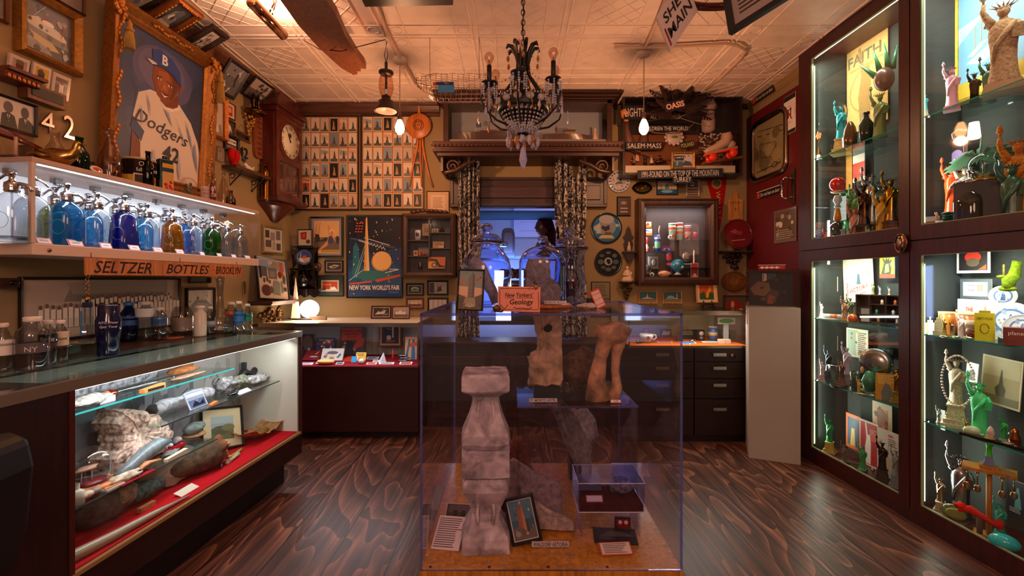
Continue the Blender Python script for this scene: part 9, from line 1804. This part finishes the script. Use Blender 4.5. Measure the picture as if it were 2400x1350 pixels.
for x,c_,lab in ((2221,'b86c28','amber tumbler with gold band, left of white bust'),(2262,'a85c2c','amber tumbler behind the white liberty bust')): put('amber_tumbler',lab,M(c_).la([(0,0),(.026,0),(.036,.115),(.03,.115),(.022,.01)],20).la([(.0365,.105),(.037,.115)],20,col='d8b880'),x,'A',.14,'plastic','glass')
put('copper_cup','short copper and cream cup left of the yellow tin',M('6a3420').la([(0,0),(.026,0),(.028,.045)],20).la([(.028,.045),(.030,.085),(.024,.085)],20,col='b8a890'),2281,'A',.09,'gloss','cup')
put('yellow_tin','tall mustard yellow lettered powder tin, lower near bay',(lambda m: (m.text('LIBERTY POLISH',0,.10,.012,'2a2410',-.0265,w=.05),m.tube([(.014*cos(i*.5),-.0262,.055+.022*sin(i*.5)) for i in range(13)],.0015,4,col='5a4c10'),m)[2])(M('a89410').box(-.032,.032,-.026,.026,0,.125).box(-.018,.018,-.016,.016,.125,.135,'7a6c20')),2308,'A',.09,'plastic','tin')
put('red_carton','dark red printed carton at the right edge of second near shelf',(lambda m: (m.text('planet',0,.05,.02,'d8c0b0',-.0265,w=.05),m)[1])(M('6a2018').box(-.04,.04,-.026,.026,0,.075)),2384,'A',.05,'satin','box');put('glass_gems','scattered clear glass chips along the second near shelf front',M('b8b898').ell((-.07,0,.005),(.016,.01,.006)).ell((-.03,.01,.006),(.014,.012,.006)).ell((.01,0,.006),(.018,.01,.007)).ell((.06,0,.005),(.016,.012,.006)),2262,'A',.04,'metal','trinket')
pin('sepia_photo','large curled sepia photo of the statue clipped in lower near bay',2302,838,2396,952,'b c8bc98;r .04 .04 .96 .97 9a9068;r .04 .6 .96 .97 b0a680;p 4a4830 .42 .15 .36 .35 .46 .45 .5 .75 .53 .75 .56 .45 .64 .35 .6 .15;r .04 .04 .96 .2 6a6444',.2,'c8bc98',roll=dg(4));pin('clip_card','small curled black and white card clipped left of sepia photo',2266,850,2294,896,'b b8c0c0;p 4a5050 .2 .1 .3 .6 .6 .7 .8 .5 .7 .1',.2,roll=dg(5))
pin('white_folder','white card with faint grey statue at left of lower near bay',2172,956,2216,1002,'b c8ccd0;p a0a4a8 .2 .1 .3 .5 .5 .4 .6 .6 .7 .1',.16);put('glass_snail','pale green glass snail-like paperweight at the fort pedestal foot',M('b8c8a0').ell((0,0,.022),(.03,.018,.022),14,10).tube([(.01,0,.01),(.05,0,.008)],.008),2278,'B',.05,'gloss','paperweight')
put('dark_tray','long dark tray with coins at the front right of third near shelf',M('16181a').box(-.10,.14,-.02,.02,0,.012).la([(0,.0125),(.018,.0125),(.018,.016),(0,.016)],18,(.0,0,0),col='b87840').la([(0,.0125),(.018,.0125),(.018,.016),(0,.016)],18,(.06,0,0),col='8a8070'),2320,'B',.05,'gloss','tray',-75);put('copper_lantern','small copper lantern ornament right of the green statuette',M('b8683c').la([(.02,0),(.02,.03),(.012,.05),(.014,.06),(0,.07)],10),2378,'B',.12,'metal','ornament');put('clear_parfait','small clear glass figurine before the mint statue',M('c8b0a0').la([(.012,0),(.008,.02),(.014,.04),(.008,.06),(0,.07)],10),2322,'B',.05,'gloss','figurine')
t=put('glass_paperweight','clear oval glass paperweight with yellow scene, bottom near bay',M('b8a860').ell((0,.008,.04),(.038,.008,.026),16,8),2240,'C',.05,'satin','paperweight');M('fff').ell((0,0,.045),(.055,.022,.044),22,12).bd('glass_dome','glass',t,color='dce8d0')
t=T('spoon_rack','wooden spoon rack with hanging souvenir spoons, bottom near bay','rack',cpos(2318,.08,'C'),dg(-48));M('b87c2c').box(-.05,.05,-.04,.04,0,.012).cyl((0,0,.012),(0,0,.30),.010).box(-.085,.085,-.05,.05,.30,.312).box(-.03,.03,-.03,.03,.312,.328).bd('stand','wood',t)
for i,(x,y) in enumerate(((-.07,-.03),(-.035,-.045),(.04,-.045),(.075,-.02))): M('b8a878').tube([(x,y,.30),(x,y,.24)],.003,6).ell((x,y,.222),(.012,.004,.018)).ell((x,y,.295),(.007,.004,.008)).bd('spoon','metal',t)
lib(2318,'C',.08,74,'4ac828','acid green liberty statuette on top of the spoon rack','fort','8aa0c8',dz=.329)
put('red_flower','red felt flower spray on brown stem, bottom near bay',M('c82010').tube([(-.07,0,.10),(-.03,0,.11),(.03,0,.08),(.06,0,.07)],[.014,.018,.010,.016],7).ell((-.06,0,.115),(.022,.014,.016),10,7,jit=.3,seed=2).ell((.06,0,.075),(.018,.012,.02),10,7,jit=.3,seed=4).cyl((0,0,0),(0,0,.09),.010,col='5a4a38'),2296,'C',.05,'matte','flower');put('turquoise_stone','smooth turquoise glass block at bottom right of near bay',M('2ab0b8').ell((0,0,.035),(.05,.035,.034),18,12),2354,'C',.04,'gloss','glass')
pin('postcard_stack','dark blue photo cards standing at bottom right of near bay',2362,1130,2420,1210,'b 1c2430;p 4a8a90 .3 .2 .4 .8 .5 .8 .6 .2;w .1 .05 .6 .2 3 a8b0b8',.2)
# ---------------------------------------------------------------- souvenirs in the two low glass cases
def bs(nm,lab,m,px,Y,k='satin',cat=None,rx=0,rz=0,z=None,bot=True): return tag(m.bd(nm,k,None,((px-CX)/F*Y,Y,(BZ0+.0046 if px < 1100 else DZ+.0206) if z is None else z),(rx,0,rz)),lab,cat or nm.split('_')[-1])
def fm(w,h,spec,col='888',d=.005): m=M(col).box(-w/2,w/2,-d,0,0,h);art(m,w,h,spec,-d-.0002,0);return m
FS='b {a};tb .5 .88 .1 {t} {x};tb .5 .72 .1 {t} {y};n 3 12 .12 e8e0c8 c85030 4a7ac0'
bs('song_book','blue songbook with red letters at the left of souvenir case',fm(.165,.16,'b 1c4a8a;tb .5 .86 .12 d8a0a0 TRYLONGS;tb .5 .66 .13 c84838 PERISPHERES;n 3 16 .13 e8d8a0 d86030 f0e8d8 c8a050'),762,3.98,rx=-.15);bs('record_cover','large red lettered fair selection cover, middle of souvenir case',fm(.23,.26,'b 4a4448;n 6 14 .14 a8a498 2a282c 888;r .05 .5 .85 .92 c84434;tb .45 .82 .08 2a1418 WORLD\'S FAIR;tb .45 .72 .07 2a1418 SELECTION;t .45 .62 .045 2a1418 NEW YORK;t .45 .54 .045 2a1418 AUG 21 1940;p 2a2a30 .2 0 .3 .5 .5 .5 .6 0;p c84434 .5 .2 .9 .3 1 .6 .7 .5'),825,4.02,rx=-.15)
picture('wooden framed night print of tower and ball inside souvenir case',V3(((915-CX)/F*4.0,4.0,BZ0+.20)),0,.20,.225,'a8764c',.012,'b 141c3c;n 5 16 .05 c8a868 a83828 d8c8a0;r .62 .3 .7 .95 c8c4c0;o .42 .3 .12 c8b8a8;e .5 .12 .3 .06 8a3c30',matc='c8a888',mw=.012)
bs('striped_pamphlet','sunburst orange and blue pamphlet at the right end of souvenir case',fm(.10,.19,'b d8a878;p 3a6a9a 0 0 .3 .9 .45 .9 .2 0;p 3a6a9a .5 0 .6 .9 .8 .9 .9 0;p c84c28 .35 .7 1 .8 1 .6 .35 .55'),963,3.8,rx=-.1);bs('grey_print','dark grey oval portrait print at far left inside souvenir case',fm(.11,.19,'b 3a3a3e;e .5 .6 .4 .35 6a6668;o .6 .3 .06 c8c8c8'),722,4.0)
bs('medal_tray','open red velvet tray with brooch at left of souvenir case',fm(.14,.12,'b 6a0c14;e .6 .35 .25 .08 8a8a90;p b89850 .6 .6 .75 .9 .8 .88 .68 .58','3a1410',.012),728,3.72,rx=-1.0);bs('belt_buckle_box','open white box holding brown and blue buckles',fm(.18,.105,'b b8b0a8;e .5 .65 .25 .14 3a1c20;p 2a3a5a .1 .3 .22 .65 .32 .55 .22 .2;p c87838 .12 .45 .25 .6 .3 .5 .2 .38;p 2a3a5a .7 .25 .85 .6 .92 .5 .8 .2;r .4 .15 .6 .35 c87838;r .4 .15 .6 .22 2a3a5a','a8a090',.016),778,3.72,rx=-.5)
bs('silk_pillow','small gold silk pin cushion at the front of souvenir case',M('c89c58').ell((0,0,.022),(.07,.045,.022),18,10),763,3.58,'satin','cushion');bs('yellow_ticket','yellow printed ticket leaning among fair souvenirs',fm(.085,.07,'b d8b828;w .1 .5 .9 .9 2 a83020;p d87028 .1 .1 .4 .4 .8 .1'),845,3.74,rx=-.4);bs('ashtray_tile','round red and blue dish at the middle of souvenir case',M('a83420').la([(0,0),(.045,0),(.05,.012),(.03,.006),(0,.006)],20),818,3.72,'gloss','dish',.6);bs('blue_folder','bright blue small folder beside the yellow ticket',fm(.04,.05,'b 1c8ac0'),829,3.66,rx=-.4)
bs('pearl_spire','white pearl spire and ball set at the front middle',M('d8d4d0').ell((0,0,.022),(.022,.022,.022)).la([(.008,0),(.001,.075),(0,.075)],8,(-.03,0,0)),847,3.6,'gloss','souvenir');bs('paper_boat','folded white napkin sail shape right of the pearl set',M('c8c8d0').add([(-.035,0,0),(.035,0,0),(.01,.0,.085),(0,.03,0),(-.01,-.02,.0)],[(0,1,2),(1,3,2),(3,0,2),(4,1,2),(0,4,2)]),896,3.65,'matte','ornament');bs('red_spire','slim red spire ornament near the right end of souvenir case',M('c83020').la([(.014,0),(.001,.10),(0,.10)],8),921,3.78,'plastic','ornament')
bs('metal_birds','stack of polished metal spoons at the right of souvenir case',M('8a9098').ell((0,0,.015),(.05,.02,.008)).ell((.01,0,.035),(.05,.02,.008)).ell((0,0,.055),(.045,.02,.008)).box(-.01,.01,-.01,.01,0,.06,'3a3a40'),945,3.68,'metal','spoon')
for i,(px,Y,w,h,c_,lab) in enumerate(((795,3.57,.06,.035,'2a3a5a','small blue photo card at front beside the gold cushion'),(745,3.60,.04,.05,'c8c8d0','small white ship card left of the gold cushion'),(717,3.56,.10,.03,'b8b8c8','pale card lying at the front left corner'),(872,3.8,.10,.04,'4a7aa0','blue postcard lying behind the pearl set'),(905,3.58,.12,.03,'8a8a98','grey pamphlet lying at the front right'),(950,3.57,.10,.04,'a83c38','red pamphlet lying at the front right corner'),(870,3.57,.08,.03,'b83830','red card lying right of the pearl set'),(880,3.68,.05,.03,'c8c0b8','cream card among the silver trinkets'))):
 bs('souvenir_card',lab+' of souvenir case' if i in (2,4,5) else lab,fm(w,h,'r .1 .15 .9 .85 %s;w .15 .2 .85 .8 3 333' % c_,'d8d0c8',.002),px,Y,'satin','card',-1.2)
cup=bs('tea_cup','white china cup with painted flower at left of counter case',M('c8c0b0').la([(.025,0),(.03,.004),(.052,.04),(.056,.07),(.052,.07),(.045,.035),(0,.010)],28).ell((-.0,-.052,.045),(.014,.006,.016),col='6a4a40'),1515,3.62,'gloss');M('c8c0b0').tube([(.05,0,.06),(.075,0,.062),(.08,0,.04),(.06,0,.022),(.044,0,.026)],.006,7).bd('handle','gloss',cup)
bs('blue_jar','blue and white striped jar standing in the counter case',M('3a6ab0').la([(0,0),(.035,0),(.036,.10),(.03,.105),(0,.105)],22).la([(.0365,.04),(.0365,.07)],22,col='c8b888').la([(.037,.105),(.037,.12),(0,.12)],22,col='b8c0c8'),1671,3.75,'gloss')
bs('face_photo','small photo of a crowd at back of counter case',fm(.09,.09,'b a88c68;n 4 14 .14 5a4030 c8a878 8a6a4c'),1602,4.0);bs('white_horse_card','card with white animals at the back left of counter case',fm(.10,.07,'b 5a5c60;p d8d4d0 .1 .2 .3 .8 .6 .6 .9 .7 .8 .2'),1560,4.0);bs('lettered_board','dark green handwritten board in the counter case',fm(.13,.08,'b 2a3c38;w .1 .4 .9 .9 3 a8a890'),1612,3.85)
bs('camera_box','small dark camera with silver disc in the counter case',M('1c1c1e').box(-.03,.03,-.02,.02,0,.09).la([(0,0),(.018,0),(.018,.008),(0,.008)],16,(0,-.02,.06),ax='y',col='b8b0a8').la([(0,0),(.014,0),(.014,.008),(0,.008)],16,(0,-.02,.022),ax='y',col='6a6a70'),1641,3.75,'plastic','camera');bs('brown_canister','dark brown canister right of the blue jar',M('3a1c12').la([(0,0),(.032,0),(.032,.08),(0,.085)],20),1694,3.8,'satin');bs('thermos_cup','small silver capped bottle beside dark canister',M('b8b8c0').la([(0,0),(.012,0),(.012,.05),(.008,.06),(0,.062)],14),1706,3.68,'metal','bottle')
bs('white_boxes','little white cardboard box block before dark canister',M('c8b89c').box(-.045,.045,-.02,.02,0,.032).box(.0,.002,-.021,.02,0,.033,'8a7c64'),1697,3.58,'matte','box');bs('green_plaque','green oval plaque on a stand at back right of counter case',fm(.14,.05,'b a0a090;e .5 .5 .42 .4 3a7a2c'),1702,3.62,z=DZ+.17);M('888').box(-.02,.02,0,.01,-.149,0).bd('stand','satin',bpy.data.objects['green_plaque']);bs('toy_car','small blue toy car in the counter case',M('1c3a4a').box(-.03,.03,-.014,.014,.004,.02).box(-.015,.015,-.012,.012,.02,.032).cyl((-.02,-.015,.006),(-.02,.015,.006),.006,col='111').cyl((.02,-.015,.006),(.02,.015,.006),.006,col='111'),1590,3.72,'gloss');bs('desk_bell','small chrome desk bell in the counter case',M('a8a8a8').la([(.022,0),(.02,.012),(.008,.022),(0,.024)],16),1622,3.68,'metal')
bs('black_camera','tiny black binocular toy at the left front of counter case',M('1c1a1a').cyl((-.01,-.02,.012),(-.01,.02,.012),.011).cyl((.014,-.02,.012),(.014,.02,.012),.011),1497,3.58,'gloss','binoculars');bs('silver_trophy','pale box standing behind the white cup',fm(.05,.08,'b 7a90a8;r .1 .5 .9 .9 c88c50;e .5 .3 .3 .15 d8d4d0'),1514,3.95,cat='card')
for px,Y,w,h,c_,lab in ((1615,3.56,.12,.04,'1c5a9a','blue map leaflet on the orange cloth'),(1665,3.6,.12,.035,'8aa8b0','pale pamphlet fan on the orange cloth'),(1560,3.6,.12,.03,'a84030','red and white leaflet right of the cup'),(1610,3.5,.06,.025,'2a4a7a','small blue booklet at the front of orange cloth')):
 bs('souvenir_leaflet',lab,fm(w,h,'r .08 .1 .92 .9 %s' % c_,'c8c0b0',.002),px,Y,'satin','leaflet',-1.35)
